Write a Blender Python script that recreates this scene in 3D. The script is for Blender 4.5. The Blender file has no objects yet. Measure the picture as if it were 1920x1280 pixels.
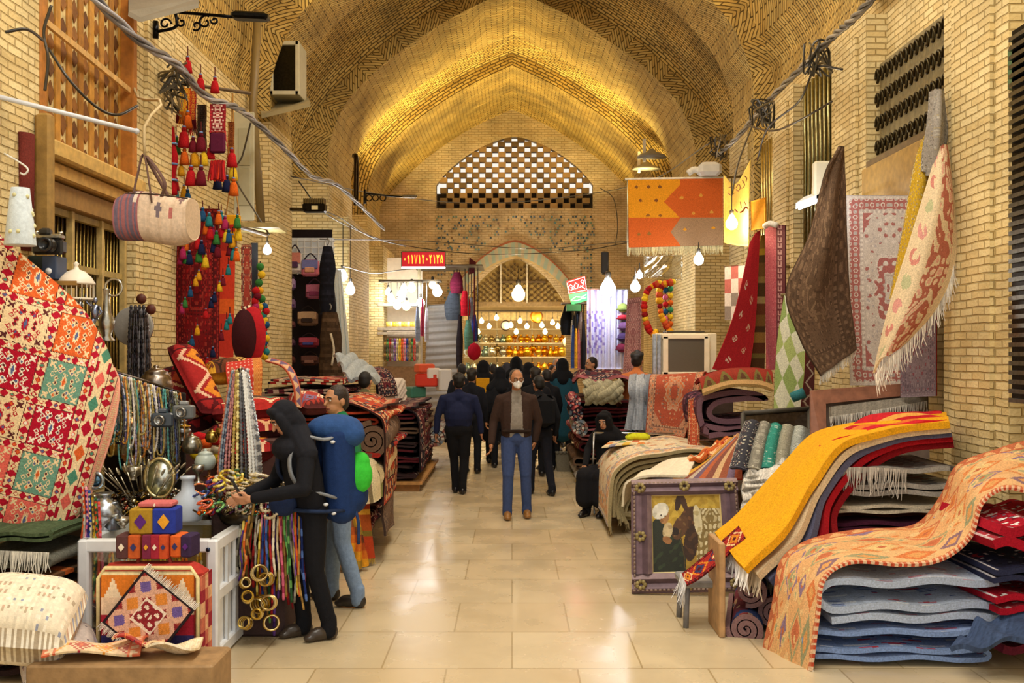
import bpy, math, random
import numpy as np
from mathutils import Vector, Matrix

# ------------------------------------------------------------------ camera, world, light
F, CX, HY, CH = 1867.0, 960.0, 662.0, 1.93      # focal length in pixels of the 1920x1280 frame, horizon, eye height
S = bpy.context.scene
COL = S.collection
cam = bpy.data.objects.new('camera', bpy.data.cameras.new('camera'))
COL.objects.link(cam)
cam.location = (0, 0, CH)
cam.rotation_euler = (math.pi/2, 0, 0)
cam.data.sensor_width = 36.0
cam.data.lens = F*36.0/1920.0
cam.data.shift_y = (HY-640.0)/1920.0
cam.data.clip_start = 0.1
cam.data.clip_end = 300
S.camera = cam
S.view_settings.view_transform = 'Standard'
S.view_settings.look = 'None'
S.view_settings.gamma = 1.0
S.view_settings.use_curve_mapping = False
S.view_settings.exposure = 0.0

W = bpy.data.worlds.new('sky')
S.world = W
W.use_nodes = True
_bg = W.node_tree.nodes['Background']
_bg.inputs[0].default_value = (1.0, 0.93, 0.8, 1)
_bg.inputs[1].default_value = 1.0

def lamp(name, kind, loc, power, col, size=0.3, aim=None, size_y=None, spread=None):
    d = bpy.data.lights.new(name, kind)
    d.energy = power
    d.color = col
    if kind == 'AREA':
        d.size = size
        if size_y:
            d.shape = 'RECTANGLE'
            d.size_y = size_y
        if spread:
            d.spread = spread
    elif kind in ('POINT', 'SPOT'):
        d.shadow_soft_size = size
    o = bpy.data.objects.new(name, d)
    COL.objects.link(o)
    o.location = loc
    if aim is not None:
        v = Vector(aim)-Vector(loc)
        o.rotation_euler = v.to_track_quat('-Z', 'Y').to_euler()
    return o

WARM = (1.0, 0.78, 0.30)
SOFT = (1.0, 0.88, 0.68)
DAY = (1.0, 0.93, 0.8)
# fill lamps along the crown, standing in for skylights that are not built
for _y, _p in ((1.5, 230), (4.6, 230), (8.0, 210), (12.5, 140), (17.6, 45), (23.5, 30), (28.3, 30)):
    lamp('crown_fill_light', 'AREA', (0, _y, 8.6 if _y < 19 else 8.3), _p, DAY if _y < 14 else SOFT, 2.2, (0, _y, 0))
# floodlights on the ledges, turned up into the vault
for _x, _y, _z, _p in ((-3.0, 23.5, 5.2, 150), (3.0, 23.5, 5.2, 150), (-2.9, 28.2, 5.4, 70), (2.9, 28.2, 5.4, 70),
                       (-2.8, 13.0, 5.6, 120), (2.8, 13.0, 5.6, 120), (-2.6, 8.4, 5.8, 40), (2.6, 9.2, 5.8, 40)):
    lamp('vault_floodlight', 'AREA', (_x, _y, _z), _p, WARM, 0.6, (_x*0.55, _y, 9.0), spread=2.0)

# ------------------------------------------------------------------ helpers
RG = random.Random(11)

def pp(x, y, d):
    """pixel of the 1920x1280 frame at distance d down the bazaar -> point"""
    return np.array(((x-CX)*d/F, d, CH-(y-HY)*d/F))

def lin(c):
    if isinstance(c, str):
        c = tuple(int(c[i:i+2], 16) for i in (0, 2, 4))
    a = np.array(c, float)/255.0
    return np.where(a <= 0.04045, a/12.92, ((a+0.055)/1.055)**2.4)

def tint(c, k):
    if isinstance(c, str):
        c = tuple(int(c[i:i+2], 16) for i in (0, 2, 4))
    return tuple(min(255, max(0, q*k)) for q in c)

def rotz(a):
    c, s = math.cos(a), math.sin(a)
    return np.array(((c, -s, 0), (s, c, 0), (0, 0, 1.0)))

def roty(a):
    c, s = math.cos(a), math.sin(a)
    return np.array(((c, 0, s), (0, 1.0, 0), (-s, 0, c)))

def rotx(a):
    c, s = math.cos(a), math.sin(a)
    return np.array(((1.0, 0, 0), (0, c, -s), (0, s, c)))

def frame_to(v):
    """3x3 whose third column points along v"""
    z = np.array(v, float)
    z /= max(1e-9, np.linalg.norm(z))
    a = np.array((0, 0, 1.0)) if abs(z[2]) < 0.9 else np.array((1.0, 0, 0))
    x = np.cross(a, z)
    x /= np.linalg.norm(x)
    return np.stack((x, np.cross(z, x), z), axis=1)

class MB:
    """collects shapes of one part and links them as one mesh object"""
    def __init__(s):
        s.v, s.f, s.c, s.sm, s.n = [], [], [], [], 0

    def add(s, verts, faces, col, smooth=False):
        verts = np.asarray(verts, float).reshape(-1, 3)
        s.v.append(verts)
        b = s.n
        s.f += [tuple(i+b for i in f) for f in faces]
        c = lin(col) if (isinstance(col, str) or np.ndim(col) == 1) else np.asarray(col, float)
        if c.ndim == 1:
            c = np.tile(c, (len(faces), 1))
        s.c.append(c)
        s.sm += [smooth]*len(faces)
        s.n += len(verts)
        return s

    def box(s, c, size, col, rot=None, taper=1.0, bev=0.0):
        hx, hy, hz = [q/2 for q in size]
        if bev > 0:
            b = min(bev, hx*.9, hy*.9, hz*.9)
            V = []
            for zz, k in ((-hz, b), (-hz+b, 0), (hz-b, 0), (hz, b)):
                x, y = hx-k, hy-k
                for (px, py) in ((x, y-b), (x-b, y), (-x+b, y), (-x, y-b), (-x, -y+b), (-x+b, -y), (x-b, -y), (x, -y+b)):
                    V.append((px, py, zz))
            Fc = [tuple(range(7, -1, -1)), tuple(range(24, 32))]
            for r in range(3):
                for i in range(8):
                    j = (i+1) % 8
                    Fc.append((r*8+i, r*8+j, r*8+8+j, r*8+8+i))
            V = np.array(V)
        else:
            V = np.array([(x*hx*(taper if z > 0 else 1), y*hy*(taper if z > 0 else 1), z*hz) for z in (-1, 1) for y in (-1, 1) for x in (-1, 1)])
            Fc = [(0, 2, 3, 1), (4, 5, 7, 6), (0, 1, 5, 4), (2, 6, 7, 3), (0, 4, 6, 2), (1, 3, 7, 5)]
        if rot is not None:
            V = V @ np.asarray(rot).T
        return s.add(V+np.asarray(c, float), Fc, col)

    def tube(s, pts, r, col, n=6, caps=True, closed=False, flat=1.0):
        pts = np.asarray(pts, float)
        m = len(pts)
        rs = np.full(m, r) if np.ndim(r) == 0 else np.asarray(r, float)
        V = []
        prev = None
        for i in range(m):
            a = pts[(i-1) % m] if (closed or i > 0) else pts[i]
            b = pts[(i+1) % m] if (closed or i < m-1) else pts[i]
            t = b-a
            t /= max(1e-9, np.linalg.norm(t))
            if prev is None:
                fr = frame_to(t)
                x = fr[:, 0]
            else:
                x = prev-t*np.dot(prev, t)
                if np.linalg.norm(x) < 1e-6:
                    x = frame_to(t)[:, 0]
                x /= np.linalg.norm(x)
            prev = x
            y = np.cross(t, x)
            for k in range(n):
                q = 2*math.pi*k/n
                V.append(pts[i]+rs[i]*(math.cos(q)*x+flat*math.sin(q)*y))
        Fc = []
        for i in range(m if closed else m-1):
            j = (i+1) % m
            for k in range(n):
                l = (k+1) % n
                Fc.append((i*n+k, i*n+l, j*n+l, j*n+k))
        if caps and not closed:
            Fc.append(tuple(range(n-1, -1, -1)))
            Fc.append(tuple((m-1)*n+k for k in range(n)))
        return s.add(V, Fc, col, n > 4)

    def lathe(s, prof, o, col, n=16, rot=None, smooth=True, sx=1.0, sy=1.0):
        V = []
        for (r, z) in prof:
            for k in range(n):
                q = 2*math.pi*k/n
                V.append((r*math.cos(q)*sx, r*math.sin(q)*sy, z))
        V = np.array(V)
        if rot is not None:
            V = V @ np.asarray(rot).T
        Fc = []
        for i in range(len(prof)-1):
            for k in range(n):
                l = (k+1) % n
                Fc.append((i*n+k, i*n+l, (i+1)*n+l, (i+1)*n+k))
        Fc.append(tuple(range(n-1, -1, -1)))
        Fc.append(tuple((len(prof)-1)*n+k for k in range(n)))
        return s.add(V+np.asarray(o, float), Fc, col, smooth)

    def ball(s, c, r, col, n=10, rot=None):
        r = (r, r, r) if np.ndim(r) == 0 else r
        m = max(4, n//2)
        V, Fc = [], []
        for i in range(m+1):
            a = math.pi*(i/m)
            a = min(max(a, .04), math.pi-.04)
            for k in range(n):
                q = 2*math.pi*k/n
                V.append((r[0]*math.sin(a)*math.cos(q), r[1]*math.sin(a)*math.sin(q), -r[2]*math.cos(a)))
        V = np.array(V)
        if rot is not None:
            V = V @ np.asarray(rot).T
        for i in range(m):
            for k in range(n):
                l = (k+1) % n
                Fc.append((i*n+k, i*n+l, (i+1)*n+l, (i+1)*n+k))
        Fc.append(tuple(range(n-1, -1, -1)))
        Fc.append(tuple(m*n+k for k in range(n)))
        return s.add(V+np.asarray(c, float), Fc, col, True)

    def poly(s, pts, thick, col, normal=None):
        """flat polygon given by 3-D points, extruded by the vector/thickness"""
        P_ = np.asarray(pts, float)
        n = len(P_)
        if normal is None:
            normal = np.cross(P_[1]-P_[0], P_[2]-P_[0])
            normal /= max(1e-9, np.linalg.norm(normal))
        Q = P_+np.asarray(normal, float)*thick
        Fc = [tuple(range(n-1, -1, -1)), tuple(range(n, 2*n))]+[(i, (i+1) % n, n+(i+1) % n, n+i) for i in range(n)]
        return s.add(np.concatenate((P_, Q)), Fc, col)

    def ring(s, c, R, r, col, rot=None, n=14, m=5):
        t = np.linspace(0, 2*math.pi, n, endpoint=False)
        p = np.stack((R*np.cos(t), R*np.sin(t), 0*t), axis=1)
        if rot is not None:
            p = p @ np.asarray(rot).T
        return s.tube(p+np.asarray(c, float), r, col, m, closed=True)

    def build(s, name, mat, parent=None, base=None, uv=None):
        V = np.concatenate(s.v) if s.v else np.zeros((0, 3))
        if parent is not None:
            o0 = WLOC[parent.name]
        elif base is not None:
            o0 = np.asarray(base, float)
        else:
            lo, hi = V.min(0), V.max(0)
            o0 = np.array(((lo[0]+hi[0])/2, (lo[1]+hi[1])/2, lo[2]))
        me = bpy.data.meshes.new(name)
        me.from_pydata((V-o0).tolist(), [], s.f)
        at = me.attributes.new('Col', 'FLOAT_COLOR', 'FACE')
        C = np.concatenate(s.c)
        at.data.foreach_set('color', np.concatenate((C, np.ones((len(C), 1))), axis=1).astype(np.float32).ravel())
        me.polygons.foreach_set('use_smooth', np.array(s.sm, bool))
        if uv == 'box':
            box_uv(me, o0)
        me.materials.append(mat)
        return link(name, me, parent, o0)

WLOC = {}

def link(name, me, parent, o0):
    ob = bpy.data.objects.new(name, me)
    COL.objects.link(ob)
    if parent is not None:
        ob.parent = parent
        WLOC[ob.name] = WLOC[parent.name]
    else:
        ob.location = o0
        WLOC[ob.name] = np.asarray(o0, float)
    return ob

def box_uv(me, o0):
    uvl = me.uv_layers.new(name='UV')
    n = len(me.loops)
    li = np.empty(n, np.int32)
    me.loops.foreach_get('vertex_index', li)
    co = np.empty(len(me.vertices)*3, np.float32)
    me.vertices.foreach_get('co', co)
    co = co.reshape(-1, 3)+o0
    out = np.zeros((n, 2), np.float32)
    for p in me.polygons:
        a = np.abs(np.array(p.normal))
        for l in p.loop_indices:
            q = co[li[l]]
            out[l] = (q[1], q[2]) if a[0] >= max(a[1], a[2]) else ((q[0], q[2]) if a[1] >= a[2] else (q[0], q[1]))
    uvl.data.foreach_set('uv', out.ravel())

def thing(name, label, cat, loc, group=None):
    o = bpy.data.objects.new(name, None)
    COL.objects.link(o)
    o.location = loc
    o.empty_display_size = 0.1
    WLOC[o.name] = np.asarray(loc, float)
    return tag(o, label, cat, group)

def tag(o, label, cat=None, group=None, kind=None):
    if label:
        o['label'] = label
    if cat:
        o['category'] = cat
    if group:
        o['group'] = group
    if kind:
        o['kind'] = kind
    return o

def struct(o):
    o['kind'] = 'structure'
    return o

def copy_tree(o, loc=None, rot=None, scale=None, parent=None):
    c = o.copy()
    COL.objects.link(c)
    if parent is not None:
        c.parent = parent
    for ch in list(o.children):
        copy_tree(ch, parent=c)
    if loc is not None:
        c.location = loc
        WLOC[c.name] = np.asarray(loc, float)
    if rot is not None:
        c.rotation_euler = rot
    if scale is not None:
        c.scale = (scale,)*3 if np.ndim(scale) == 0 else scale
    return c

# ------------------------------------------------------------------ materials
def new_mat(name):
    m = bpy.data.materials.new(name)
    m.use_nodes = True
    nt = m.node_tree
    return m, nt, nt.nodes, nt.links, nt.nodes['Principled BSDF']

def col_mat(name, rough=.85, metal=0.0, sheen=0.0, noise=0.0, nscale=60, bump=0.0, bscale=200, spec=.5, coat=0.0):
    m, nt, N, L, b = new_mat(name)
    a = N.new('ShaderNodeAttribute')
    a.attribute_name = 'Col'
    src = a.outputs['Color']
    tc = N.new('ShaderNodeTexCoord')
    if noise > 0:
        nz = N.new('ShaderNodeTexNoise')
        nz.inputs['Scale'].default_value = nscale
        nz.inputs['Detail'].default_value = 4
        L.new(tc.outputs['Object'], nz.inputs['Vector'])
        mr = N.new('ShaderNodeMapRange')
        mr.inputs['From Min'].default_value = .3
        mr.inputs['From Max'].default_value = .7
        mr.inputs['To Min'].default_value = 1-noise
        mr.inputs['To Max'].default_value = 1+noise
        L.new(nz.outputs[0], mr.inputs['Value'])
        vm = N.new('ShaderNodeVectorMath')
        vm.operation = 'SCALE'
        L.new(src, vm.inputs[0])
        L.new(mr.outputs[0], vm.inputs['Scale'])
        src = vm.outputs[0]
    L.new(src, b.inputs['Base Color'])
    b.inputs['Roughness'].default_value = rough
    b.inputs['Metallic'].default_value = metal
    b.inputs['Specular IOR Level'].default_value = spec
    if sheen:
        b.inputs['Sheen Weight'].default_value = sheen
    if coat:
        b.inputs['Coat Weight'].default_value = coat
    if bump > 0:
        nb = N.new('ShaderNodeTexNoise')
        nb.inputs['Scale'].default_value = bscale
        L.new(tc.outputs['Object'], nb.inputs['Vector'])
        bp = N.new('ShaderNodeBump')
        bp.inputs['Strength'].default_value = bump
        bp.inputs['Distance'].default_value = .01
        L.new(nb.outputs[0], bp.inputs['Height'])
        L.new(bp.outputs[0], b.inputs['Normal'])
    return m

M = {}
M['pile'] = col_mat('wool_pile', .95, noise=.22, nscale=90, bump=.6, bscale=220, spec=.15)
M['cloth'] = col_mat('cloth', .9, noise=.12, nscale=40, bump=.25, bscale=150, spec=.2)
M['skin'] = col_mat('skin', .55, noise=.06, nscale=30, spec=.4)
M['hair'] = col_mat('hair', .5, noise=.3, nscale=120, bump=.5, bscale=160, spec=.4)
M['paint'] = col_mat('paint', .45, noise=.06, nscale=12, spec=.5)
M['plastic'] = col_mat('plastic', .3, noise=.03, spec=.5)
M['metal'] = col_mat('metal', .28, metal=1.0, noise=.25, nscale=30, bump=.1, bscale=60)
M['bead'] = col_mat('bead', .18, noise=.05, spec=.7, coat=.3)
M['wood'] = col_mat('wood', .6, noise=.22, nscale=14, bump=.2, bscale=50)
M['plaster'] = col_mat('plaster', .85, noise=.12, nscale=4, bump=.3, bscale=30)
M['canvas'] = col_mat('canvas', .6, noise=.18, nscale=25, bump=.15, bscale=120)

def emit_mat(name, col, strength):
    m, nt, N, L, b = new_mat(name)
    b.inputs['Base Color'].default_value = (*col, 1)
    b.inputs['Emission Color'].default_value = (*col, 1)
    b.inputs['Emission Strength'].default_value = strength
    b.inputs['Roughness'].default_value = .3
    return m

M['bulb_warm'] = emit_mat('bulb_warm', (1, .82, .5), 14)
M['bulb_cool'] = emit_mat('bulb_cool', (.92, .98, 1), 16)
M['bulb_gold'] = emit_mat('bulb_gold', (1, .72, .32), 9)
M['led_yellow'] = emit_mat('led_yellow', (1, .6, .06), 1.3)
M['led_red'] = emit_mat('led_red', (.6, .005, .02), .45)
M['neon_white'] = emit_mat('neon_white', (1, .8, .75), 1.2)
M['neon_green'] = emit_mat('neon_green', (.05, .8, .15), .45)
M['neon_red'] = emit_mat('neon_red', (.8, .03, .02), .5)
M['tube_lamp'] = emit_mat('tube_lamp', (.9, .95, 1), 4)

def glass_mat(name, tintc, mixv):
    m, nt, N, L, b = new_mat(name)
    t = N.new('ShaderNodeBsdfTransparent')
    t.inputs[0].default_value = (*tintc, 1)
    g = N.new('ShaderNodeBsdfGlossy')
    g.inputs['Roughness'].default_value = .05
    mx = N.new('ShaderNodeMixShader')
    mx.inputs[0].default_value = mixv
    L.new(t.outputs[0], mx.inputs[1])
    L.new(g.outputs[0], mx.inputs[2])
    L.new(mx.outputs[0], N['Material Output'].inputs[0])
    return m

M['glass'] = glass_mat('clear_glass', (.97, .98, .97), .09)
M['film'] = glass_mat('clear_film', (.9, .93, .96), .3)

def brick_mat(name, c1, c2, mortar, bw=.22, bh=.075, ms=.012, bump=.8, chevron=0.0, rough=.85, stain=.35):
    m, nt, N, L, b = new_mat(name)
    uv = N.new('ShaderNodeUVMap')
    uv.uv_map = 'UV'
    vec = uv.outputs[0]
    if chevron > 0:
        sp = N.new('ShaderNodeSeparateXYZ')
        L.new(vec, sp.inputs[0])
        pg = N.new('ShaderNodeMath')
        pg.operation = 'PINGPONG'
        pg.inputs[1].default_value = chevron
        L.new(sp.outputs[0], pg.inputs[0])
        ad = N.new('ShaderNodeMath')
        ad.operation = 'ADD'
        L.new(sp.outputs[1], ad.inputs[0])
        L.new(pg.outputs[0], ad.inputs[1])
        cb = N.new('ShaderNodeCombineXYZ')
        L.new(sp.outputs[0], cb.inputs[0])
        L.new(ad.outputs[0], cb.inputs[1])
        vec = cb.outputs[0]
    # slight waviness of hand laid courses
    nz = N.new('ShaderNodeTexNoise')
    nz.inputs['Scale'].default_value = 3.0
    L.new(vec, nz.inputs['Vector'])
    vs = N.new('ShaderNodeVectorMath')
    vs.operation = 'MULTIPLY_ADD'
    L.new(nz.outputs['Color'], vs.inputs[0])
    vs.inputs[1].default_value = (.03, .03, 0)
    L.new(vec, vs.inputs[2])
    br = N.new('ShaderNodeTexBrick')
    br.inputs['Scale'].default_value = 1.0
    br.inputs['Brick Width'].default_value = bw
    br.inputs['Row Height'].default_value = bh
    br.inputs['Mortar Size'].default_value = ms
    br.inputs['Mortar Smooth'].default_value = .6
    br.inputs['Bias'].default_value = -.1
    for k, c in (('Color1', c1), ('Color2', c2), ('Mortar', mortar)):
        br.inputs[k].default_value = (*lin(c), 1)
    L.new(vs.outputs[0], br.inputs['Vector'])
    n2 = N.new('ShaderNodeTexNoise')
    n2.inputs['Scale'].default_value = 1.3
    n2.inputs['Detail'].default_value = 6
    L.new(vec, n2.inputs['Vector'])
    mr = N.new('ShaderNodeMapRange')
    mr.inputs['From Min'].default_value = .3
    mr.inputs['From Max'].default_value = .7
    mr.inputs['To Min'].default_value = 1-stain
    mr.inputs['To Max'].default_value = 1+stain*.5
    L.new(n2.outputs[0], mr.inputs['Value'])
    sc = N.new('ShaderNodeVectorMath')
    sc.operation = 'SCALE'
    L.new(br.outputs['Color'], sc.inputs[0])
    L.new(mr.outputs[0], sc.inputs['Scale'])
    L.new(sc.outputs[0], b.inputs['Base Color'])
    b.inputs['Roughness'].default_value = rough
    n3 = N.new('ShaderNodeTexNoise')
    n3.inputs['Scale'].default_value = 40
    L.new(vec, n3.inputs['Vector'])
    hh = N.new('ShaderNodeMath')
    hh.operation = 'MULTIPLY_ADD'
    L.new(n3.outputs[0], hh.inputs[0])
    hh.inputs[1].default_value = -.35
    L.new(br.outputs['Fac'], hh.inputs[2])
    bp = N.new('ShaderNodeBump')
    bp.invert = True
    bp.inputs['Strength'].default_value = bump
    bp.inputs['Distance'].default_value = .02
    L.new(hh.outputs[0], bp.inputs['Height'])
    L.new(bp.outputs[0], b.inputs['Normal'])
    return m

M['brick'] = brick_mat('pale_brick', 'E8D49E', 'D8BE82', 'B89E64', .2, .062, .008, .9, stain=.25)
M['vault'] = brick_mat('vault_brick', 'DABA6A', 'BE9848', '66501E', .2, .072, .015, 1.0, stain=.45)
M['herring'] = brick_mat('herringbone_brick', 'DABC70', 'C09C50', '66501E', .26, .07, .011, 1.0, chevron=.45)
M['endbrick'] = brick_mat('end_wall_brick', 'DCC8A2', 'CFB58C', 'B09A70', .2, .07, .01, .6)
# ------------------------------------------------------------------ the room
def grid_mesh(name, G, mat, uvs, closed_normals=None):
    """plain sheet of quads with its own uv"""
    nu, nv = G.shape[:2]
    idx = np.arange(nu*nv).reshape(nu, nv)
    fc = np.stack((idx[:-1, :-1], idx[1:, :-1], idx[1:, 1:], idx[:-1, 1:]), axis=-1).reshape(-1, 4)
    me = bpy.data.meshes.new(name)
    V = G.reshape(-1, 3)
    lo, hi = V.min(0), V.max(0)
    o0 = np.array(((lo[0]+hi[0])/2, (lo[1]+hi[1])/2, lo[2]))
    me.from_pydata((V-o0).tolist(), [], fc.tolist())
    u = me.uv_layers.new(name='UV')
    U = uvs.reshape(-1, 2)[fc.reshape(-1)]
    u.data.foreach_set('uv', U.astype(np.float32).ravel())
    me.polygons.foreach_set('use_smooth', np.ones(len(fc), bool))
    me.materials.append(mat)
    return struct(link(name, me, None, o0))

def catmull(Pn, n):
    Pn = np.asarray(Pn, float)
    k = len(Pn)
    if k == 2:
        t = np.linspace(0, 1, n)[:, None]
        sh = (n,)+Pn.shape[1:]
        t = t.reshape((n,)+(1,)*(Pn.ndim-1))
        return Pn[0]*(1-t)+Pn[1]*t
    E = np.concatenate((2*Pn[:1]-Pn[1:2], Pn, 2*Pn[-1:]-Pn[-2:-1]))
    t = np.linspace(0, k-1, n)
    i = np.minimum(t.astype(int), k-2)
    f = (t-i).reshape((n,)+(1,)*(Pn.ndim-1))
    a, b, c, d = E[i], E[i+1], E[i+2], E[i+3]
    return .5*((2*b)+(c-a)*f+(2*a-5*b+4*c-d)*f**2+(3*b-a-3*c+d)*f**3)

HALF = [(3.6, 1.6), (3.6, 2.6), (3.6, 3.5), (3.56, 4.15), (3.28, 4.85), (2.8, 5.4), (2.2, 5.9), (1.15, 6.58), (0.0, 7.14)]
_h = catmull(HALF, 41)
PROF = np.concatenate((_h*(-1, 1), _h[::-1][1:]))+(0, CH)          # left springing, crown, right springing
_t = np.gradient(PROF, axis=0)
PN = np.stack((-_t[:, 1], _t[:, 0]), axis=1)
PN /= np.linalg.norm(PN, axis=1)[:, None]
for _ in range(3):
    for a, b in ((1, 40), (41, 80)):
        PN[a:b] = (PN[a-1:b-1]+2*PN[a:b]+PN[a+1:b+1])/4
PN /= np.linalg.norm(PN, axis=1)[:, None]
PN[40] = (0, 1)
PL = np.concatenate(([0], np.cumsum(np.linalg.norm(np.diff(PROF, axis=0), axis=1))))

def prof(o):
    return PROF+PN*o

def rib(n, d0, d1, mat, k=0):
    """deep transverse pointed arch: soffit, two faces"""
    rows, uv = [], []
    ds = np.linspace(d0, d1, 5)
    seq = [(d0, .75, -.75)]+[(d, 0.0, d-d0) for d in ds]+[(d1, .75, d1-d0+.75)]
    for d, o, w in seq:
        p = prof(o)
        rows.append(np.stack((p[:, 0], np.full(len(p), d), p[:, 1]), axis=1)[k:len(p)-k])
        uv.append(np.stack((PL, np.full(len(p), w)), axis=1)[k:len(p)-k])
    G, Uv = np.array(rows), np.array(uv)
    o = grid_mesh('trim_%d' % n, G, mat, Uv)
    o.data.polygons.foreach_set('use_smooth', np.zeros(len(o.data.polygons), bool))

def web(name, d0, d1, mat, lo=.32, hi=.62, sd=.72):
    t = np.linspace(0, 1, 17)
    rows, uv = [], []
    for q in t:
        o = lo+(hi-lo)*math.sin(math.pi*q)**.7
        w = np.clip((PROF[:, 1]-5.3)/1.9, 0, 1)
        w = (w*w*(3-2*w))[:, None]
        p = PROF+PN*(o*w+sd*(1-w))
        d = d0+(d1-d0)*q
        rows.append(np.stack((p[:, 0], np.full(len(p), d), p[:, 1]), axis=1))
        uv.append(np.stack((PL, np.full(len(p), d)), axis=1))
    return grid_mesh(name, np.array(rows), mat, np.array(uv))

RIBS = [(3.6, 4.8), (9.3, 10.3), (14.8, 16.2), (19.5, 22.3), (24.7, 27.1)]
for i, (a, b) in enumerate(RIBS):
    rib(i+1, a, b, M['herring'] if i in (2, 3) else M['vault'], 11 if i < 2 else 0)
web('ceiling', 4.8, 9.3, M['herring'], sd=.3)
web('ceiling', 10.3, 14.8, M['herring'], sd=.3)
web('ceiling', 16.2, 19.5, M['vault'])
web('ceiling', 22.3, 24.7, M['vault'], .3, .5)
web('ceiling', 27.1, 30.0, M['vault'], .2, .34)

# piers and recessed walls
PIERS_L = [(3.4, 4.8), (6.1, 7.55), (9.5, 10.6), (14.8, 16.2), (19.5, 22.3), (24.7, 27.1)]
PIERS_R = [(3.4, 4.8), (7.2, 8.25), (10.1, 11.15), (12.7, 13.7), (15.2, 16.4), (19.5, 22.3), (24.7, 27.1)]
for side, sgn, PS in (('left', -1, PIERS_L), ('right', 1, PIERS_R)):
    m = MB()
    for a, b in PS:
        m.box((sgn*4.085, (a+b)/2, 2.68+(.22 if b < 10.5 else 0)), (1.0, b-a+.03, 5.36+(.44 if b < 10.5 else 0)), 'DDC68E')
        if sgn < 0 and a > 19:
            m.box((-3.6, (a+b)/2, 2.3), (.8, b-a-.04, 4.6), 'DDC68E')
        m.box((sgn*3.7, (a+b)/2, 2.6), (.3, (b-a)*.62, 5.2), 'DDC68E') if (b-a) < 1.3 else None
    struct(m.build('wall_'+side, M['brick'], uv='box'))
    m = MB()
    m.box((sgn*4.45, 22.7, 3.3), (.3, 15, 6.6), 'D0B980')
    m.box((sgn*4.2, 9.4, 2.8), (.8, 11.9, 5.62), 'D0B980')
    struct(m.build('wall_'+side+'_recess', M['brick'], uv='box'))

# floor
def floor_mat():
    m, nt, N, L, b = new_mat('worn_stone_tiles')
    tc = N.new('ShaderNodeTexCoord')
    br = N.new('ShaderNodeTexBrick')
    br.offset = .5
    br.inputs['Scale'].default_value = 1
    br.inputs['Brick Width'].default_value = .8
    br.inputs['Row Height'].default_value = .8
    br.inputs['Mortar Size'].default_value = .006
    br.inputs['Color1'].default_value = (*lin('CDBD9C'), 1)
    br.inputs['Color2'].default_value = (*lin('C4B08C'), 1)
    br.inputs['Mortar'].default_value = (*lin('A8946E'), 1)
    L.new(tc.outputs['Object'], br.inputs['Vector'])
    nz = N.new('ShaderNodeTexNoise')
    nz.inputs['Scale'].default_value = 2.2
    nz.inputs['Detail'].default_value = 8
    L.new(tc.outputs['Object'], nz.inputs['Vector'])
    mr = N.new('ShaderNodeMapRange')
    mr.inputs['From Min'].default_value = .3
    mr.inputs['From Max'].default_value = .7
    mr.inputs['To Min'].default_value = .92
    mr.inputs['To Max'].default_value = 1.05
    L.new(nz.outputs[0], mr.inputs['Value'])
    sc = N.new('ShaderNodeVectorMath')
    sc.operation = 'SCALE'
    L.new(br.outputs['Color'], sc.inputs[0])
    L.new(mr.outputs[0], sc.inputs['Scale'])
    L.new(sc.outputs[0], b.inputs['Base Color'])
    r2 = N.new('ShaderNodeMapRange')
    r2.inputs['From Min'].default_value = .35
    r2.inputs['From Max'].default_value = .65
    r2.inputs['To Min'].default_value = .2
    r2.inputs['To Max'].default_value = .34
    L.new(nz.outputs[0], r2.inputs['Value'])
    L.new(r2.outputs[0], b.inputs['Roughness'])
    b.inputs['Specular IOR Level'].default_value = .6
    return m

m = MB()
m.box((0, 16.5, -.05), (9.4, 36, .1), 'D0B98A')
struct(m.build('floor', floor_mat()))

# end wall, with its brick lattice window and the arched shop front
XC = (965-CX)*30/F
def arch(x, half, z0, z1, k=1.6):
    q = min(1.0, abs(x)/half)
    return z0+(z1-z0)*(1-q**k*.85-.15*q**6)
LAT = (2.36, 6.3, 7.0, 8.45)       # half width, foot, springing, crown
DOOR = (1.55, 3.35, 4.78)
m = MB()
xs = np.unique(np.round(np.concatenate((np.linspace(-4.4, 4.4, 45), np.linspace(-2.36, 2.36, 41), np.linspace(-1.55, 1.55, 31))), 4))
def strip(x0, x1, za0, zb0, za1, zb1):
    m.add([(XC+x0, 30, za0), (XC+x1, 30, za1), (XC+x1, 30, zb1), (XC+x0, 30, zb0),
           (XC+x0, 30.3, za0), (XC+x1, 30.3, za1), (XC+x1, 30.3, zb1), (XC+x0, 30.3, zb0)],
          [(0, 1, 2, 3), (7, 6, 5, 4), (0, 4, 5, 1), (3, 2, 6, 7)], 'D6BE90')
for x0, x1 in zip(xs[:-1], xs[1:]):
    xm = (x0+x1)/2
    z0 = [0, 0] if abs(xm) > 1.55 else [arch(x, 1.55, DOOR[1], DOOR[2]) for x in (x0, x1)]
    if abs(xm) < 2.36:
        strip(x0, x1, z0[0], LAT[1], z0[1], LAT[1])
        t0, t1 = [arch(x, 2.36, LAT[2], LAT[3]) for x in (x0, x1)]
        strip(x0, x1, t0, 10, t1, 10)
    else:
        strip(x0, x1, z0[0], 10, z0[1], 10)
struct(m.build('wall_back', M['endbrick'], uv='box'))

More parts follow.
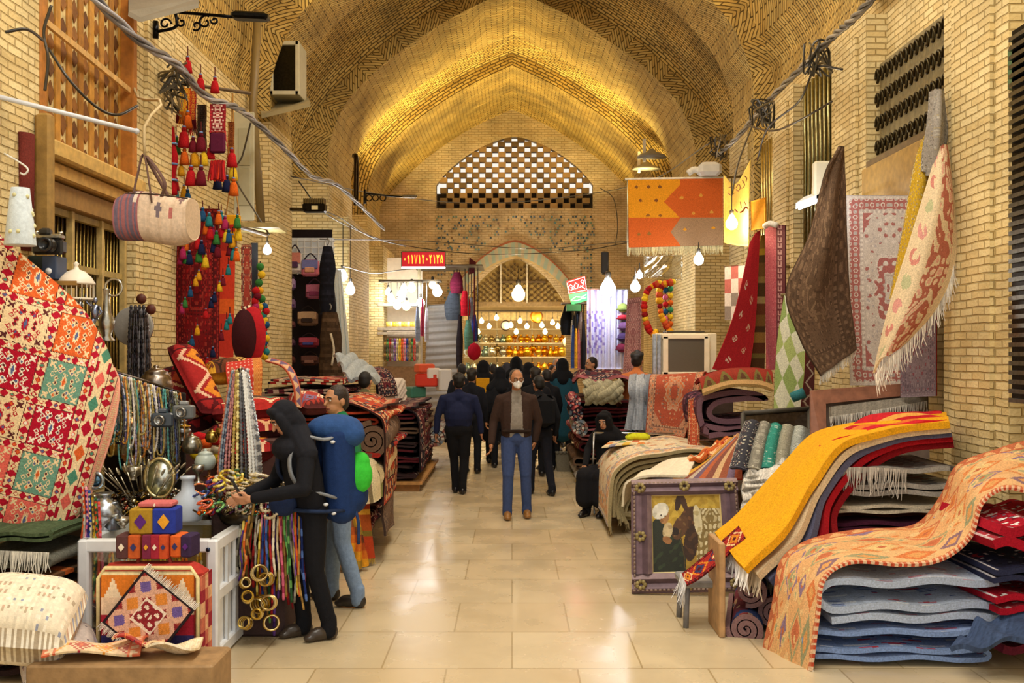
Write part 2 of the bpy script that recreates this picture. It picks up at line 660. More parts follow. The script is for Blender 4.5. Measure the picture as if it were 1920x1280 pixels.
m = MB()
bw, bh = .195, .155
row = 0
z = LAT[1]
while z < 8.4:
    dark = row < 3
    n = 14
    for i in range(-n, n+1):
        if (i+row) % 2:
            continue
        x = i*bw
        if abs(x) > 2.33 or z+bh*.5 > arch(x, 2.36, LAT[2], LAT[3]):
            continue
        j = RG.uniform(-.012, .012)
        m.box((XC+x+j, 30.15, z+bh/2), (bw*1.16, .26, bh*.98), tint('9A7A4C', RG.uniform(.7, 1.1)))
    z += bh
    row += 1
struct(m.build('window_1', M['plaster']))
m = MB()
m.box((XC, 30.42, LAT[1]+.24), (4.8, .06, .5), '3A2E1C')
struct(m.build('trim_20', M['plaster']))
# glazed tile dots on the panel between lattice and shop arch, and the tiled arch band
m = MB()
cols = ['4F7F86', '5B6B7D', '3F5A66', '8A6A3A', '2F4A55', '6D8D7A']
for zi in range(12):
    for xi in range(-26, 27):
        x, zz = xi*.09+(zi % 2)*.045, 5.05+zi*.09
        if zz < arch(x, 1.95, 3.6, 5.55)+.1 or RG.random() < .35:
            continue
        if (xi*3+zi*5) % 4 == 0 or RG.random() < .25:
            m.box((XC+x, 29.99, zz), (.05, .03, .05), RG.choice(cols))
for sx in (-1, 1):
    for zi in range(24):
        for xi in range(5):
            x, zz = sx*(1.9+xi*.1), 3.3+zi*.1
            if RG.random() < .4:
                m.box((XC+x, 29.99, zz), (.05, .03, .05), RG.choice(cols))
struct(m.build('trim_21', M['plastic']))
m = MB()
for k in range(40):
    x0, x1 = -1.86+3.72*k/40, -1.86+3.72*(k+1)/40
    q = [(x, arch(x*.83, 1.55, DOOR[1], DOOR[2])) for x in (x0, x1)]
    w = [(x*1.12, arch(x*.83, 1.55, DOOR[1]+.05, DOOR[2]+.55)) for x in (x0, x1)]
    for (u0, u1, c) in ((0, .12, 'C9B07C'), (.12, .88, '9FB0A0' if k % 2 else 'B9AE92'), (.88, 1, 'A0603F')):
        a = [np.array((XC+q[i][0]*(1-u)+w[i][0]*u, 29.97, q[i][1]*(1-u)+w[i][1]*u)) for i, u in ((0, u0), (1, u0), (1, u1), (0, u1))]
        m.poly(a, -.05, c, normal=(0, 1, 0))
struct(m.build('trim_22', M['plaster']))
# ------------------------------------------------------------------ woven goods
def patch(ctrl, nu, nv):
    """smooth surface through a net of points: rows run along u, columns along v"""
    a = np.asarray(ctrl, float)
    a = catmull(a, nu+1)
    return np.swapaxes(catmull(np.swapaxes(a, 0, 1), nv+1), 0, 1)

def net(rows):
    return [[pp(*q) for q in r] for r in rows]

def ripple(G, amp, fu, fv, seed=0, d=(0, -1, 0)):
    r = random.Random(seed)
    nu, nv = G.shape[:2]
    u, v = np.meshgrid(np.linspace(0, 1, nu), np.linspace(0, 1, nv), indexing='ij')
    h = np.zeros_like(u)
    for k in range(4):
        h += np.sin(2*math.pi*(u*fu*r.uniform(.5, 1.3)+v*fv*r.uniform(.5, 1.3))+r.uniform(0, 6.3))*r.uniform(.3, 1)
    return G+(amp*.4*h)[..., None]*np.asarray(d, float)

def normals(G):
    du, dv = np.gradient(G, axis=0), np.gradient(G, axis=1)
    n = np.cross(du, dv)
    return n/np.maximum(1e-9, np.linalg.norm(n, axis=2))[..., None]

def sheet(name, G, C, th, mat, parent=None, edge=None, back=None, base=None):
    """cloth of real thickness: top, underside and rim; C gives one colour per face (linear)"""
    nu, nv = G.shape[0]-1, G.shape[1]-1
    B = G-normals(G)*th
    n = (nu+1)*(nv+1)
    idx = np.arange(n).reshape(nu+1, nv+1)
    top = np.stack((idx[:-1, :-1], idx[1:, :-1], idx[1:, 1:], idx[:-1, 1:]), axis=-1).reshape(-1, 4)
    bot = top[:, ::-1]+n
    def rim(line):
        return np.stack((line[:-1], line[:-1]+n, line[1:]+n, line[1:]), axis=-1)
    rims = np.concatenate((rim(idx[0]), rim(idx[-1][::-1]), rim(idx[:, 0][::-1]), rim(idx[:, -1])))
    fc = np.concatenate((top, bot, rims))
    C = np.asarray(C, float)
    if C.ndim == 1:
        C = np.tile(C, (nu, nv, 1))
    Cf = C.reshape(-1, 3)
    Cb = Cf*.7+.3*Cf.mean(0) if back is None else np.tile(lin(back), (len(Cf), 1))
    Cr = np.concatenate((C[0], C[-1][::-1], C[:, 0][::-1], C[:, -1])) if edge is None else np.tile(lin(edge), (len(rims), 1))
    V = np.concatenate((G.reshape(-1, 3), B.reshape(-1, 3)))
    if parent is not None:
        o0 = WLOC[parent.name]
    elif base is not None:
        o0 = np.asarray(base, float)
    else:
        lo, hi = V.min(0), V.max(0)
        o0 = np.array(((lo[0]+hi[0])/2, (lo[1]+hi[1])/2, lo[2]))
    me = bpy.data.meshes.new(name)
    nf = len(fc)
    me.vertices.add(len(V))
    me.vertices.foreach_set('co', (V-o0).astype(np.float32).ravel())
    me.loops.add(nf*4)
    me.loops.foreach_set('vertex_index', fc.astype(np.int32).ravel())
    me.polygons.add(nf)
    me.polygons.foreach_set('loop_start', np.arange(0, nf*4, 4, dtype=np.int32))
    me.polygons.foreach_set('loop_total', np.full(nf, 4, dtype=np.int32))
    sm = np.ones(nf, bool)
    sm[2*len(top):] = False
    me.polygons.foreach_set('use_smooth', sm)
    me.update(calc_edges=True)
    at = me.attributes.new('Col', 'FLOAT_COLOR', 'FACE')
    CC = np.concatenate((Cf, Cb, Cr))
    at.data.foreach_set('color', np.concatenate((CC, np.ones((nf, 1))), axis=1).astype(np.float32).ravel())
    me.materials.append(mat)
    return link(name, me, parent, o0)

def fringe(line, d, length, col, parent, n=60, r=.0035, seed=1, name='fringe', knots=True):
    """knotted warp ends hanging from an edge"""
    rr = random.Random(seed)
    line = catmull(np.asarray(line, float), n)
    m = MB()
    d = np.asarray(d, float)
    d = d/np.linalg.norm(d)
    for i in range(n):
        p = line[i]
        L = length*rr.uniform(.75, 1.1)
        j = np.array((rr.uniform(-.22, .22), rr.uniform(-.15, .15), 0))
        q1, q2 = p+(d+j*.4)*L*.5, p+(d+j)*L
        m.tube([p-d*.004, q1, q2], [r*1.5, r*1.15, r*.8], tint(col, rr.uniform(.82, 1.1)), 4, flat=.7)
    return m.build(name, M['cloth'], parent)

# ---- designs: arrays of one colour per knot
def uvgrid(nu, nv):
    return np.meshgrid((np.arange(nu)+.5)/nu, (np.arange(nv)+.5)/nv, indexing='ij')

def wob(x, y, seed, k=5, f=9.0):
    r = random.Random(seed)
    o = np.zeros_like(x)
    for _ in range(k):
        o += np.cos(x*r.uniform(.4, 1)*f*2+r.uniform(0, 6))*np.cos(y*r.uniform(.4, 1)*f*2+r.uniform(0, 6))*r.uniform(.5, 1)
    return o/k*2

def pick(pal, idx):
    return np.array([lin(c) for c in pal])[np.clip(idx, 0, len(pal)-1)]

def mottled(C, amt=.08, seed=3):
    r = np.random.RandomState(seed)
    nu, nv = C.shape[:2]
    rows = 1+amt*r.randn(nu, 1, 1)*.6
    return np.clip(C*rows*(1+amt*.5*r.randn(nu, nv, 1)), 0, 1)

def persian(nu, nv, asp, pal, seed=1, med=True, border=.17):
    """pal: field, border, dark, light, accent, second accent. v runs the long way, asp = length/width"""
    U, V = uvgrid(nu, nv)
    x, y = np.abs(U-.5)*2, np.abs(V-.5)*2*asp
    e = np.minimum(1-x, asp-y)*.5
    idx = np.zeros(U.shape, int)
    n1, n2 = wob(x*1.4, y*1.4, seed, 6, 11), wob(x*1.4, y*1.4, seed+9, 6, 15)
    idx[n1 > .42] = 3
    idx[n1 < -.5] = 4
    idx[(n2 > .55)] = 2
    idx[(n2 < -.62)] = 5
    if med:
        r = np.sqrt((x/.55)**2+(y/(.62*asp))**2)*(1+.13*np.cos(8*np.arctan2(y, x+1e-6)))
        inm = r < .62
        idx[inm & (n1 < .3)] = 1
        idx[(r > .58) & (r < .64)] = 3
        idx[inm & (n2 > .35)] = 4
        idx[(r < .25) & (n1 < .45)] = 0
        idx[(r > .23) & (r < .27)] = 2
        corner = (x > .3) & (y > .45*asp) & (x+y/asp > 1.18)
        idx[corner & (n1 < .35)] = 1
    b = border
    t = np.where(1-x < asp-y, y, x)
    s = e/b
    bm = s < 1
    mot = np.cos(t*26+seed)*np.cos((s-.55)*9)
    bi = np.full(U.shape, 1)
    bi[mot > .35] = 3
    bi[mot > .72] = 4
    bi[mot < -.5] = 2
    bi[(mot < -.78)] = 5
    bi[(s > .85) & (np.sin(t*60) > 0)] = 3
    bi[(s > .85) & (np.sin(t*60) <= 0)] = 2
    bi[(s > .8) & (s < .85)] = 2
    bi[(s < .2)] = 0
    bi[(s > .12) & (s < .24) & (np.sin(t*45) > .1)] = 3
    bi[(s < .06)] = 2
    idx = np.where(bm, bi, idx)
    return mottled(pick(pal, idx), .06, seed)

def stripes(nu, nv, seq, axis=1, motif=None):
    """seq: list of (width, colour)"""
    U, V = uvgrid(nu, nv)
    t, o = (V, U) if axis else (U, V)
    tot = sum(w for w, _ in seq)
    ed = np.cumsum([0]+[w/tot for w, _ in seq])
    k = np.clip(np.searchsorted(ed, t, side='right')-1, 0, len(seq)-1)
    C = pick([c for _, c in seq], k)
    if motif:
        for (i, c, f) in motif:
            loc = (t-ed[i])/(ed[i+1]-ed[i])
            d = np.abs(((o*f) % 1)-.5)*2+np.abs(loc-.5)*2
            C[(k == i) & (d < .8)] = lin(c)
            C[(k == i) & (d < .35)] = lin('F0E2C0')
    return mottled(C, .05)

def checks(nu, nv, a, b, pal, seed=2, diamond=False):
    U, V = uvgrid(nu, nv)
    x, y = U*a, V*b
    if diamond:
        x, y = x+y, x-y
    i, j = np.floor(x).astype(int), np.floor(y).astype(int)
    k = (i*7+j*3+((i*i+j*5) % 4)) % len(pal)
    k = np.where((i+j) % 2 == 0, 0, 1+np.mod(i*3+j*5, len(pal)-1))
    return mottled(pick(pal, k), .06, seed)

def plain(nu, nv, c, amt=.1, seed=5):
    return mottled(np.tile(lin(c), (nu, nv, 1)), amt, seed)

def kilim(nu, nv, pal, f=5, asp=2.0, seed=4):
    """rows of stepped diamonds inside a toothed border; pal: ground, border, then accents"""
    U, V = uvgrid(nu, nv)
    x, y = U*f, V*f*asp
    fx, fy = np.abs((x % 1)-.5)*2, np.abs((y % 1)-.5)*2
    d = np.floor((fx+fy)*5)/5
    row, cl = np.floor(y).astype(int), np.floor(x).astype(int)
    acc = 2+np.mod(row*2+cl*3+(row*cl) % 3, len(pal)-2)
    acc2 = 2+np.mod(acc-2+2, len(pal)-2)
    idx = np.zeros(U.shape, int)
    idx[d < 1.0] = acc[d < 1.0]
    idx[d < .7] = 0
    idx[d < .5] = acc2[d < .5]
    idx[d < .2] = 1
    e = np.minimum(U, 1-U)
    bm = e < .13
    tooth = np.abs((V*f*asp*3) % 1-.5)*2
    bi = np.where(tooth*.13 > e, 1, 0)
    bi[(e > .11)] = 1
    bi[(e < .02)] = 1
    idx = np.where(bm, bi, idx)
    return mottled(pick(pal, idx), .06, seed)

# ---- folded and rolled goods
def fold_profile(width, layers, th, seed=0):
    """serpentine of a rug folded to and fro, seen from its end: points (x, z) with rounded turns"""
    r = random.Random(seed)
    pts = []
    z = th/2
    for k in range(layers):
        a, b = -width/2, width/2
        jit = r.uniform(-.025, .025)
        xs = np.linspace(a+th*.4, b-th*.4, 14)
        if k % 2:
            xs = xs[::-1]
        for i, x in enumerate(xs):
            pts.append((x+jit, z+th*.12*math.sin(i*.9+k+seed)))
        if k < layers-1:
            s = 1 if k % 2 == 0 else -1
            e = s*(width/2-th*.4)+jit
            for q in (-60, -20, 20, 60):
                pts.append((e+s*th*.62*math.cos(math.radians(q)), z+th*.5+th*.5*math.sin(math.radians(q))))
        z += th*1.02
    return np.array(pts)

def folded_rug(label, c, width, length, height, layers, yaw, design, group=None, ns=70, seed=0, mat='pile', edge=None, cat='rug', sag=0.0, name='folded_rug', fr=None):
    """c: centre of the underside; the folded edges show at both ends of the length axis"""
    th = height/layers
    p = fold_profile(width, layers, th, seed)
    n = len(p)*2
    q = catmull(p, n+1)
    m = max(10, int(ns))
    G = np.zeros((n+1, m+1, 3))
    L = np.linspace(-length/2, length/2, m+1)
    Rz = rotz(yaw)
    rr = random.Random(seed)
    ph = rr.uniform(0, 6)
    for j, l in enumerate(L):
        k = 1+.03*math.sin(l*5+ph)
        dz = sag*(1-(2*l/length)**2)
        pts = np.stack((q[:, 0]*k+.012*math.sin(l*7+ph), np.full(n+1, l), q[:, 1]*(1+.05*math.sin(l*4+ph*2))-dz*q[:, 1]/height), axis=1)
        G[:, j] = pts @ Rz.T+np.asarray(c)
    tk = th*.8
    C = design(n, m)
    o = thing(name, label, cat, c, group)
    sheet('pile', G+0, C, -tk*.5, M[mat], o, edge=edge)
    if fr:
        fringe(G[-1] if fr[0] == 'end' else G[:, 0], fr[2], fr[1], fr[3], o, 50)
    return o

def rolled_rug(label, c, radius, length, axis, design, turns=3.2, group=None, seed=0, edge=None, mat='pile', squash=1.0, cat='rug'):
    """c: centre of the near end; axis: direction of the roll"""
    n = int(turns*22)
    t = np.linspace(0, turns*2*math.pi, n+1)+seed
    th = radius/(turns+.4)*1.5
    r = radius*.12+(radius*.88)*(t-seed)/(turns*2*math.pi)
    fr = frame_to(axis)
    ax = fr[:, 2]
    m = 24
    G = np.zeros((n+1, m+1, 3))
    up = np.array((0, 0, 1.0))
    x = np.cross(up, ax)
    x = x/np.linalg.norm(x) if np.linalg.norm(x) > .1 else fr[:, 0]
    y = np.cross(ax, x)
    for j in range(m+1):
        l = length*j/m
        G[:, j] = np.asarray(c)+ax*l+np.outer(np.cos(t)*r, x)+np.outer(np.sin(t)*r*squash, y)
    o = thing('rolled_rug', label, cat, np.asarray(c)-(0, 0, radius), group)
    sheet('pile', G, design(n, m), th*.55, M[mat], o, edge=edge)
    return o

def rug(name, label, ctrl, nu, nv, C, th=.014, mat='pile', group=None, edge=None, back=None, rip=None, cat='rug', px=True):
    """a rug lying, draped or hanging in the shape of a net of points"""
    G = patch(net(ctrl) if px else ctrl, nu, nv)
    if rip:
        G = ripple(G, *rip)
    V = G.reshape(-1, 3)
    o = thing(name, label, cat, ((V[:, 0].min()+V[:, 0].max())/2, (V[:, 1].min()+V[:, 1].max())/2, V[:, 2].min()), group)
    sheet('pile' if mat == 'pile' else 'cloth_panel', G, C, th, M[mat], o, edge=edge, back=back)
    return o, G

PERS = {
    'red': ['9E2A22', '2C2438', '241A20', 'D9C29A', 'C2552E', '6E7F86'],
    'rust': ['B5442A', '7E2A1E', '33201C', 'D8B98C', 'D98A4A', '5E6670'],
    'wine': ['5A2028', '2E2230', '1D161C', 'B89A86', '8A3A40', '56606C'],
    'dark': ['3A2A2C', '55282A', '1A1518', '9B8674', '6E3A34', '4A4E56'],
    'cream': ['E6DAC4', 'D6C4A2', '7B6A62', 'F2EADA', 'B8563E', '7C8CA0'],
    'grey': ['A9A39A', '8A8480', '55504E', 'CFC9BE', '8E5A50', '6E7C8C'],
    'blue': ['B9C6DC', '8FA6CC', '5468A0', 'E4EAF2', 'C25A6A', '7D95C8'],
    'bluer': ['8FA9D8', '5B7CC0', '34498A', 'E0E7F4', 'C4485A', 'B8C8E8'],
    'brown': ['6B5443', '5A463A', '3A2C26', '8C7460', '7C6250', '4E4038'],
    'pink': ['C4606A', '8E2A38', '3A2028', 'E8C4B4', 'E08A80', '74808A'],
    'creamred': ['CFC6BC', 'B9B2AA', '96302C', 'E2DCD2', '9A3430', '8A8C92'],
}
def P_(key, asp=1.5, seed=1, **k):
    return lambda nu, nv: persian(nu, nv, asp, PERS[key], seed, **k)
# ------------------------------------------------------------------ left side of the bazaar
ORD = ['first', 'second', 'third', 'fourth', 'fifth', 'sixth', 'seventh', 'eighth', 'ninth', 'tenth', 'eleventh', 'twelfth', 'thirteenth', 'fourteenth', 'fifteenth',
       'sixteenth', 'seventeenth', 'eighteenth', 'nineteenth', 'twentieth']
ORD += ['twenty-'+w for w in ORD[:9]]+['thirtieth']+['thirty-'+w for w in ORD[:9]]+['fortieth']+['forty-'+w for w in ORD[:9]]+['fiftieth']+['fifty-'+w for w in ORD[:9]]

# ---- timber lattice window over the first shop
X0 = -3.74
m = MB()
o = struct(MB().box((X0, 8.54, 5.2), (.06, 1.9, 3.3), 'D8C48C').build('window_2', M['wood']))
for k in range(9):
    y = 7.66+k*.218
    MB().box((X0+.042, y, 5.2), (.022, .085, 3.3), ('B07A2C', 'A06C22', 'BC8632')[k % 3], bev=.004).build('window_slat', M['wood'], o)
    if k < 8:
        mb = MB()
        for q in range(17):
            z, h = 3.62+q*.2, (.075 if (q+k) % 3 else .1)
            mb.poly([(X0+.032, y+.042, z), (X0+.032, y+.109, z-h), (X0+.032, y+.176, z), (X0+.032, y+.109, z+h)], .01, ('7A4C1C', '643C14', '8E5C24')[(q+k) % 3], normal=(1, 0, 0))
        mb.build('window_lattice', M['wood'], o)
mb = MB()
for z in (4.45, 5.45, 6.3):
    mb.box((X0+.13, 8.54, z), (.03, 1.86, .05), 'C9A060', rotx(-.05))
mb.build('window_rail', M['wood'], o)
for y in (7.6, 9.44):
    MB().box((X0+.1, y, 5.2), (.14, .1, 3.3), 'B07026', bev=.01).build('window_frame', M['wood'], o)

# ---- timber lintel with three fascias, and the barred shutter below
m = MB()
m.box((-3.63, 8.54, 3.5), (.3, 1.88, .14), 'C9A45A', bev=.02)
m.box((-3.66, 8.54, 3.36), (.24, 1.88, .12), 'B98F48', bev=.015)
m.box((-3.69, 8.54, 3.2), (.18, 1.88, .18), '8E6A34', bev=.01)
struct(m.build('trim_30', M['wood']))
o = struct(MB().box((-3.79, 8.54, 2.0), (.05, 1.88, 2.3), '4A3C1C').build('window_3', M['wood']))
mb = MB()
for k in range(26):
    mb.tube([(-3.73, 7.66+k*.072, .9), (-3.73, 7.66+k*.072, 3.1)], .011, 'A8904E', 5)
mb.build('grille_bar', M['metal'], o)
for z in (1.3, 1.75, 2.2, 2.65, 3.08):
    MB().box((-3.7, 8.54, z), (.05, 1.88, .055), 'A68F52').build('window_rail', M['wood'], o)
for y in (7.68, 8.3, 8.9, 9.42):
    MB().box((-3.68, y, 2.0), (.05, .05, 2.3), 'BDA366').build('window_stile', M['wood'], o)
# weathered boards and a rolled maroon rug beside the first pier
o = thing('door_post', 'worn timber post with orange rust stains below the lintel', 'post', pp(82, 600, 7.5))
MB().box(pp(84, 400, 7.5)+(0, 0, -.1), (.12, .1, 1.7), '9C7A3C', bev=.02).build('post', M['wood'], o)
tag(MB().tube([pp(48, 470, 7.35), pp(50, 250, 7.3)], .09, '6E2E26', 10, flat=.5).build('rolled_runner', M['pile']), 'narrow maroon runner standing against the first brick pier', 'rug')

# ---- white pole across the window, coat hook, lamp shade
o = thing('curtain_pole', 'white pole slung level across the timber lattice window', 'pole', pp(130, 215, 7.2))
MB().tube([pp(-8, 180, 6.9), pp(256, 246, 7.7)], .018, 'D8DCE4', 8).build('pole', M['plastic'], o)
MB().ball(pp(256, 246, 7.7), .024, 'C2C6CE').build('cap', M['plastic'], o)
tag(MB().tube(catmull([pp(8, 288, 6.9), pp(30, 300, 6.9), pp(52, 316, 6.9), pp(46, 327, 6.9), pp(38, 324, 6.9)], 14), .007, 'E4E4E0', 6).build('coat_hook', M['plastic']),
    'white wire hook hanging by the brick pier above the pale shade', 'hook')
o = thing('pale_lampshade', 'pale blue fabric lamp shade beside the black camera', 'lampshade', pp(38, 460, 6.6))
c = pp(38, 460, 6.6)
MB().lathe([(.1, 0), (.1, .005), (.058, .38), (.052, .38), (.09, .01)], c, 'C9D4DA', 20).build('shade', M['cloth'], o)
mb = MB()
for k in range(14):
    a, zz = RG.uniform(0, 6.28), RG.uniform(.05, .33)
    r = .1-.042*zz/.38
    mb.ball(c+(r*math.cos(a), r*math.sin(a), zz), .014, 'DCD8A8', 6)
mb.build('flower_print', M['cloth'], o)

# ---- camera standing on its box, on the shelf above the big kilim
o = thing('vintage_camera', 'black and silver vintage camera standing on a dark blue box', 'camera', pp(92, 480, 6.9))
c = pp(92, 478, 6.9)
MB().box(c+(0, 0, .055), (.22, .08, .1), '1E1C1C', bev=.015).build('body', M['plastic'], o)
MB().box(c+(0, 0, .125), (.2, .075, .04), 'A8A49A', bev=.012).build('top_plate', M['metal'], o)
MB().box(c+(-.02, -.01, .16), (.08, .07, .05), '2A2826', bev=.015).build('viewfinder', M['plastic'], o)
mb = MB().lathe([(.05, 0), (.052, .03), (.045, .035), (.045, .08), (.05, .085), (.05, .1), (.035, .1), (.03, .07)], c+(.03, -.04, .06), '141416', 18, rot=rotx(math.pi/2))
mb.build('lens', M['plastic'], o)
MB().lathe([(.018, 0), (.018, .015)], c+(.08, 0, .145), 'C8C4B8', 10).build('dial', M['metal'], o)
MB().lathe([(.014, 0), (.014, .02)], c+(-.085, 0, .145), 'C8C4B8', 10).build('dial', M['metal'], o)
o = thing('camera_box', 'dark blue carton with a round white mark under the camera', 'box', pp(85, 525, 6.9))
c = pp(85, 525, 6.9)
MB().box(c+(-.05, .05, .085), (.12, .16, .165), '0E2420', bev=.006).build('carton', M['paint'], o)
MB().box(c+(.04, .05, .085), (.1, .17, .165), '2C3C58', bev=.006).build('sleeve', M['paint'], o)
MB().lathe([(.022, 0), (.022, .004)], c+(.04, -.036, .06), 'E6E8EC', 16, rot=rotx(math.pi/2)).build('mark', M['paint'], o)
tag(MB().box(pp(90, 530, 6.95)+(0, .02, -.01), (.5, .3, .03), '8A6A30').build('wall_shelf', M['wood']), 'small timber shelf holding the camera and the bird cage', 'shelf')
# white domed bird cage
o = thing('bird_cage', 'small white domed cage with a ball finial beside the camera box', 'cage', pp(143, 562, 6.95))
c = pp(143, 560, 6.95)
MB().lathe([(.125, .1), (.125, .11), (.1, .15), (.06, .19), (.02, .205), (.012, .23), (.02, .245), (.004, .26)], c, 'E6DCCB', 18).build('dome', M['paint'], o)
mb = MB()
for k in range(22):
    a = 2*math.pi*k/22
    mb.tube([c+(.118*math.cos(a), .118*math.sin(a), 0), c+(.118*math.cos(a), .118*math.sin(a), .1)], .004, 'C8BCA4', 4)
mb.build('wire_bars', M['paint'], o)
MB().lathe([(.125, -.01), (.125, .005)], c, 'D8CCB4', 18).build('base', M['paint'], o)

def figurine(label, c, h, col, seed, name='figurine'):
    """small cast figure on a plinth: legs, torso, raised arm, head"""
    r = random.Random(seed)
    o = thing(name, label, 'figurine', c)
    MB().lathe([(h*.16, 0), (h*.17, h*.04), (h*.12, h*.09), (h*.12, h*.12)], c, tint(col, .7), 12).build('plinth', M['metal'], o)
    mb = MB()
    s = r.choice((-1, 1))
    mb.tube([c+(-h*.05, 0, h*.1), c+(-h*.06, 0, h*.3), c+(-h*.01, 0, h*.5)], [h*.035, h*.045, h*.06], col, 7)
    mb.tube([c+(h*.09*s, 0, h*.1), c+(h*.1*s, -h*.03, h*.3), c+(h*.01, 0, h*.5)], [h*.03, h*.04, h*.06], col, 7)
    mb.tube([c+(0, 0, h*.46), c+(0, 0, h*.6), c+(h*.01, 0, h*.75)], [h*.065, h*.085, h*.05], col, 8)
    mb.tube([c+(h*.07*s, 0, h*.72), c+(h*.17*s, 0, h*.8), c+(h*.2*s, 0, h*.96)], [h*.03, h*.025, h*.02], col, 6)
    mb.tube([c+(-h*.07*s, 0, h*.72), c+(-h*.14*s, 0, h*.6), c+(-h*.08*s, -h*.04, h*.52)], [h*.03, h*.025, h*.02], col, 6)
    mb.ball(c+(h*.01, 0, h*.84), (h*.05, h*.05, h*.065), col, 8)
    mb.build('figure', M['metal'], o)
    return o
figurine('bluish cast figurine with raised arm beside the bird cage', pp(178, 640, 6.9), .34, '7E86A0', 1)
figurine('small pewter figurine standing before the shutter bars', pp(150, 600, 6.85), .17, '8C8E92', 2)
# hookah-like brass stand with a curl
o = thing('metal_ewer', 'tall pewter ewer with a ring handle beside the bluish figurine', 'ewer', pp(200, 640, 7.0))
c = pp(200, 640, 7.0)
MB().lathe([(.05, 0), (.055, .01), (.03, .04), (.05, .1), (.055, .15), (.03, .2), (.02, .3), (.022, .36), (.03, .37)], c, 'A8A498', 14).build('body', M['metal'], o)
MB().ring(c+(.05, 0, .38), .06, .009, 'B8B4A8', rot=rotx(math.pi/2)).build('ring_handle', M['metal'], o)
MB().tube(catmull([c+(-.04, 0, .14), c+(-.1, 0, .2), c+(-.12, 0, .3)], 8), .01, 'A8A498', 6).build('spout', M['metal'], o)

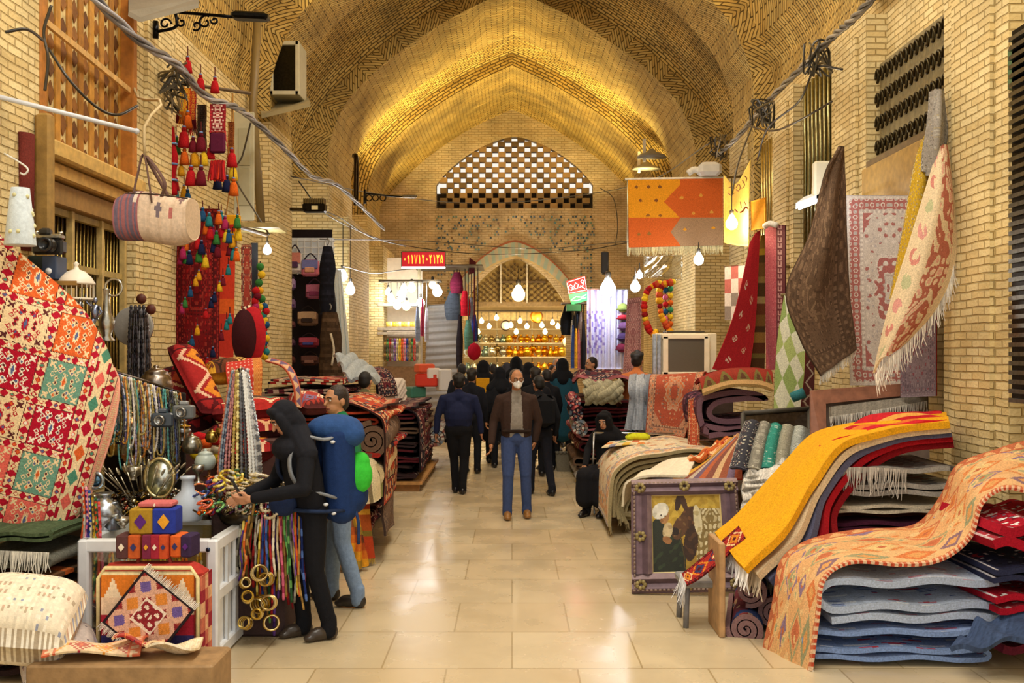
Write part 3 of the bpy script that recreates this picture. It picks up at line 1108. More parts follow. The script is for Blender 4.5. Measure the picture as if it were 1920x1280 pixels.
# ---- big compartment kilim hung across the front of the first stall
def hero():
    pts = [(11, 544, None, 1), (11, 637, None, 2), (11, 728, None, 3), (11, 821, None, 4), (11, 914, None, 5), (175, 581, None, 1), (169, 675, None, 2), (137, 760, None, 3),
           (113, 850, None, 4), (100, 931, None, 5), (90, 560, None, 1), (85, 655, None, 2), (10, 452, None, 0), (120, 482, None, 0),
           (222, 720, 0, None), (214, 765, 0, None), (192, 850, 0, None), (163, 930, 0, None), (184, 625, -.85, None), (169, 672, -.85, None), (162, 712, -.85, None), (147, 753, -.85, None),
           (118, 850, -.85, None), (95, 945, -.85, None), (103, 578, -1.75, None), (81, 662, -1.75, None), (67, 731, -1.75, None), (45, 790, -1.75, None), (24, 876, -1.75, None),
           (30, 469, -2.7, None), (20, 540, -2.7, None)]
    def basis(x, y):
        x, y = (x-100)/150., (y-730)/250.
        return np.stack((x*0+1, x, y, x*y, x*x, y*y), axis=-1)
    def fit(k):
        q = [p for p in pts if p[k] is not None]
        A = basis(np.array([p[0] for p in q], float), np.array([p[1] for p in q], float))
        return np.linalg.lstsq(A, np.array([p[k] for p in q], float), rcond=None)[0]
    fs, ft = fit(2), fit(3)
    rows = [[(-70, 375, 6.75), (20, 458, 6.75), (112, 535, 6.8), (165, 590, 6.85), (200, 650, 6.9), (214, 690, 6.95)],
            [(-70, 540, 6.5), (20, 570, 6.5), (100, 625, 6.52), (160, 665, 6.6), (205, 700, 6.72), (223, 722, 6.85)],
            [(-70, 690, 6.38), (20, 720, 6.38), (90, 755, 6.4), (150, 775, 6.48), (195, 792, 6.6), (213, 798, 6.72)],
            [(-70, 830, 6.32), (20, 845, 6.32), (80, 870, 6.34), (130, 885, 6.4), (165, 893, 6.5), (182, 895, 6.62)],
            [(-70, 930, 6.3), (20, 940, 6.3), (70, 952, 6.32), (110, 960, 6.38), (140, 960, 6.45), (156, 955, 6.55)],
            [(-70, 1000, 6.3), (10, 1004, 6.3), (60, 1004, 6.32), (95, 1000, 6.36), (118, 993, 6.4), (132, 980, 6.46)]]
    NU, NV = 330, 190
    G = patch(net(rows), NU, NV)
    Q = (G[1:, 1:]+G[:-1, :-1])/2
    px, py = CX+Q[..., 0]/Q[..., 1]*F, HY+(CH-Q[..., 2])/Q[..., 1]*F
    B = basis(px, py)
    s, t = B @ fs, B @ ft
    C = np.zeros(s.shape+(3,))
    pal = {k: lin(v) for k, v in dict(cr='EAD0A4', orange='D8622C', red='B0142E', teal='6C9A86', salmon='E0685C', white='F0E6D4', blue='56648E', dark='5A2A2A', pink='EFA08C', green='4E8A72').items()}
    cyc = [pal[k] for k in ('blue', 'white', 'green', 'orange', 'cr')]
    # squares
    cs = s+.85
    ci, cf = np.floor(-cs).astype(int), (-cs) % 1
    ri, rf = np.floor(t).astype(int), t % 1
    table = {0: {-1: 'cr', 0: 'orange', 1: 'orange', 2: 'teal', 3: 'red', 4: 'teal', 5: 'salmon', 6: 'cr'}, 1: {-1: 'cr', 0: 'orange', 1: 'cr', 2: 'red', 3: 'cr', 4: 'salmon', 5: 'salmon', 6: 'cr'},
             2: {-1: 'red', 0: 'cr', 1: 'cr', 2: 'red', 3: 'cr', 4: 'red', 5: 'salmon', 6: 'cr'}}
    for i in range(3):
        for j in range(-2, 8):
            mk = (ci == i) & (ri == j)
            nm = table[i].get(j, 'red')
            C[mk] = pal[nm]
            a, b = (cf-.4)/.4, (rf-.58)/.42
            A, Bb = np.abs(a), np.abs(b)
            light = pal['red'] if nm in ('cr',) else pal['white']
            if nm in ('orange', 'salmon', 'teal'):
                light = pal['cr']
            def put(mask, c):
                C[mk & mask] = c
            put(np.abs(A-.1)+Bb*.05 < .03, light)
            put((A/.16+Bb/.42) < 1, light)
            put((A/.09+Bb/.27) < 1, pal['blue'] if nm != 'teal' else pal['orange'])
            for (u, v, c) in ((.42, .12, 0), (.66, .28, 1), (.3, .5, 2), (.55, .52, 1), (.18, .62, 0), (.36, .74, 3)):
                d = np.abs(A-u)/.13+np.abs(Bb-v)/.15
                put(d < 1, light)
                put(d < .55, [pal['dark'], pal[nm], pal['blue'], pal['orange'] if nm != 'orange' else pal['red']][c])
            d = np.maximum(np.abs(A-.76), np.abs(Bb-.78))
            put((d < .15) & ((np.abs(A-.76)-.07)*(np.abs(Bb-.78)-.07) > -.001), pal['dark'] if nm == 'cr' else light)
    def band(mask, along, across, width):
        """red band of cream hourglasses and small diamonds"""
        al = (along*3.2) % 1
        k = np.floor(along*3.2).astype(int)
        ac = np.abs(across)/width
        C[mask] = pal['cr']
        C[mask & (np.abs(al-.5)*2 > .42+.5*ac)] = pal['red']
        dd = np.abs(al-.5)*2/.42+ac/.62
        for q in range(5):
            C[mask & (dd < 1) & (k % 5 == q)] = pal['red'] if q != 1 else pal['salmon']
            C[mask & (dd < .68) & (k % 5 == q)] = cyc[q]
        C[mask & (ac > .86)] = pal['dark']
    sq = s < -.85
    band(sq & (cf > .8), t, cf-.9, .1)
    band(sq & (rf < .17), s*1.1, rf-.085, .085)
    band((s > -.85) & (s < -.66), t, s+.755, .095)
    band((s > -.34) & (s < -.1), t, s+.22, .12)
    mk = (s >= -.66) & (s <= -.34)
    C[mk] = pal['cr']
    al, k, ac = (t*1.9) % 1, np.floor(t*1.9).astype(int), np.abs(s+.5)/.16
    dd = np.floor((np.abs(al-.5)*2/.85+ac/.95)*6)/6
    for q, nm in enumerate(('green', 'red', 'orange', 'green', 'salmon')):
        C[mk & (dd < .8) & (k % 5 == q)] = pal[nm]
    C[mk & (ac > .62) & (np.abs(al-.5) > .28)] = pal['red']
    mk = s >= -.1
    C[mk] = pal['pink']
    C[mk & (s > -.05) & ((t*22) % 1 > .5)] = pal['cr']
    tb = np.linspace(0, 1, C.shape[0])[:, None]*np.ones(C.shape[1])[None]
    C[tb > .955] = pal['salmon']
    C[tb > .975] = pal['cr']
    C[(tb > .957) & (tb < .973) & ((s*9) % 1 > .5)] = pal['cr']
    C = mottled(C, .05, 5)
    o = thing('hanging_kilim', 'large red kilim of coloured squares hung over the front stall', 'rug', pp(60, 1000, 6.45))
    sheet('pile', G, C, .016, M['pile'], o)
    for a in (G[:, -1],):
        mb = MB()
        mb.tube(catmull(a[::8], 60), .009, 'D89A84', 6)
        mb.build('selvedge', M['cloth'], o)
hero()

# ---- stack of folded rugs under the kilim and two rolls in front
rugs_low = [('olive and grey folded rug with a long white fringe under the big kilim', '6E6A58', 0, 1012, 118), ]
def stackrug(label, x0, x1, d0, d1, z0, h, design, layers=3, yaw=0.0, seed=0, ns=50, group=None, edge=None, fr=None, sag=0):
    return folded_rug(label, np.array(((x0+x1)/2, (d0+d1)/2, z0)), x1-x0, d1-d0, h, layers, yaw, design, group, ns, seed, 'pile', edge, 'rug', sag, 'folded_rug', fr)
stackrug('dark green folded rug directly under the hem of the big kilim', -3.3, -2.74, 5.95, 6.7, .78, .1, lambda a, b: plain(a, b, '4A5A40', .2), 2, .05, 1)
o = stackrug('grey folded rug with hanging white fringe below the dark green one', -3.3, -2.78, 5.95, 6.6, .6, .16, lambda a, b: plain(a, b, '6A6A60', .2), 2, .0, 2)
fringe([(-3.3, 5.94, .76), (-3.0, 5.93, .75), (-2.76, 5.93, .74)], (0, -.2, -1), .13, 'D6D2C6', o, 70)
stackrug('brown and orange folded kilim low in the front heap', -3.3, -2.74, 5.9, 6.6, .42, .17, lambda a, b: stripes(a, b, [(2, '6A4A30'), (1, 'C8642A'), (2, '3C3428'), (1, 'A88A5A')]), 3, .0, 3)
stackrug('dark patterned folded rug at the foot of the front heap', -3.3, -2.72, 5.85, 6.6, .0, .41, P_('dark', 1.4, 3), 5, .0, 4)

# ---- white framed glass showcase
o = thing('display_case', 'white framed glass showcase with necklaces inside it', 'showcase', (-2.25, 6.53, 0))
xa, xb, ya, yb, zt = -2.66, -1.86, 6.2, 6.87, .775
Wh = 'E8ECF2'
for (x, y) in ((xa, ya), (xb, ya), (xa, yb), (xb, yb)):
    MB().box((x, y, zt/2), (.07, .07, zt), Wh, bev=.012).build('corner_post', M['paint'], o)
for (y, z) in ((ya, zt-.04), (yb, zt-.04), (ya, .05), (yb, .05)):
    MB().box(((xa+xb)/2, y, z), (xb-xa, .065, .08), Wh, bev=.01).build('cross_rail', M['paint'], o)
for (x, z) in ((xa, zt-.04), (xb, zt-.04), (xa, .05), (xb, .05), (xb, .42)):
    MB().box((x, (ya+yb)/2, z), (.065, yb-ya, .08), Wh, bev=.01).build('side_rail', M['paint'], o)
mb = MB()
mb.box((xb+.02, 6.42, .4), (.02, .02, .7), 'C9CFD8')
mb.box((xb+.02, 6.6, .4), (.02, .02, .7), 'C9CFD8')
mb.build('sliding_edge', M['paint'], o)
MB().box(((xa+xb)/2, ya+.01, .38), (xb-xa-.07, .008, .62), 'FFFFFF').build('front_glass', M['glass'], o)
MB().box((xb-.01, (ya+yb)/2, .4), (.02, yb-ya-.07, .68), 'EDF0F4').build('side_panel', M['paint'], o)
MB().box(((xa+xb)/2, (ya+yb)/2, zt+.004), (xb-xa+.05, yb-ya+.05, .01), 'E4F0F0').build('top_glass', M['glass'], o)
MB().box(((xa+xb)/2, (ya+yb)/2, .012), (xb-xa, yb-ya, .024), 'D8DCE2').build('base', M['paint'], o)
MB().box(((xa+xb)/2, yb-.03, .4), (xb-xa-.06, .01, .7), '8A7A40').build('back_panel', M['paint'], o)
MB().lathe([(.012, 0), (.014, .012), (.006, .014)], (xb-.02, ya-.033, zt-.06), '3C4660', 12, rot=rotx(math.pi/2)).build('lock', M['metal'], o)

def strand(label, pts, r, cols, group=None, n=5, step=.016, cat='necklace', name='bead_necklace', mat='bead', alt=.55):
    """string of beads along a path"""
    pts = np.asarray(pts, float)
    L = np.linalg.norm(np.diff(catmull(pts, 60), axis=0), axis=1).sum()
    k = max(6, int(L/step))
    q = catmull(pts, 2*k+1)
    rs = np.where(np.arange(2*k+1) % 2 == 1, r, r*alt)
    m = MB()
    m.tube(q, rs, cols[0], n)
    cc = np.array([lin(c) for c in cols])
    s = RG.randint(0, 50)
    ids = [(i//2*7+s+(i//2)**2 % 3) % len(cols) for i in range(2*k)]
    C = np.repeat(cc[ids], n, axis=0)
    m.c[-1] = np.concatenate((C, cc[:1], cc[:1]))
    return tag(m.build(name, M[mat]), label, cat, group)

def loop(c, w, h, dx=0.0, dy=0.0, tw=0.0):
    """necklace hanging from a hook: two sides and a rounded foot"""
    c = np.asarray(c, float)
    return [c+(-.004, 0, 0), c+(-w*.4+dx*.3, dy*.5, -h*.35), c+(-w*.5+dx*.7, dy, -h*.75), c+(-w*.3+dx, dy, -h*.96), c+(dx, dy, -h), c+(w*.3+dx, dy, -h*.96), c+(w*.5+dx*.7, dy, -h*.75), c+(w*.4+dx*.3, dy*.5, -h*.35), c+(.004, 0, 0)]

gold = ['C8A02A', 'E0C040', 'A8841C', 'D8B038']
cn = ['amber', 'golden', 'olive-gold', 'lemon']
for i in range(9):
    x = xa+.1+i*.078
    strand('%s necklace hanging inside the showcase, %s along' % (cn[i % 4], ORD[i]), loop((x, 6.36+.05*(i % 3), .68), .05, .5+.06*(i % 2)), .011, [gold[i % 4], gold[(i+1) % 4], ('E07A20', 'D8D0A0', 'B89A20')[i % 3]], 'necklaces inside the showcase', step=.02)

# ---- suitcase of kilim cloth, boxes and tile in front
o = thing('kilim_suitcase', 'suitcase covered in striped kilim, standing before the showcase', 'suitcase', (-2.1, 5.92, 0))
cx, cy = -2.12, 5.9
def suit(nu, nv):
    U, V = uvgrid(nu, nv)
    C = pick(['D87A28', 'E8C8A8', 'B0283A', '3A3468', 'C8502A'], np.clip(np.searchsorted([.0, .25, .42, .62, .8], V, side='right')-1, 0, 4))
    tri = np.abs(((U*4) % 1)-.5)*2
    C[(V < .25) & (tri*.25 < V-.06)] = lin('F0D8B8')
    C[(V < .04)] = lin('F0E0B0')
    return mottled(C, .06)
mbs = MB()
mbs.box((cx, cy, .35), (.62, .2, .68), 'B0382E', bev=.05)
mbs.build('body', M['cloth'], o)
G = np.array([[(cx-.27+.54*u, cy-.106-.004*math.sin(v*3.1), .66-.6*v) for v in np.linspace(0, 1, 61)] for u in np.linspace(0, 1, 55)])
sheet('front_panel', G, suit(54, 60), -.006, M['cloth'], o)
mb = MB()
ring = [(-.29, .04), (-.29, .6), (-.25, .66), (.25, .66), (.29, .6), (.29, .04)]
mb.tube([(cx+x, cy-.1, z+.02) for x, z in ring], .012, 'E8D8A0', 6)
mb.build('piping', M['cloth'], o)
U, V = uvgrid(14, 40)
G = np.array([[(cx+.312, cy-.1+.2*u, .05+.58*v) for v in np.linspace(0, 1, 41)] for u in np.linspace(0, 1, 15)])
C = pick(['C8705A', 'E0B088', '9A2A38'], ((np.floor(V*7)+np.floor(U*3)) % 3).astype(int))
sheet('side_gusset', G, mottled(C, .1), .006, M['cloth'], o)
MB().tube(catmull([(cx-.1, cy, .68), (cx-.07, cy, .73), (cx+.07, cy, .73), (cx+.1, cy, .68)], 12), .012, '8A3A30', 6).build('handle', M['cloth'], o)

def tile_rug(label, c, w, h, rot, design, fr=None, th=.012, n=50, name='small_rug', cat='rug', group=None):
    o = thing(name, label, cat, c, group)
    G = np.array([[np.asarray(c)+np.asarray(rot) @ np.array((w*(u-.5), 0, h*(.5-v))) for v in np.linspace(0, 1, n+1)] for u in np.linspace(0, 1, n+1)])
    sheet('pile', G, design(n, n), -th, M['pile'], o)
    if fr:
        for e in (0, -1):
            d = (G[:, 0]-G[:, -1])[0]
            fringe(G[:, e], d if e == 0 else -d, fr, 'E8E2D8', o, 46, seed=e+5)
    return o
def tiledesign(nu, nv):
    U, V = uvgrid(nu, nv)
    a, b = np.abs(U-.5)*2, np.abs(V-.5)*2
    idx = np.zeros(U.shape, int)
    k = (np.floor(U*9)+np.floor(V*9)).astype(int)
    e = np.maximum(a, b)
    idx[(e < .9) & (k % 2 == 0)] = 1
    for (u, v) in ((.62, .62), (.62, 0), (0, .62)):
        d = np.floor((np.abs(a-u)+np.abs(b-v))*9)/9
        idx[d < .34] = 2
        idx[d < .12] = 3 if u and v else 4
    idx[(e < .4)] = 5
    idx[(e < .4) & ((np.abs(np.hypot(a-.2, b-.17)-.12) < .05) | ((a < .05) & (b < .3)))] = 0
    idx[(e > .93)] = 6
    idx[(e > .9) & (e < .93)] = 5
    return mottled(pick(['8E2A30', 'A04A3A', 'D8A890', '6E5A9A', 'D8883A', 'EAD8C4', '2A2024'], idx), .05)
tile_rug('small maroon rug square tilted on its corner against the suitcase', np.array((-2.09, 5.72, .42)), .38, .38, rotx(-.15) @ roty(math.radians(37)), tiledesign, .04)
# little boxes covered in kilim cloth on top of the suitcase
def kbox(label, c, s, cols, seed, rz=0.0, knob=None):
    o = thing('kilim_box', label, 'box', np.asarray(c)-(0, 0, s[2]/2), 'kilim covered boxes on the suitcase')
    R_ = rotz(rz)
    n = len(cols)
    for i, cc in enumerate(cols):
        x = (-.5+(i+.5)/n)*s[0]
        MB().box(np.asarray(c)+R_ @ np.array((x, 0, 0)), (s[0]/n*1.0, s[1], s[2]), cc, R_, bev=.008 if n < 3 else .004).build('panel', M['cloth'], o)
        d = np.asarray(c)+R_ @ np.array((x, -s[1]/2-.002, 0))
        mb = MB()
        a = min(s[0]/n, s[2])*.26
        mb.poly([d+R_ @ np.array(q) for q in ((-a, 0, 0), (0, 0, -a*1.3), (a, 0, 0), (0, 0, a*1.3))], .005, ('5A2A7A', 'E0A030', 'E8DCC8', '3A3A6A')[(i+seed) % 4], normal=(0, -1, 0))
        mb.build('motif', M['cloth'], o)
    return o
kbox('mustard and blue woven box topmost on the suitcase', (-2.13, 5.96, .935), (.27, .16, .15), ['A8842A', '2A3A9A'], 0, .05)
kbox('maroon woven box at the end of the row on the suitcase', (-2.26, 5.92, .79), (.14, .14, .14), ['5A3A3A', 'C05A2A'], 2)
kbox('crimson patterned woven box in the middle of the row on the suitcase', (-2.1, 5.92, .79), (.15, .14, .14), ['7A2A48', 'A0283A', 'C8502A'], 1)
kbox('orange and plum woven box beside the crimson box', (-1.95, 5.94, .79), (.13, .14, .13), ['D8642A', '3A2A4A'], 3, -.1)
kbox('flat pink woven box lying on the mustard and blue box', (-2.12, 5.97, 1.03), (.2, .13, .03), ['C86A6A'], 2)
# pieces lying flat at the very front
for i, (lb, x, y, z, w, h, a, pal) in enumerate((('cream cloth with pink zigzags spread before the suitcase', -2.3, 5.52, .3, .5, .3, .2, ['E8D4B0', 'D86A4A', 'E8A040', 'B03A4A']),
                                         ('red woven purse lying on the cream zigzag cloth', -2.06, 5.5, .335, .22, .16, -.3, ['B03434', 'E8C8A0', '5A2A4A', 'E09040']),
                                         ('cream sheepskin scrap lying beside the red purse', -1.86, 5.5, .31, .26, .22, .1, ['EADCC0', 'E0CCA4', 'F0E4CC', 'D8C49C']))):
    G = np.array([[np.array((x, y, z))+rotz(a) @ np.array((w*(u-.5), h*(v-.5), .02*math.sin(5*u+3*v)+.03*math.sin(4*v+i))) for v in np.linspace(0, 1, 25)] for u in np.linspace(0, 1, 37)])
    o = thing('flat_textile', lb, 'textile', (x, y, z-.03))
    sheet('cloth_panel', G, kilim(36, 24, pal, 4, .6), -.012, M['cloth'], o)
tag(MB().box((-2.1, 5.5, .13), (1.0, .36, .26), '9A7A52', bev=.01).build('low_bench', M['wood']), 'low timber bench under the flat textiles at the front', 'bench')

# ---- table behind the showcase, crowded with silver, cameras and beads
tag(MB().box((-2.8, 7.4, .4), (1.36, 1.0, .8), '5A4A38', bev=.01).build('trestle_table', M['wood']), 'dark table crowded with silverware behind the showcase', 'table')
o = thing('bead_table', 'cloth covered stand heaped with bead strings beside the tourist', 'table', (-1.78, 7.15, 0))
MB().box((-1.8, 7.12, .42), (.5, .7, .84), '4A3A3A', bev=.02).build('stand', M['cloth'], o)
prof_l = {
    'vase': [(.3, 0), (.32, .04), (.2, .1), (.42, .35), (.46, .5), (.3, .72), (.16, .82), (.17, .92), (.26, 1), (.2, .98)],
    'jug': [(.36, 0), (.4, .05), (.44, .3), (.36, .6), (.2, .75), (.2, .88), (.3, 1), (.25, .97)],
    'bowl': [(.25, 0), (.3, .06), (.2, .15), (.55, .5), (.8, 1), (.75, .98), (.5, .52)],
    'goblet': [(.3, 0), (.32, .05), (.08, .12), (.07, .45), (.2, .55), (.34, .75), (.32, 1), (.28, .98)],
    'pot': [(.3, 0), (.45, .1), (.55, .4), (.45, .7), (.35, .78), (.38, .82), (.2, .92), (.06, .96), (.1, 1.02), (.03, 1.06)],
    'cup': [(.4, 0), (.46, .05), (.5, 1), (.46, .98), (.42, .1)],
    'bottle': [(.3, 0), (.33, .05), (.33, .5), (.15, .68), (.13, .92), (.17, .94), (.17, 1)],
}
def vessel(kind, label, c, h, col, mat='metal', group=None, handle=False, cat=None, n=14):
    o = thing(kind, label, cat or kind, c, group)
    MB().lathe([(r*h, z*h) for r, z in prof_l[kind]], c, col, n).build('body', M[mat], o)
    if handle:
        MB().tube(catmull([c+np.array((.38*h, 0, .3*h)), c+np.array((.62*h, 0, .5*h)), c+np.array((.55*h, 0, .8*h)), c+np.array((.2*h, 0, .85*h))], 10), .035*h, col, 6).build('handle', M[mat], o)
    return o
tag(MB().box(pp(293, 745, 7.75)*(1, 1, 0)+(0, 0, 1.19), (.2, .2, .78), '5A4E40', bev=.01).build('plinth', M['wood']), 'narrow dark plinth under the grey stone mortar', 'plinth')
wares = [('pewter vase standing at the table edge beside the big kilim', 'vase', 178, 990, 6.55, .2, 'A4ACB8'), ('grey flower vase second from the big kilim', 'vase', 196, 992, 6.55, .24, 'B0B6BE'),
         ('slim bluish bottle third from the big kilim', 'bottle', 212, 992, 6.55, .18, '8E98A8'), ('dented silver bowl on the showcase top', 'bowl', 230, 990, 6.5, .07, 'B8B4A8'),
         ('grey stone mortar on the ledge by the brick pier', 'pot', 293, 745, 7.75, .24, '8A7E74'), ('green plastic cup standing on the camera shelf', 'cup', 299, 754, 7.4, .1, '2AA86A'),
         ('brass goblet at the back of the silver table', 'goblet', 345, 800, 7.5, .16, 'C8A850'), ('dark pewter jug beside the green cup', 'jug', 330, 800, 7.6, .2, '6A6A70'),
         ('tarnished silver teapot behind the bead strings', 'pot', 360, 850, 7.3, .14, '9A968A'), ('silver sugar bowl amid the spoons', 'bowl', 250, 900, 7.0, .1, 'C8C2B0'),
         ('white kettle-like jar with printed arch beside the showcase lock', 'bottle', 352, 975, 6.75, .3, 'B8C4D4'), ('small brass bell cup near the spoons', 'cup', 300, 905, 7.0, .07, 'C0A050'),
         ('glass jar half hidden by bead strings', 'pot', 385, 880, 7.1, .14, 'B0BCB4'), ('copper pot deep in the silver table', 'pot', 318, 860, 7.3, .13, 'A8683A'),
         ('pewter goblet between spoons and beads', 'goblet', 372, 905, 7.0, .13, 'A8A8A0'), ('tin tankard with a handle behind the spoons', 'jug', 285, 850, 7.3, .16, '8C8E90')]
for lb, k, x, y, d, h, c in wares:
    vessel(k, lb, pp(x, y, d), h, c, 'metal' if 'plastic' not in lb and 'white' not in lb and 'glass' not in lb else 'plastic', 'wares on the silver table', k in ('jug',))
# three more old cameras on the table
for i, (x, y, d, cc, lb) in enumerate(((318, 775, 7.3, '2A2A2C', 'black folding camera beside the green cup'), (345, 785, 7.2, '6A6E70', 'grey cine camera next to the folding camera'), (305, 800, 7.1, '38414C', 'old slate-blue camera in front of the folding camera'))):
    c = pp(x, y, d)
    o = thing('old_camera', lb, 'camera', c)
    MB().box(c+(0, 0, .05), (.15, .08, .1), cc, rotz(.2*i-.2), bev=.012).build('body', M['plastic'], o)
    MB().box(c+(0, 0, .115), (.06, .05, .03), tint(cc, 1.3), bev=.008).build('viewfinder', M['plastic'], o)
    MB().lathe([(.036, 0), (.038, .04), (.03, .045), (.028, .02)], c+(0, -.04, .05), '9A9A98', 14, rot=rotx(math.pi/2)).build('lens', M['metal'], o)
# silver spoons fanned out on the table
for i in range(22):
    px_, py_, k_ = 210+RG.random()*210, 800+RG.random()*95, ('vase', 'goblet', 'pot', 'jug', 'bowl', 'bottle', 'cup')[i % 7]
    vessel(k_, '%s %s in the back rows of the silver table, %s piece' % (('tarnished', 'brass', 'pewter', 'dull copper')[i % 4], k_, ORD[i]), pp(px_, py_, 7.62-.004*(py_-800)), RG.uniform(.09, .16), ('8A867A', 'B0924A', '9A9EA4', '9A6A44')[i % 4], 'metal', 'small wares in the back rows of the silver table')
for i in range(16):
    a = math.radians(-70+i*9)
    c = pp(215+i*6.5, 925-10*math.sin(i), 6.85+.03*(i % 4))
    d = np.array((math.sin(a)*.2, -.05, .12+.1*math.cos(a)))
    o = thing('spoon', 'engraved silver spoon, %s of the fan on the silver table' % ORD[i], 'spoon', c, 'silver spoons fanned on the table')
    MB().tube([c, c+d*.5, c+d*.75], [.006, .004, .005], 'C8C0A8', 5).build('handle', M['metal'], o)
    MB().ball(c+d*.92, (.017, .008, .032), 'D4CCB4', 8, rot=frame_to(d)).build('spoon_bowl', M['metal'], o)
# hand mirror, round buckle and little oddments
for i, (x, y, d, r, cc, lb) in enumerate(((300, 895, 6.9, .1, 'D8C890', 'oval brass framed mirror leaning among the spoons'), (180, 900, 6.6, .05, '9AA8B0', 'round enamel plate hanging at the kilim edge'), (252, 612, 8.8, .165, '9A9A9A', 'round grey tambourine hung on the brick pier'))):
    c = pp(x, y, d)
    o = thing(('hand_mirror', 'enamel_plate')[i] if i < 2 else 'tambourine', lb, 'mirror' if i == 0 else ('plate' if i == 1 else 'tambourine'), c-(0, 0, r))
    if i == 2:
        MB().lathe([(r*1.05, 0), (r*1.05, .04), (r, .045), (r*.4, .05)], c, 'A4A29E', 28, rot=rotx(math.pi/2)).build('skin', M['plaster'], o)
    else:
        MB().lathe([(r*.9, 0), (r*.9, .006)], c, 'DCE4E0' if i == 0 else '5A7A90', 20, rot=rotx(math.pi/2), sy=1.35 if i == 0 else 1).build('disc', M['metal'], o)
    t = np.linspace(0, 6.283, 26)[:-1]
    MB().tube([c+(r*math.cos(q), -.01, r*(1.35 if i == 0 else 1)*math.sin(q)) for q in t], .012, cc, 6, closed=True).build('rim', M['metal'], o)
# dark scarf-like strands over the tambourine
dk = [('1E1C22', '3A3440', '2A2A34'), ('24222A', '6A6A74', '1A1A20'), ('3A2A2A', '1E1A1E', '584848')]
for i in range(12):
    x = 246+i*2.6
    strand('long dark bead string over the tambourine, %s along' % ORD[i], loop(pp(x, 572+(i % 3)*8, 8.62-.02*(i % 4)), .05, .75+.05*(i % 4), .01*(i % 3)), .013, dk[i % 3], 'dark bead strings over the tambourine', step=.026)
for (x, y, lb) in ((265, 560, 'dark red wooden knob on top of the tambourine peg'), (283, 580, 'brown wooden knob beside the dark red one')):
    tag(MB().ball(pp(x, y, 8.6), .045, '5A2418', 10).build('wooden_finial', M['wood']), lb, 'knob')
# rail with necklaces in front of the pier
o = tag(MB().tube([pp(196, 690, 6.95), pp(335, 735, 7.3)], .012, '5A5048', 6).build('necklace_rail', M['metal']), 'thin rail carrying necklaces between the kilim and silver table', 'rail')
pal_n = [('silver', ['B8B8B0', '8A8A84', 'D8D8D0']), ('lapis blue', ['3A4A8A', '5A6AAA', 'C8C8D0']), ('pearl', ['E8E0D4', 'D8D0C0', 'F0EAE0']), ('olive', ['7A7A4A', '9A9460', '5A5A34']),
         ('violet', ['5A4A7A', '7A6A9A', 'B0A8C0']), ('brass', ['C0A050', 'A08438', 'E0C87A']), ('black', ['24222A', '44424A', '1A181E']), ('turquoise', ['3A8A8A', '5AA8A0', 'D0D8D0']), ('amber', ['C87A2A', 'E09A3A', '8A5A20'])]
tag(MB().box((-2.84, 7.72, 1.2), (.6, .05, .85), '2A2420', rotz(.12), bev=.01).build('dark_backing', M['cloth']), 'added dark backing board behind the necklaces on the thin rail', 'board')  # dark board added so the gaps between the necklaces show dark
for i in range(52):
    f = i/51
    c = pp(200+f*134, 694+f*42, 6.93+f*.35)+np.array((0, RG.uniform(-.04, .04), 0))
    nm, cc = pal_n[(i*5+i//9) % 9]
    strand('%s bead necklace, %s along the thin rail' % (nm, ORD[i]), loop(c, RG.uniform(.05, .09), RG.uniform(.35, .72), RG.uniform(-.03, .03)), RG.uniform(.007, .011), cc, 'necklaces on the thin rail', step=.018)
# tall bunch of bead strings on its own stand
o = tag(MB().tube([pp(450, 690, 7.05), pp(450, 1000, 7.05)], .014, '4A443C', 6).build('necklace_stand', M['metal']), 'upright stand under the tall bunch of bead strings', 'stand')
pal_b = [('silver grey', ['9A9A9A', 'C8C8C8', '6A6A70']), ('charcoal', ['3A3A40', '5A5A60', '2A2A30']), ('rose', ['B87A7A', 'D8A8A0', '8A4A50']), ('rust', ['A04A34', 'C87A5A', '6A2A24']),
         ('white', ['E8E8E4', 'D0D0CC', 'F0F0EC']), ('golden', ['C8A850', '9A8038', 'E8D890']), ('blue-grey', ['5A6A80', '8A98A8', '44506A'])]
for i in range(30):
    a = 2*math.pi*i/30
    c = pp(449, 690, 7.05)+np.array((.05*math.cos(a), .05*math.sin(a), RG.uniform(-.05, .01)))
    dx = .1*math.cos(a)
    nm, cc = pal_b[(i//2*3) % 7]
    strand('%s bead string in the tall bunch, %s round the stand' % (nm, ORD[i]), [c, c+(dx*.5, .03*math.sin(a), -.3), c+(dx*.9, .06*math.sin(a), -.6), c+(dx, .07*math.sin(a), -.86-.08*RG.random())], RG.uniform(.011, .016), cc, 'bead strings of the tall bunch', step=.024)
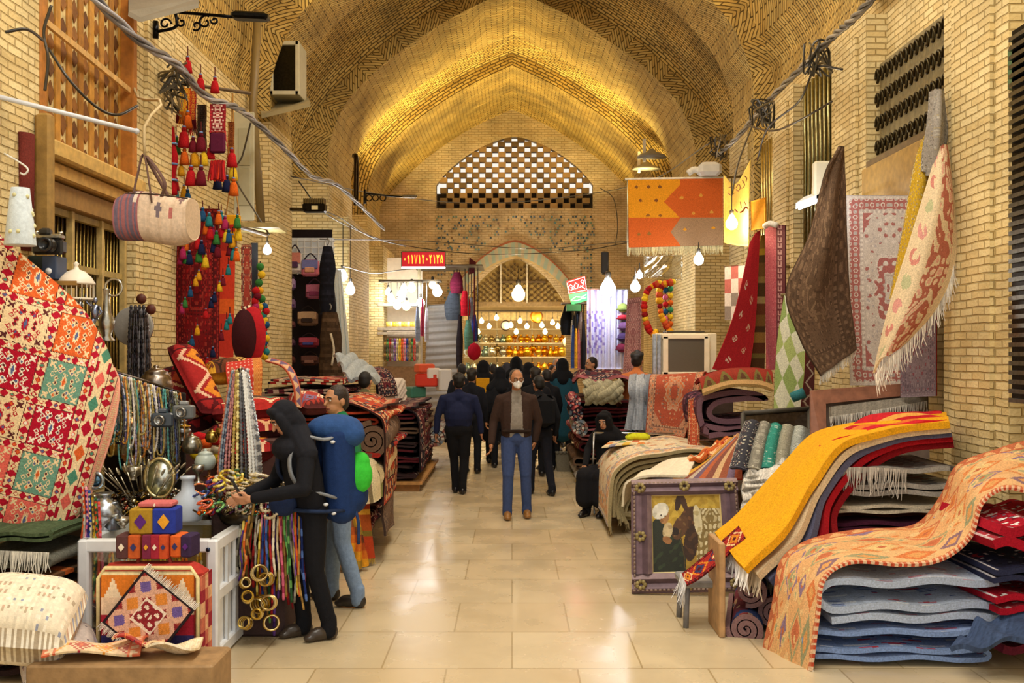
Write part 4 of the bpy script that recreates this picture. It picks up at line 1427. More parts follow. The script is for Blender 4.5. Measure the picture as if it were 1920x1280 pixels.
# heap of coiled necklaces on the stand
hp = [('silver', ['A8A498', 'C8C4B4', '7A766A']), ('bronze', ['8A6A34', 'B08A4A', '5A4420']), ('orange', ['E0682A', 'C84A24', 'F0A060']), ('purple', ['5A3A8A', '8A5AA8', '3A2460']), ('green', ['3A7A4A', '6AA85A', '2A5434']),
      ('pink', ['D86A8A', 'E8A0B0', 'A83A5A']), ('cream', ['E0D4B8', 'C8B894', 'F0E8D4']), ('red', ['B02A2A', 'D85040', '7A1A20']), ('blue', ['2A4A9A', '5A7AC0', '1E2E6A']), ('yellow', ['E0C030', 'F0DC70', 'B8941E'])]
hb = hp[:2]+[hp[6]]
for i in range(58):
    fx, fy = RG.random(), RG.random()
    px_, dd = 372+fx*172, 6.62+fy*.72
    zz = .86+.17*math.sin(math.pi*min(1, fy*1.1))*(.35+.65*math.sin(math.pi*min(1, .15+fx*.8)))
    c = np.array(((px_-CX)*6.95/F, dd, zz+.02*RG.random()))
    R_ = RG.uniform(.035, .075)
    t = np.linspace(0, 6.283*RG.choice((1, 2)), 22)
    tl = frame_to((RG.uniform(-.5, .5), RG.uniform(-.9, .1), 1))
    nm, cc = (hp[i % 10] if (fx < .5 or i % 4 == 0) else hb[i % 3])
    pts = [c+tl @ np.array((R_*math.cos(q)*(1+.1*math.sin(3*q)), R_*math.sin(q), .006*q)) for q in t]
    strand('%s bead coil in the heap on the stand, %s of them' % (nm, ORD[i]), pts, RG.uniform(.009, .014), cc, 'coiled bead strings heaped on the stand', step=.02)
# coloured strings hanging down the front of the stand
for i in range(52):
    f = i/51
    x = 452+f*112
    c = pp(x, 985+20*math.sin(i*1.7)-35*f, 6.68-.06*math.sin(i*2.1))
    nm, cc = hp[(i*3+i//10) % 10]
    L = RG.uniform(.35, .75)
    dx = .06*(f-.3)
    if f < .3:
        L *= .55
    strand('%s thread string hanging down the stand, %s along' % (nm, ORD[i]), [c+(0, .1, .06), c+(0, .02, .03), c+(dx*.3, -.03, -L*.3), c+(dx*.7+RG.uniform(-.02, .02), -.03, -L*.65), c+(dx, -.02, -L)], RG.uniform(.007, .012), cc, 'coloured strings down the stand', n=5, step=.04, alt=.8, mat='cloth', cat='string', name='thread_string')
# bangles threaded in bunches
for i in range(9):
    c = pp(462+(i % 3)*20+RG.uniform(-7, 9), 1085+(i//3)*38+RG.uniform(-12, 12), 6.55-.03*(i % 2))
    o = thing('bangle_bundle', '%s bunch of thin %s bangles hung by the stand' % (ORD[i], ('golden', 'brass', 'greenish')[i % 3]), 'bangles', c-(0, 0, .06), 'bunches of bangles hung by the stand')
    ax = frame_to((RG.uniform(-.6, .6), -1, RG.uniform(-.3, .5)))
    for k in range(7):
        MB().ring(c+ax[:, 2]*(k-3)*.011, (.03+.02*((i*5) % 7)/6)+.004*(k % 2), .0055, ('D8B860', 'C09A3A', 'E8D49A', 'B8A070')[(k+i) % 4], rot=ax, n=18).build('bangle', M['metal'], o)
# strings of dyed thread falling beside the kilim
for i in range(12):
    c = pp(155+(i % 6)*6, 905+(i*7) % 40, 6.25)
    nm, cc = hp[(i*3+2) % 10]
    strand('%s thread string dangling beside the kilim hem, %s along' % (nm, ORD[i]), [c, c+(.01, 0, -.2), c+(-.02+.004*i, 0, -.45), c+(-.01, 0, -.6-.05*(i % 3))], .009, cc, 'thread strings beside the kilim hem', n=5, step=.035, alt=.8, mat='cloth', cat='string', name='thread_string')
# ---- striped travel bag hanging from a beam
o = thing('travel_bag', 'cream and indigo woven travel bag hanging before the shutter', 'bag', pp(290, 450, 7.8))
def bagshape():
    rows = []
    ca, cb = pp(228, 410, 7.75), pp(362, 410, 7.95)
    ax = cb-ca
    for u in np.linspace(0, 1, 41):
        k = 1-.16*abs(2*u-1)**4
        r = []
        for v in np.linspace(0, 1, 33):
            a = 2*math.pi*v-math.pi/2
            x, z = math.cos(a), math.sin(a)
            zz = .19*(np.sign(z)*abs(z)**.8)*k
            r.append(ca+ax*u+np.array((0.02*x, .15*np.sign(x)*abs(x)**.8*k, zz+.02*math.sin(6*u))))
        rows.append(r)
    return np.array(rows)
G = bagshape()
U, V = uvgrid(40, 32)
C = pick(['E2CBB0', 'D8BFA2'], (np.sin(U*40+V*9) > .7).astype(int))
end = U < .36
C[end] = pick(['8A2A48', '232C66'], (np.floor(U*30) % 2).astype(int))[end]
for (a, b, c) in ((.55, .55, 'A03A44'), (.7, .5, '4A4A70'), (.85, .55, 'B0404A'), (.62, .7, '3A3A5A'), (.8, .72, 'A83A40'), (.92, .6, '5A3A4A'), (.5, .35, 'C88A7A'), (.75, .35, 'A85A54')):
    C[(np.abs(U-a)/.045+np.abs(V-b)/.06) < 1] = lin(c)
C[(np.abs(U-.3)/.035+np.abs(V-.62)/.09 < 1)] = lin('E8D8C8')
sheet('bag_body', G, mottled(C, .06), .006, M['cloth'], o)
for e in (0, -1):
    c = G[e].mean(0)
    mb = MB()
    mb.add(np.concatenate(([c], G[e])), [(0, i+1, i+2) if e else (0, i+2, i+1) for i in range(len(G[e])-1)], '5A3452' if e == 0 else 'C8B094', True)
    mb.build('bag_end', M['cloth'], o)
hook = pp(272, 292, 7.8)
for q, (a, b) in enumerate(((250, 352), (300, 365))):
    mb = MB()
    mb.tube(catmull([pp(a, b+12, 7.7+.1*q), pp(a+8, b-25, 7.75), hook+(0, -.02+.04*q, 0), pp(b and (318 if q else 285), 380 if not q else 372, 7.72+.1*q)], 20), .016, '6A5048', 6, flat=.4)
    mb.build('strap', M['cloth'], o)
mb = MB()
mb.tube(catmull([pp(235, 362, 7.62), pp(290, 364, 7.66), pp(352, 372, 7.76)], 12), .006, '4A3A30', 5)
mb.build('zip', M['cloth'], o)
tag(MB().tube(catmull([hook, hook+(.0, .0, .25), hook+(.03, .3, .5), pp(262, 185, 8.8), pp(250, 160, 9.6)], 10), .012, 'C9B48A', 6).build('bag_rope', M['cloth']), 'pale cord holding up the travel bag', 'cord')

# ---- tassels, woven bands and beadwork in the second bay
TC = [('scarlet', 'B81E24'), ('orange', 'D8641E'), ('golden', 'D89A20'), ('blue', '24507A'), ('green', '3A7A3A'), ('magenta', 'A82A5A'), ('teal', '2A7A80'), ('wine', '6E1A28'), ('yellow', 'E0B82A'), ('navy', '1E2448')]
def tassel(label, c, h, col, group, beads=True, cord=.12, bead_col='6A84B8'):
    c = np.asarray(c, float)
    o = thing('tassel', label, 'tassel', c-(0, 0, h), group)
    MB().lathe([(h*.04, 0), (h*.2, -h*.12), (h*.26, -h*.3), (h*.3, -h*.6), (h*.36, -h*.95), (h*.1, -h)][::-1], c, col, 9).build('skirt', M['pile'], o)
    MB().ball(c+(0, 0, h*.06), h*.16, tint(col, .85), 7).build('head', M['pile'], o)
    if beads:
        MB().lathe([(h*.1, 0), (h*.13, h*.06), (h*.1, h*.12)], c+(0, 0, h*.16), bead_col, 7).build('bead_ring', M['bead'], o)
    if cord > 0:
        MB().tube([c+(0, 0, h*.2), c+(0, 0, h*.2+cord)], .006, '5A2420', 4).build('cord', M['cloth'], o)
    return o
tn = 0
TG = 'tassels hanging in the second bay'
for x, y, d, h, k in ((327, 330, 10.7, .14, 0), (340, 200, 10.8, .16, 7), (352, 215, 10.7, .13, 1), (345, 245, 10.6, .16, 0), (362, 262, 10.6, .12, 7), (346, 283, 10.6, .13, 1), (365, 285, 10.6, .14, 2), (330, 262, 10.7, .14, 4),
                      (358, 318, 10.5, .15, 0), (377, 318, 10.5, .15, 7), (377, 255, 10.6, .15, 7), (382, 285, 10.6, .13, 8), (340, 310, 10.6, .1, 2), (330, 355, 10.7, .1, 6), (345, 352, 10.7, .1, 2), (352, 360, 10.7, .11, 3),
                      (435, 285, 11, .15, 0), (437, 312, 11, .14, 8), (438, 340, 10.9, .14, 1), (425, 335, 10.9, .13, 9), (408, 330, 10.8, .13, 9), (403, 150, 11.2, .13, 0), (376, 145, 11.2, .13, 0), (352, 112, 11, .13, 0), (395, 275, 10.7, .12, 0)):
    tassel('%s wool tassel of the upper bunch, %s of them' % (TC[k][0], ORD[tn]), pp(x, y, d), h*1.15, TC[k][1], TG)
    tn += 1
tn = 0
for i in range(58):
    x = 332+(i*37 % 118)
    y = 392+(i*23 % 86)+(8 if i % 2 else 0)
    if i > 35:
        x, y = 338+((i-36)*29 % 100), 480+((i-36)*41 % 195)
    k = (i*7+i//10) % 10
    tassel('small %s tassel on the red beadwork, %s of them' % (TC[k][0], ORD[tn]), pp(x, y, 10.55-.01*(i % 5)), .12 if i < 36 else .09, TC[k][1], 'small tassels on the red beadwork', cord=.08)
    tn += 1
def band(label, x, y0, y1, d, w, cols, name='woven_band'):
    a, b = pp(x, y0, d), pp(x, y1, d)
    o = thing(name, label, 'woven band', b)
    G = np.array([[a+(b-a)*v+np.array((w*(u-.5), .01*math.sin(v*6), 0)) for v in np.linspace(0, 1, 41)] for u in np.linspace(0, 1, 11)])
    sheet('band', G, kilim(10, 40, cols, 1, max(2, (y1-y0)/w/40)), -.012, M['cloth'], o)
    fringe(G[:, -1], (0, 0, -1), .16, cols[1], o, 14, r=.006)
    return o
band('red animal trapping with a white scroll motif in the upper bunch', 408, 195, 246, 10.7, .17, ['8A2028', 'C0303A', 'E8C8B8', '5A1A24'])
band('orange woven strip beside the red animal trapping', 350, 165, 225, 10.75, .08, ['D8701E', 'B82020', 'E8B83A'])
band('scarlet woven strip next to the orange strip', 362, 170, 225, 10.8, .06, ['B01E24', '6E1420', 'D89A30'])
band('yellow woven strip highest in the bunch', 341, 158, 210, 10.7, .05, ['E0B020', 'C06A1A', '3A3A5A'])
band('dark quiver of wool bands in the upper bunch', 378, 196, 260, 10.75, .1, ['3A2A20', '6A4A2A', '1E1814'])
band('brown tube of wool bands beside the white door', 433, 228, 275, 11, .07, ['8A4A20', 'B07030', '5A2A14'])
o = thing('fringed_pouch', 'crimson bead pouch with a thick red fringe in the bay', 'pouch', pp(408, 330, 10.6))
MB().box(pp(408, 268, 10.65), (.17, .05, .22), '5A1A38', bev=.02).build('pouch', M['cloth'], o)
mb = MB()
for k in range(60):
    c = pp(396+RG.random()*25, 300+RG.random()*6, 10.6)
    mb.tube([c, c+(RG.uniform(-.04, .04), RG.uniform(-.06, 0), -.2)], [.012, .008], RG.choice(['B82020', '8E1A20', 'D03A20']), 4)
mb.build('fringe', M['cloth'], o)
# long red tassel rope down the pier edge
o = thing('wool_rope', 'thick scarlet wool rope hanging at the pier edge', 'rope', pp(322, 365, 10.5))
MB().tube(catmull([pp(318, 240, 10.5), pp(321, 275, 10.45), pp(325, 300, 10.45), pp(320, 330, 10.45), pp(324, 365, 10.45)], 24), .05, 'A8141C', 8).build('rope', M['pile'], o)
for y in (270, 308, 338):
    MB().ring(pp(322, y, 10.45), .055, .014, '5A78A8', n=10).build('bead_ring', M['bead'], o)
# red beaded hanging behind the tassels
o, G = rug('beaded_hanging', 'dark red beaded hanging behind the small tassels', [[(333, 395, 11), (330, 530, 10.95), (330, 672, 10.9)], [(370, 392, 11.1), (368, 530, 11.0), (368, 676, 11)], [(412, 392, 11.2), (410, 530, 11.15), (410, 680, 11.1)]], 60, 90,
           persian(60, 90, 2.2, ['7A1218', '5A0E16', '2A0A10', 'A83A30', 'B82020', '3A1A20'], 8), .02, 'cloth', cat='hanging')
fringe(G[:, -1], (0, 0, -1), .12, '7A1A20', o, 40, r=.006)
o, G = rug('bridal_hanging', 'orange-red felt hanging with white marks in the second bay', [[(412, 440, 11.3), (410, 560, 11.3), (408, 668, 11.3)], [(440, 440, 11.5), (438, 560, 11.5), (436, 672, 11.5)]], 30, 80,
           stripes(30, 80, [(1, '8A1A1E'), (3, 'C0341E'), (1, 'D8641E'), (3, 'B02A20')]), .015, 'cloth', cat='hanging')
rug('narrow_runner', 'narrow crimson runner with pale specks beside the felt hanging', [[(452, 458, 11.8), (452, 560, 11.8), (450, 668, 11.7)], [(470, 458, 12), (470, 560, 12), (468, 672, 12)]], 24, 80, persian(24, 80, 5, PERS['red'], 5, med=False), .012)
rug('dark_runner', 'dark blue runner at the far edge of the second bay', [[(470, 455, 12.2), (470, 560, 12.2), (470, 668, 12.2)], [(482, 455, 12.4), (482, 560, 12.4), (481, 672, 12.4)]], 16, 60, plain(16, 60, '1E2028', .3), .012)
# garlands of pompoms
for g, (x, y0, y1, d, lb) in enumerate(((488, 500, 665, 12.2, 'green and gold'), (480, 545, 655, 12.1, 'crimson and wine'), (496, 575, 668, 12.3, 'multicoloured'))):
    o = thing('pompom_garland', '%s garland of wool pompoms hanging before the brick pier' % lb, 'garland', pp(x, y1, d))
    n = 12
    MB().tube([pp(x, y0-10, d), pp(x, y1, d)], .008, '3A2A20', 4).build('cord', M['cloth'], o)
    for k in range(n):
        y = y0+(y1-y0)*k/(n-1)
        kk = [(4, 8, 4, 2), (0, 7, 0, 5), (3, 0, 6, 8)][g][k % 4]
        MB().ball(pp(x+3*math.sin(k*2), y, d-.02), .05, TC[kk][1], 7).build('pompom', M['pile'], o)
# small yellow bag with a red camel mark
o = thing('shoulder_bag', 'small yellow woven bag with a red animal, hanging by a cord', 'bag', pp(437, 447, 11))
MB().box(pp(437, 424, 11), (.17, .05, .25), 'D89A18', bev=.015).build('bag_body', M['cloth'], o)
c = pp(437, 424, 11)-(0, .03, 0)
mb = MB()
mb.box(c+(0, 0, .0), (.06, .012, .03), 'B8281E')
for dx in (-.024, -.008, .012, .026):
    mb.box(c+(dx, 0, -.035), (.008, .012, .05), 'B8281E')
mb.box(c+(.035, 0, .03), (.012, .012, .05), 'B8281E')
mb.build('animal_motif', M['cloth'], o)
MB().tube(catmull([pp(424, 402, 11), pp(432, 330, 11.2), pp(436, 172, 11.48), pp(440, 330, 11.2), pp(449, 402, 11)], 22), .007, 'A87A3A', 4).build('strap', M['cloth'], o)
# pale door leaf and post beside it
o = thing('door_leaf', 'pale grey painted door leaf standing by the second bay', 'door', pp(458, 412, 13.3))
MB().box(pp(458, 312, 13.3)+(0, 0, 0), (.27, .05, 1.45), 'B4B096', bev=.01).build('leaf', M['paint'], o)
MB().box(pp(458, 350, 13.27), (.16, .02, .5), 'A6A288', bev=.006).build('lower_panel', M['paint'], o)
MB().box(pp(458, 275, 13.27), (.16, .02, .5), 'A6A288', bev=.006).build('upper_panel', M['paint'], o)
# ledge below the door leaf
tag(MB().box(pp(478, 427, 12.6), (.7, .6, .06), 'A8955E', rotz(.05)).build('plank_ledge', M['wood']), 'plank ledge above the dark runner with wires on it', 'ledge')

# ---- heaps of cushions and saddle bags behind the silver table
tag(MB().box((-2.55, 9.0, .6), (1.3, 1.0, 1.2), '4A2A24', bev=.02).build('goods_chest', M['wood']), 'dark chest under the red cushions before the second bay', 'chest')
def cushion(label, a, b, w, th, pal, seed=1, name='cushion', up=(0, 0, 1), design=None, grp='kilim cushions heaped before the second bay'):
    """stuffed kilim cushion between two points, w across"""
    a, b = np.asarray(a, float), np.asarray(b, float)
    ax = b-a
    L = np.linalg.norm(ax)
    ax = ax/L
    n_ = np.array(up, float)
    n_ = n_-ax*np.dot(n_, ax)
    n_ /= np.linalg.norm(n_)
    s = np.cross(n_, ax)
    o = thing(name, label, name.split('_')[-1], (a+b)/2-n_*th, grp)
    nu, nv = 44, 28
    u, v = np.meshgrid(np.linspace(-1, 1, nu+1), np.linspace(-1, 1, nv+1), indexing='ij')
    h = ((1-np.abs(u)**4)*(1-np.abs(v)**4))**.45
    kx = 1-.05*v**2
    for sg, nm in ((1, 'top_panel'), (-1, 'under_panel')):
        G = (a+b)/2+ax*(u*kx)[..., None]*L/2+s*(v*(1-.05*u**2))[..., None]*w/2+n_*(sg*h*th)[..., None]
        if sg < 0:
            G = G[::-1]
        sheet(nm, G, design(nu, nv) if design else kilim(nu, nv, pal, 2, w/L*1.0, seed) if sg > 0 else plain(nu, nv, pal[1]), .004, M['cloth'], o)
    return o
KP = [['9E2222', '5A1418', 'E0B898', '34405A', 'D8862A'], ['8A1C20', '3A1418', 'D8A87A', '6A7A6A', 'C8502A'], ['B02A24', '6E1A1C', 'EAD0A8', '2A3050', '5A8A6A']]
cushion('long red saddle cushion leaning steeply against the pier', pp(335, 648, 9.0), pp(402, 775, 8.6), .25, .09, KP[0], 1, up=(.6, -.6, .4))
cushion('patterned saddle cushion half behind the steep red one', pp(312, 690, 9.1), pp(385, 805, 8.8), .26, .08, KP[1], 2, up=(.5, -.7, .3))
cushion('red cushion lying level under the dotted red cloth', pp(395, 775, 8.7), pp(545, 760, 8.9), .4, .1, KP[2], 3)
cushion('wine kilim cushion under the level red cushion', pp(390, 815, 8.6), pp(535, 800, 8.8), .42, .1, KP[1], 4)
cushion('banded cushion with a mustard edge behind the bead strings', pp(385, 700, 9.0), pp(470, 690, 9.2), .3, .12, ['6A3A24', 'C8922A', '3A2418', 'D8B060'], 5)
cushion('dark red cushion lowest in the heap beside the tourist', pp(395, 850, 8.5), pp(520, 840, 8.7), .42, .12, KP[0], 6)
cushion('flecked cushion near the headscarf of the tourist', pp(560, 745, 9.1), pp(600, 765, 8.9), .3, .09, ['A83A30', '5A2A2A', 'E0C8A8', '7A6A8A'], 7)
cushion('cream floral rug rolled thick in the front corner, topmost of two', pp(-60, 1150, 5.5), pp(148, 1168, 5.6), .5, .2, None, name='bulky_rug', up=(0, -.4, 1), grp=None,
        design=lambda a, b: persian(a, b, 1, ['EADFC8', 'E0D0B0', 'B8A890', 'F4ECDA', '9AA0B4', 'C8A890'], 4, med=False, border=.02))
cushion('grey-lilac flecked rug rolled up beside the cream floral roll', pp(40, 1262, 5.6), pp(185, 1212, 5.75), .36, .16, None, name='bulky_rug', up=(0, -.4, 1), grp=None,
        design=lambda a, b: persian(a, b, 1, ['C2B6B0', 'AFA09C', '7A6E74', 'DCD2C8', '9A98AE', 'A88E88'], 6, med=False, border=.02))
# upright stuffed saddle bag
o = thing('saddle_bag', 'tall rounded red saddle bag with a patterned gusset', 'bag', pp(465, 680, 9.3))
c = pp(466, 628, 9.3)
MB().lathe([(.25, -.04), (.26, 0), (.25, .04)], c+(.03, .0, 0), 'B01C24', 26, rot=rotz(.35) @ rotx(math.pi/2), sy=1.05, sx=.5).build('red_side', M['cloth'], o)
MB().lathe([(.24, -.03), (.25, 0), (.24, .03)], c+(-.03, -.04, -.01), '3A1216', 26, rot=rotz(.35) @ rotx(math.pi/2), sy=1.02, sx=.45).build('dark_side', M['cloth'], o)
t = np.linspace(-1.2, 4.3, 40)
mb = MB()
q = [c+rotz(.35) @ np.array((.115*math.cos(a), -.02, .255*math.sin(a))) for a in t]
mb.tube(q, .03, 'D8C4A0', 6, flat=.8)
mb.c[-1] = np.array([lin('E0CCA8') if (i//6) % 2 else lin('5A2420') for i in range(len(mb.c[-1]))])
mb.build('gusset', M['cloth'], o)
rug('dotted_cloth', 'bright red cloth with white dots over the cushions', [[(424, 678, 9.0), (424, 700, 8.8), (430, 738, 8.75)], [(458, 674, 9.1), (460, 695, 8.85), (462, 740, 8.8)], [(490, 672, 9.2), (492, 690, 8.9), (490, 742, 8.85)]], 60, 60,
    (lambda U, V: mottled(pick(['C0141E', 'E8C8B8', 'B8641E', 'E0A850'], np.where(U > .74, 2+((np.floor(U*40)+np.floor(V*24)) % 2).astype(int), ((np.hypot((U*9) % 1-.5, (V*7) % 1-.5) < .2)).astype(int))), .05))(*uvgrid(60, 60)), .012, 'cloth', cat='cloth')
rug('trim_strip', 'indigo and cream woven strip arching down beside the dotted cloth', [[(497, 678, 9.05), (530, 690, 8.85), (548, 722, 8.75), (553, 762, 8.7)], [(510, 672, 9.1), (543, 686, 8.95), (560, 722, 8.85), (564, 765, 8.8)]], 12, 60,
    (lambda U, V: pick(['D8B48A', '34407A', 'B8502A'], np.where((U < .15) | (U > .85), 2, (np.abs((V*6) % 1-.5)*2 < U).astype(int))))(*uvgrid(12, 60)), .012, 'cloth', cat='cloth')
# bright bundles of thread on the silver table
for i in range(9):
    c = pp(372+(i*17 % 50), 820+(i*11 % 50), 7.7)
    nm, cc = (('scarlet', 'B81A20'), ('orange', 'D8581E'), ('cream', 'D8C8A8'), ('yellow', 'D8B81E'), ('charcoal', '2A2A30'))[i % 5]
    tag(MB().ball(c, (.075, .05, .045), cc, 9, rot=rotz(i)).build('yarn_hank', M['pile']), '%s hank of yarn on the silver table, %s of the heap' % (nm, ORD[i]), 'yarn', 'hanks of yarn on the silver table')

# ---- first tall stack of rugs along the walkway
LX = -3.0
st = [('wine', .0, .3), ('brown', .3, .22), ('rust', .52, .2)]
for i, (k, z, h) in enumerate(st):
    stackrug('%s folded rug in the tall stack behind the tourist, %s from the floor' % (('wine', 'brown', 'rust')[i], ORD[i]), -2.4, -1.5, 9.3, 11.7, z, h, P_(k, 2, i+3), 4, 0, i+1, 60, 'folded rugs in the tall stack')
rolled_rug('cream shaggy rug rolled up, spiral end facing out of the tall stack', pp(697, 890, 9.05), .14, 2.2, (-.06, 1, 0), lambda a, b: plain(a, b, 'D8C49A', .12), 2.6, seed=3, edge='C9B48A')
rolled_rug('brown rug rolled up above the cream roll, dark spiral end', pp(697, 826, 9.1), .19, 2.2, (-.06, 1, 0), P_('brown', 2, 5), 3.0, seed=1.5, edge='6A5242')
stackrug('red folded kilim between the two rolls of the tall stack', -1.62, -1.2, 9.1, 11.4, .95, .1, P_('red', 2, 8), 2, 0, 4, 50)
stackrug('thick wine folded rug in the top of the tall stack', -2.3, -1.25, 9.2, 11.6, 1.25, .15, P_('rust', 2, 9), 3, 0, 6, 60)
rug('draped_rug', 'red floral rug over the top of the tall stack, hanging to the walkway', [[(585, 765, 9.25), (630, 745, 10.5), (650, 738, 12)], [(640, 752, 9.2), (672, 742, 10.5), (690, 736, 12)], [(705, 775, 9.1), (718, 757, 10.5), (728, 748, 12)], [(722, 800, 9.1), (733, 785, 10.5), (740, 775, 12)], [(722, 880, 9.1), (736, 870, 10.5), (744, 860, 12)], [(720, 950, 9.1), (735, 930, 10.5), (742, 915, 12)]], 140, 100,
    persian(140, 100, .8, PERS['rust'], 12), .016, rip=(.02, 2, 3, 4, (.6, 0, .6)))
rug('plaid_throw', 'red and yellow plaid throw hanging over the foot of the tall stack', [[(622, 965, 8.95), (635, 1010, 8.85), (640, 1062, 8.75)], [(650, 962, 8.95), (662, 1010, 8.85), (664, 1068, 8.75)], [(672, 958, 9.05), (682, 1010, 8.9), (690, 1060, 8.85)]], 60, 80,
    (lambda U, V: mottled(pick(['A03A1E', 'D8981E', '5A2A24', 'C8641E', '8A7A2A'], ((np.floor(U*5)*2+np.floor(V*7)*3) % 5).astype(int)), .08))(*uvgrid(60, 80)), .012, 'cloth', rip=(.03, 4, 1, 7, (.3, -1, 0)), cat='throw')
o, G = rug('fringed_throw', 'maroon and gold fringed throw beside the plaid throw', [[(668, 915, 9.1), (674, 980, 9.0), (680, 1048, 8.95)], [(690, 912, 9.2), (694, 980, 9.1), (702, 1046, 9.05)]], 40, 80, stripes(40, 80, [(4, '8A2418'), (1, 'D8A83A'), (3, '9A4A1E'), (1, '5A6A2A'), (4, 'A83018')]), .012, 'cloth', cat='throw')
fringe(G[:, -1], (0, 0, -1), .05, 'B89A4A', o, 30)
rug('sheepskin_rug', 'cream and dark striped shaggy rug hanging down the tall stack', [[(672, 868, 9.0), (676, 900, 8.95), (680, 945, 8.95)], [(690, 860, 9.05), (696, 900, 8.98), (700, 940, 9.0)], [(706, 872, 9.15), (712, 900, 9.1), (712, 930, 9.1)]], 40, 40, stripes(40, 40, [(2, 'D8C49A'), (1, '4A3A28'), (3, 'E0D0AA'), (1, '6A7A2A')], 0), .03, cat='rug')
rug('walkway_runner', 'speckled brown rug draped down the side of the tall stack', [[(716, 880, 9.3), (718, 940, 9.2), (716, 1005, 9.1)], [(733, 868, 11), (735, 920, 11), (736, 985, 10.3)]], 50, 70, persian(50, 70, 1.2, PERS['brown'], 14), .02, rip=(.02, 1, 2, 3, (1, 0, 0)))

# ---- second stack on a pallet
pal_o = thing('pallet', 'low timber pallet under the second stack of rugs', 'pallet', (-1.5, 15.5, 0))
for y in (14.0, 15.4, 16.8):
    MB().box((-1.75, y, .05), (.9, .12, .1), 'A8763E').build('bearer', M['wood'], pal_o)
MB().box((-1.75, 15.4, .12), (1.0, 3.1, .04), 'B8864A').build('deck', M['wood'], pal_o)
for i, (k, h) in enumerate((('dark', .22), ('wine', .22), ('dark', .2), ('brown', .2), ('wine', .2))):
    z = .14+sum(q[1] for q in (('dark', .22), ('wine', .22), ('dark', .2), ('brown', .2), ('wine', .2))[:i])
    stackrug('%s folded rug on the pallet, %s from the floor' % (k, ORD[i]), -2.5, -1.35+.04*(i % 2), 13.9, 16.9, z, h, P_(k, 2, i+20), 3, 0, i+9, 60, 'folded rugs on the pallet')
rug('draped_rug', 'dark wine rug draped over the pallet stack towards the walkway', [[(735, 768, 13.9), (775, 760, 17)], [(765, 768, 13.85), (795, 759, 17)], [(785, 785, 13.8), (808, 772, 17)], [(790, 830, 13.8), (812, 805, 17)], [(790, 885, 13.8), (812, 845, 17)]], 80, 60, persian(80, 60, 1.2, PERS['wine'], 22), .02, rip=(.03, 1, 5, 3, (.8, 0, .5)))
for i, (x, d, k) in enumerate(((818, 16.2, 'grey'), (824, 17.0, 'dark'))):
    rolled_rug('%s rug rolled up at the walkway side of the pallet, %s of two' % (('speckled grey', 'dark')[i], ORD[i]), pp(x, 820+i*-8, d), .2, 1.2, (0, 1, 0), P_(k, 2, 30+i), 2.5, seed=i)
# textiles behind, up on a counter
tag(MB().box((-2.75, 13.2, .7), (1.3, 2.6, 1.4), '5A4034').build('shop_counter', M['wood']), 'dark counter under the grey blanket before the bag stall', 'counter')
for i, (k, z, x) in enumerate((('wine', 1.4, -2.6), ('red', 1.52, -2.55))):
    stackrug('%s folded rug on the counter, %s up' % (('wine', 'red')[i], ORD[i]), x-.45, x+.5, 12.2, 14, z, .12, P_(k, 2, 40+i), 2, 0, i, 40)
rug('fluffy_blanket', 'pale grey fluffy blanket crumpled on the counter', [[(628, 672, 13.6), (640, 690, 13), (650, 712, 12.6)], [(655, 668, 13.6), (662, 690, 13), (672, 716, 12.6)], [(680, 688, 13.6), (690, 694, 13.1), (695, 712, 12.7)], [(700, 705, 13.6), (708, 708, 13.2), (706, 722, 12.8)]], 60, 50, plain(60, 50, 'A8B0B4', .12), .04, rip=(.07, 3, 3, 9, (0, -.5, 1)), cat='blanket')
rug('draped_rug', 'wine bordered rug arched over the counter behind the blanket', [[(668, 690, 13.9), (712, 686, 14.3)], [(690, 690, 13.6), (730, 695, 14.2)], [(706, 715, 13.4), (742, 716, 14)], [(710, 745, 13.4), (746, 742, 14)]], 50, 30, persian(50, 30, .6, PERS['wine'], 45), .03)
rug('white_coverlet', 'white crocheted coverlet draped over the stack by the wall', [[(712, 712, 14.6), (740, 708, 16)], [(735, 714, 14.5), (757, 710, 16)], [(742, 735, 14.4), (762, 728, 16)], [(743, 756, 14.4), (762, 748, 16)]], 50, 40, checks(50, 40, 24, 18, ['D8CCC0', 'C0AEA4', 'E4DCD2']), .02, 'cloth', rip=(.02, 5, 2, 2, (.7, -.5, 0)), cat='cloth')
tag(MB().box((-3.0, 15.4, .66), (.9, 1.6, 1.3), '4A3430').build('linen_chest', M['wood']), 'dark chest under the white coverlet', 'chest')

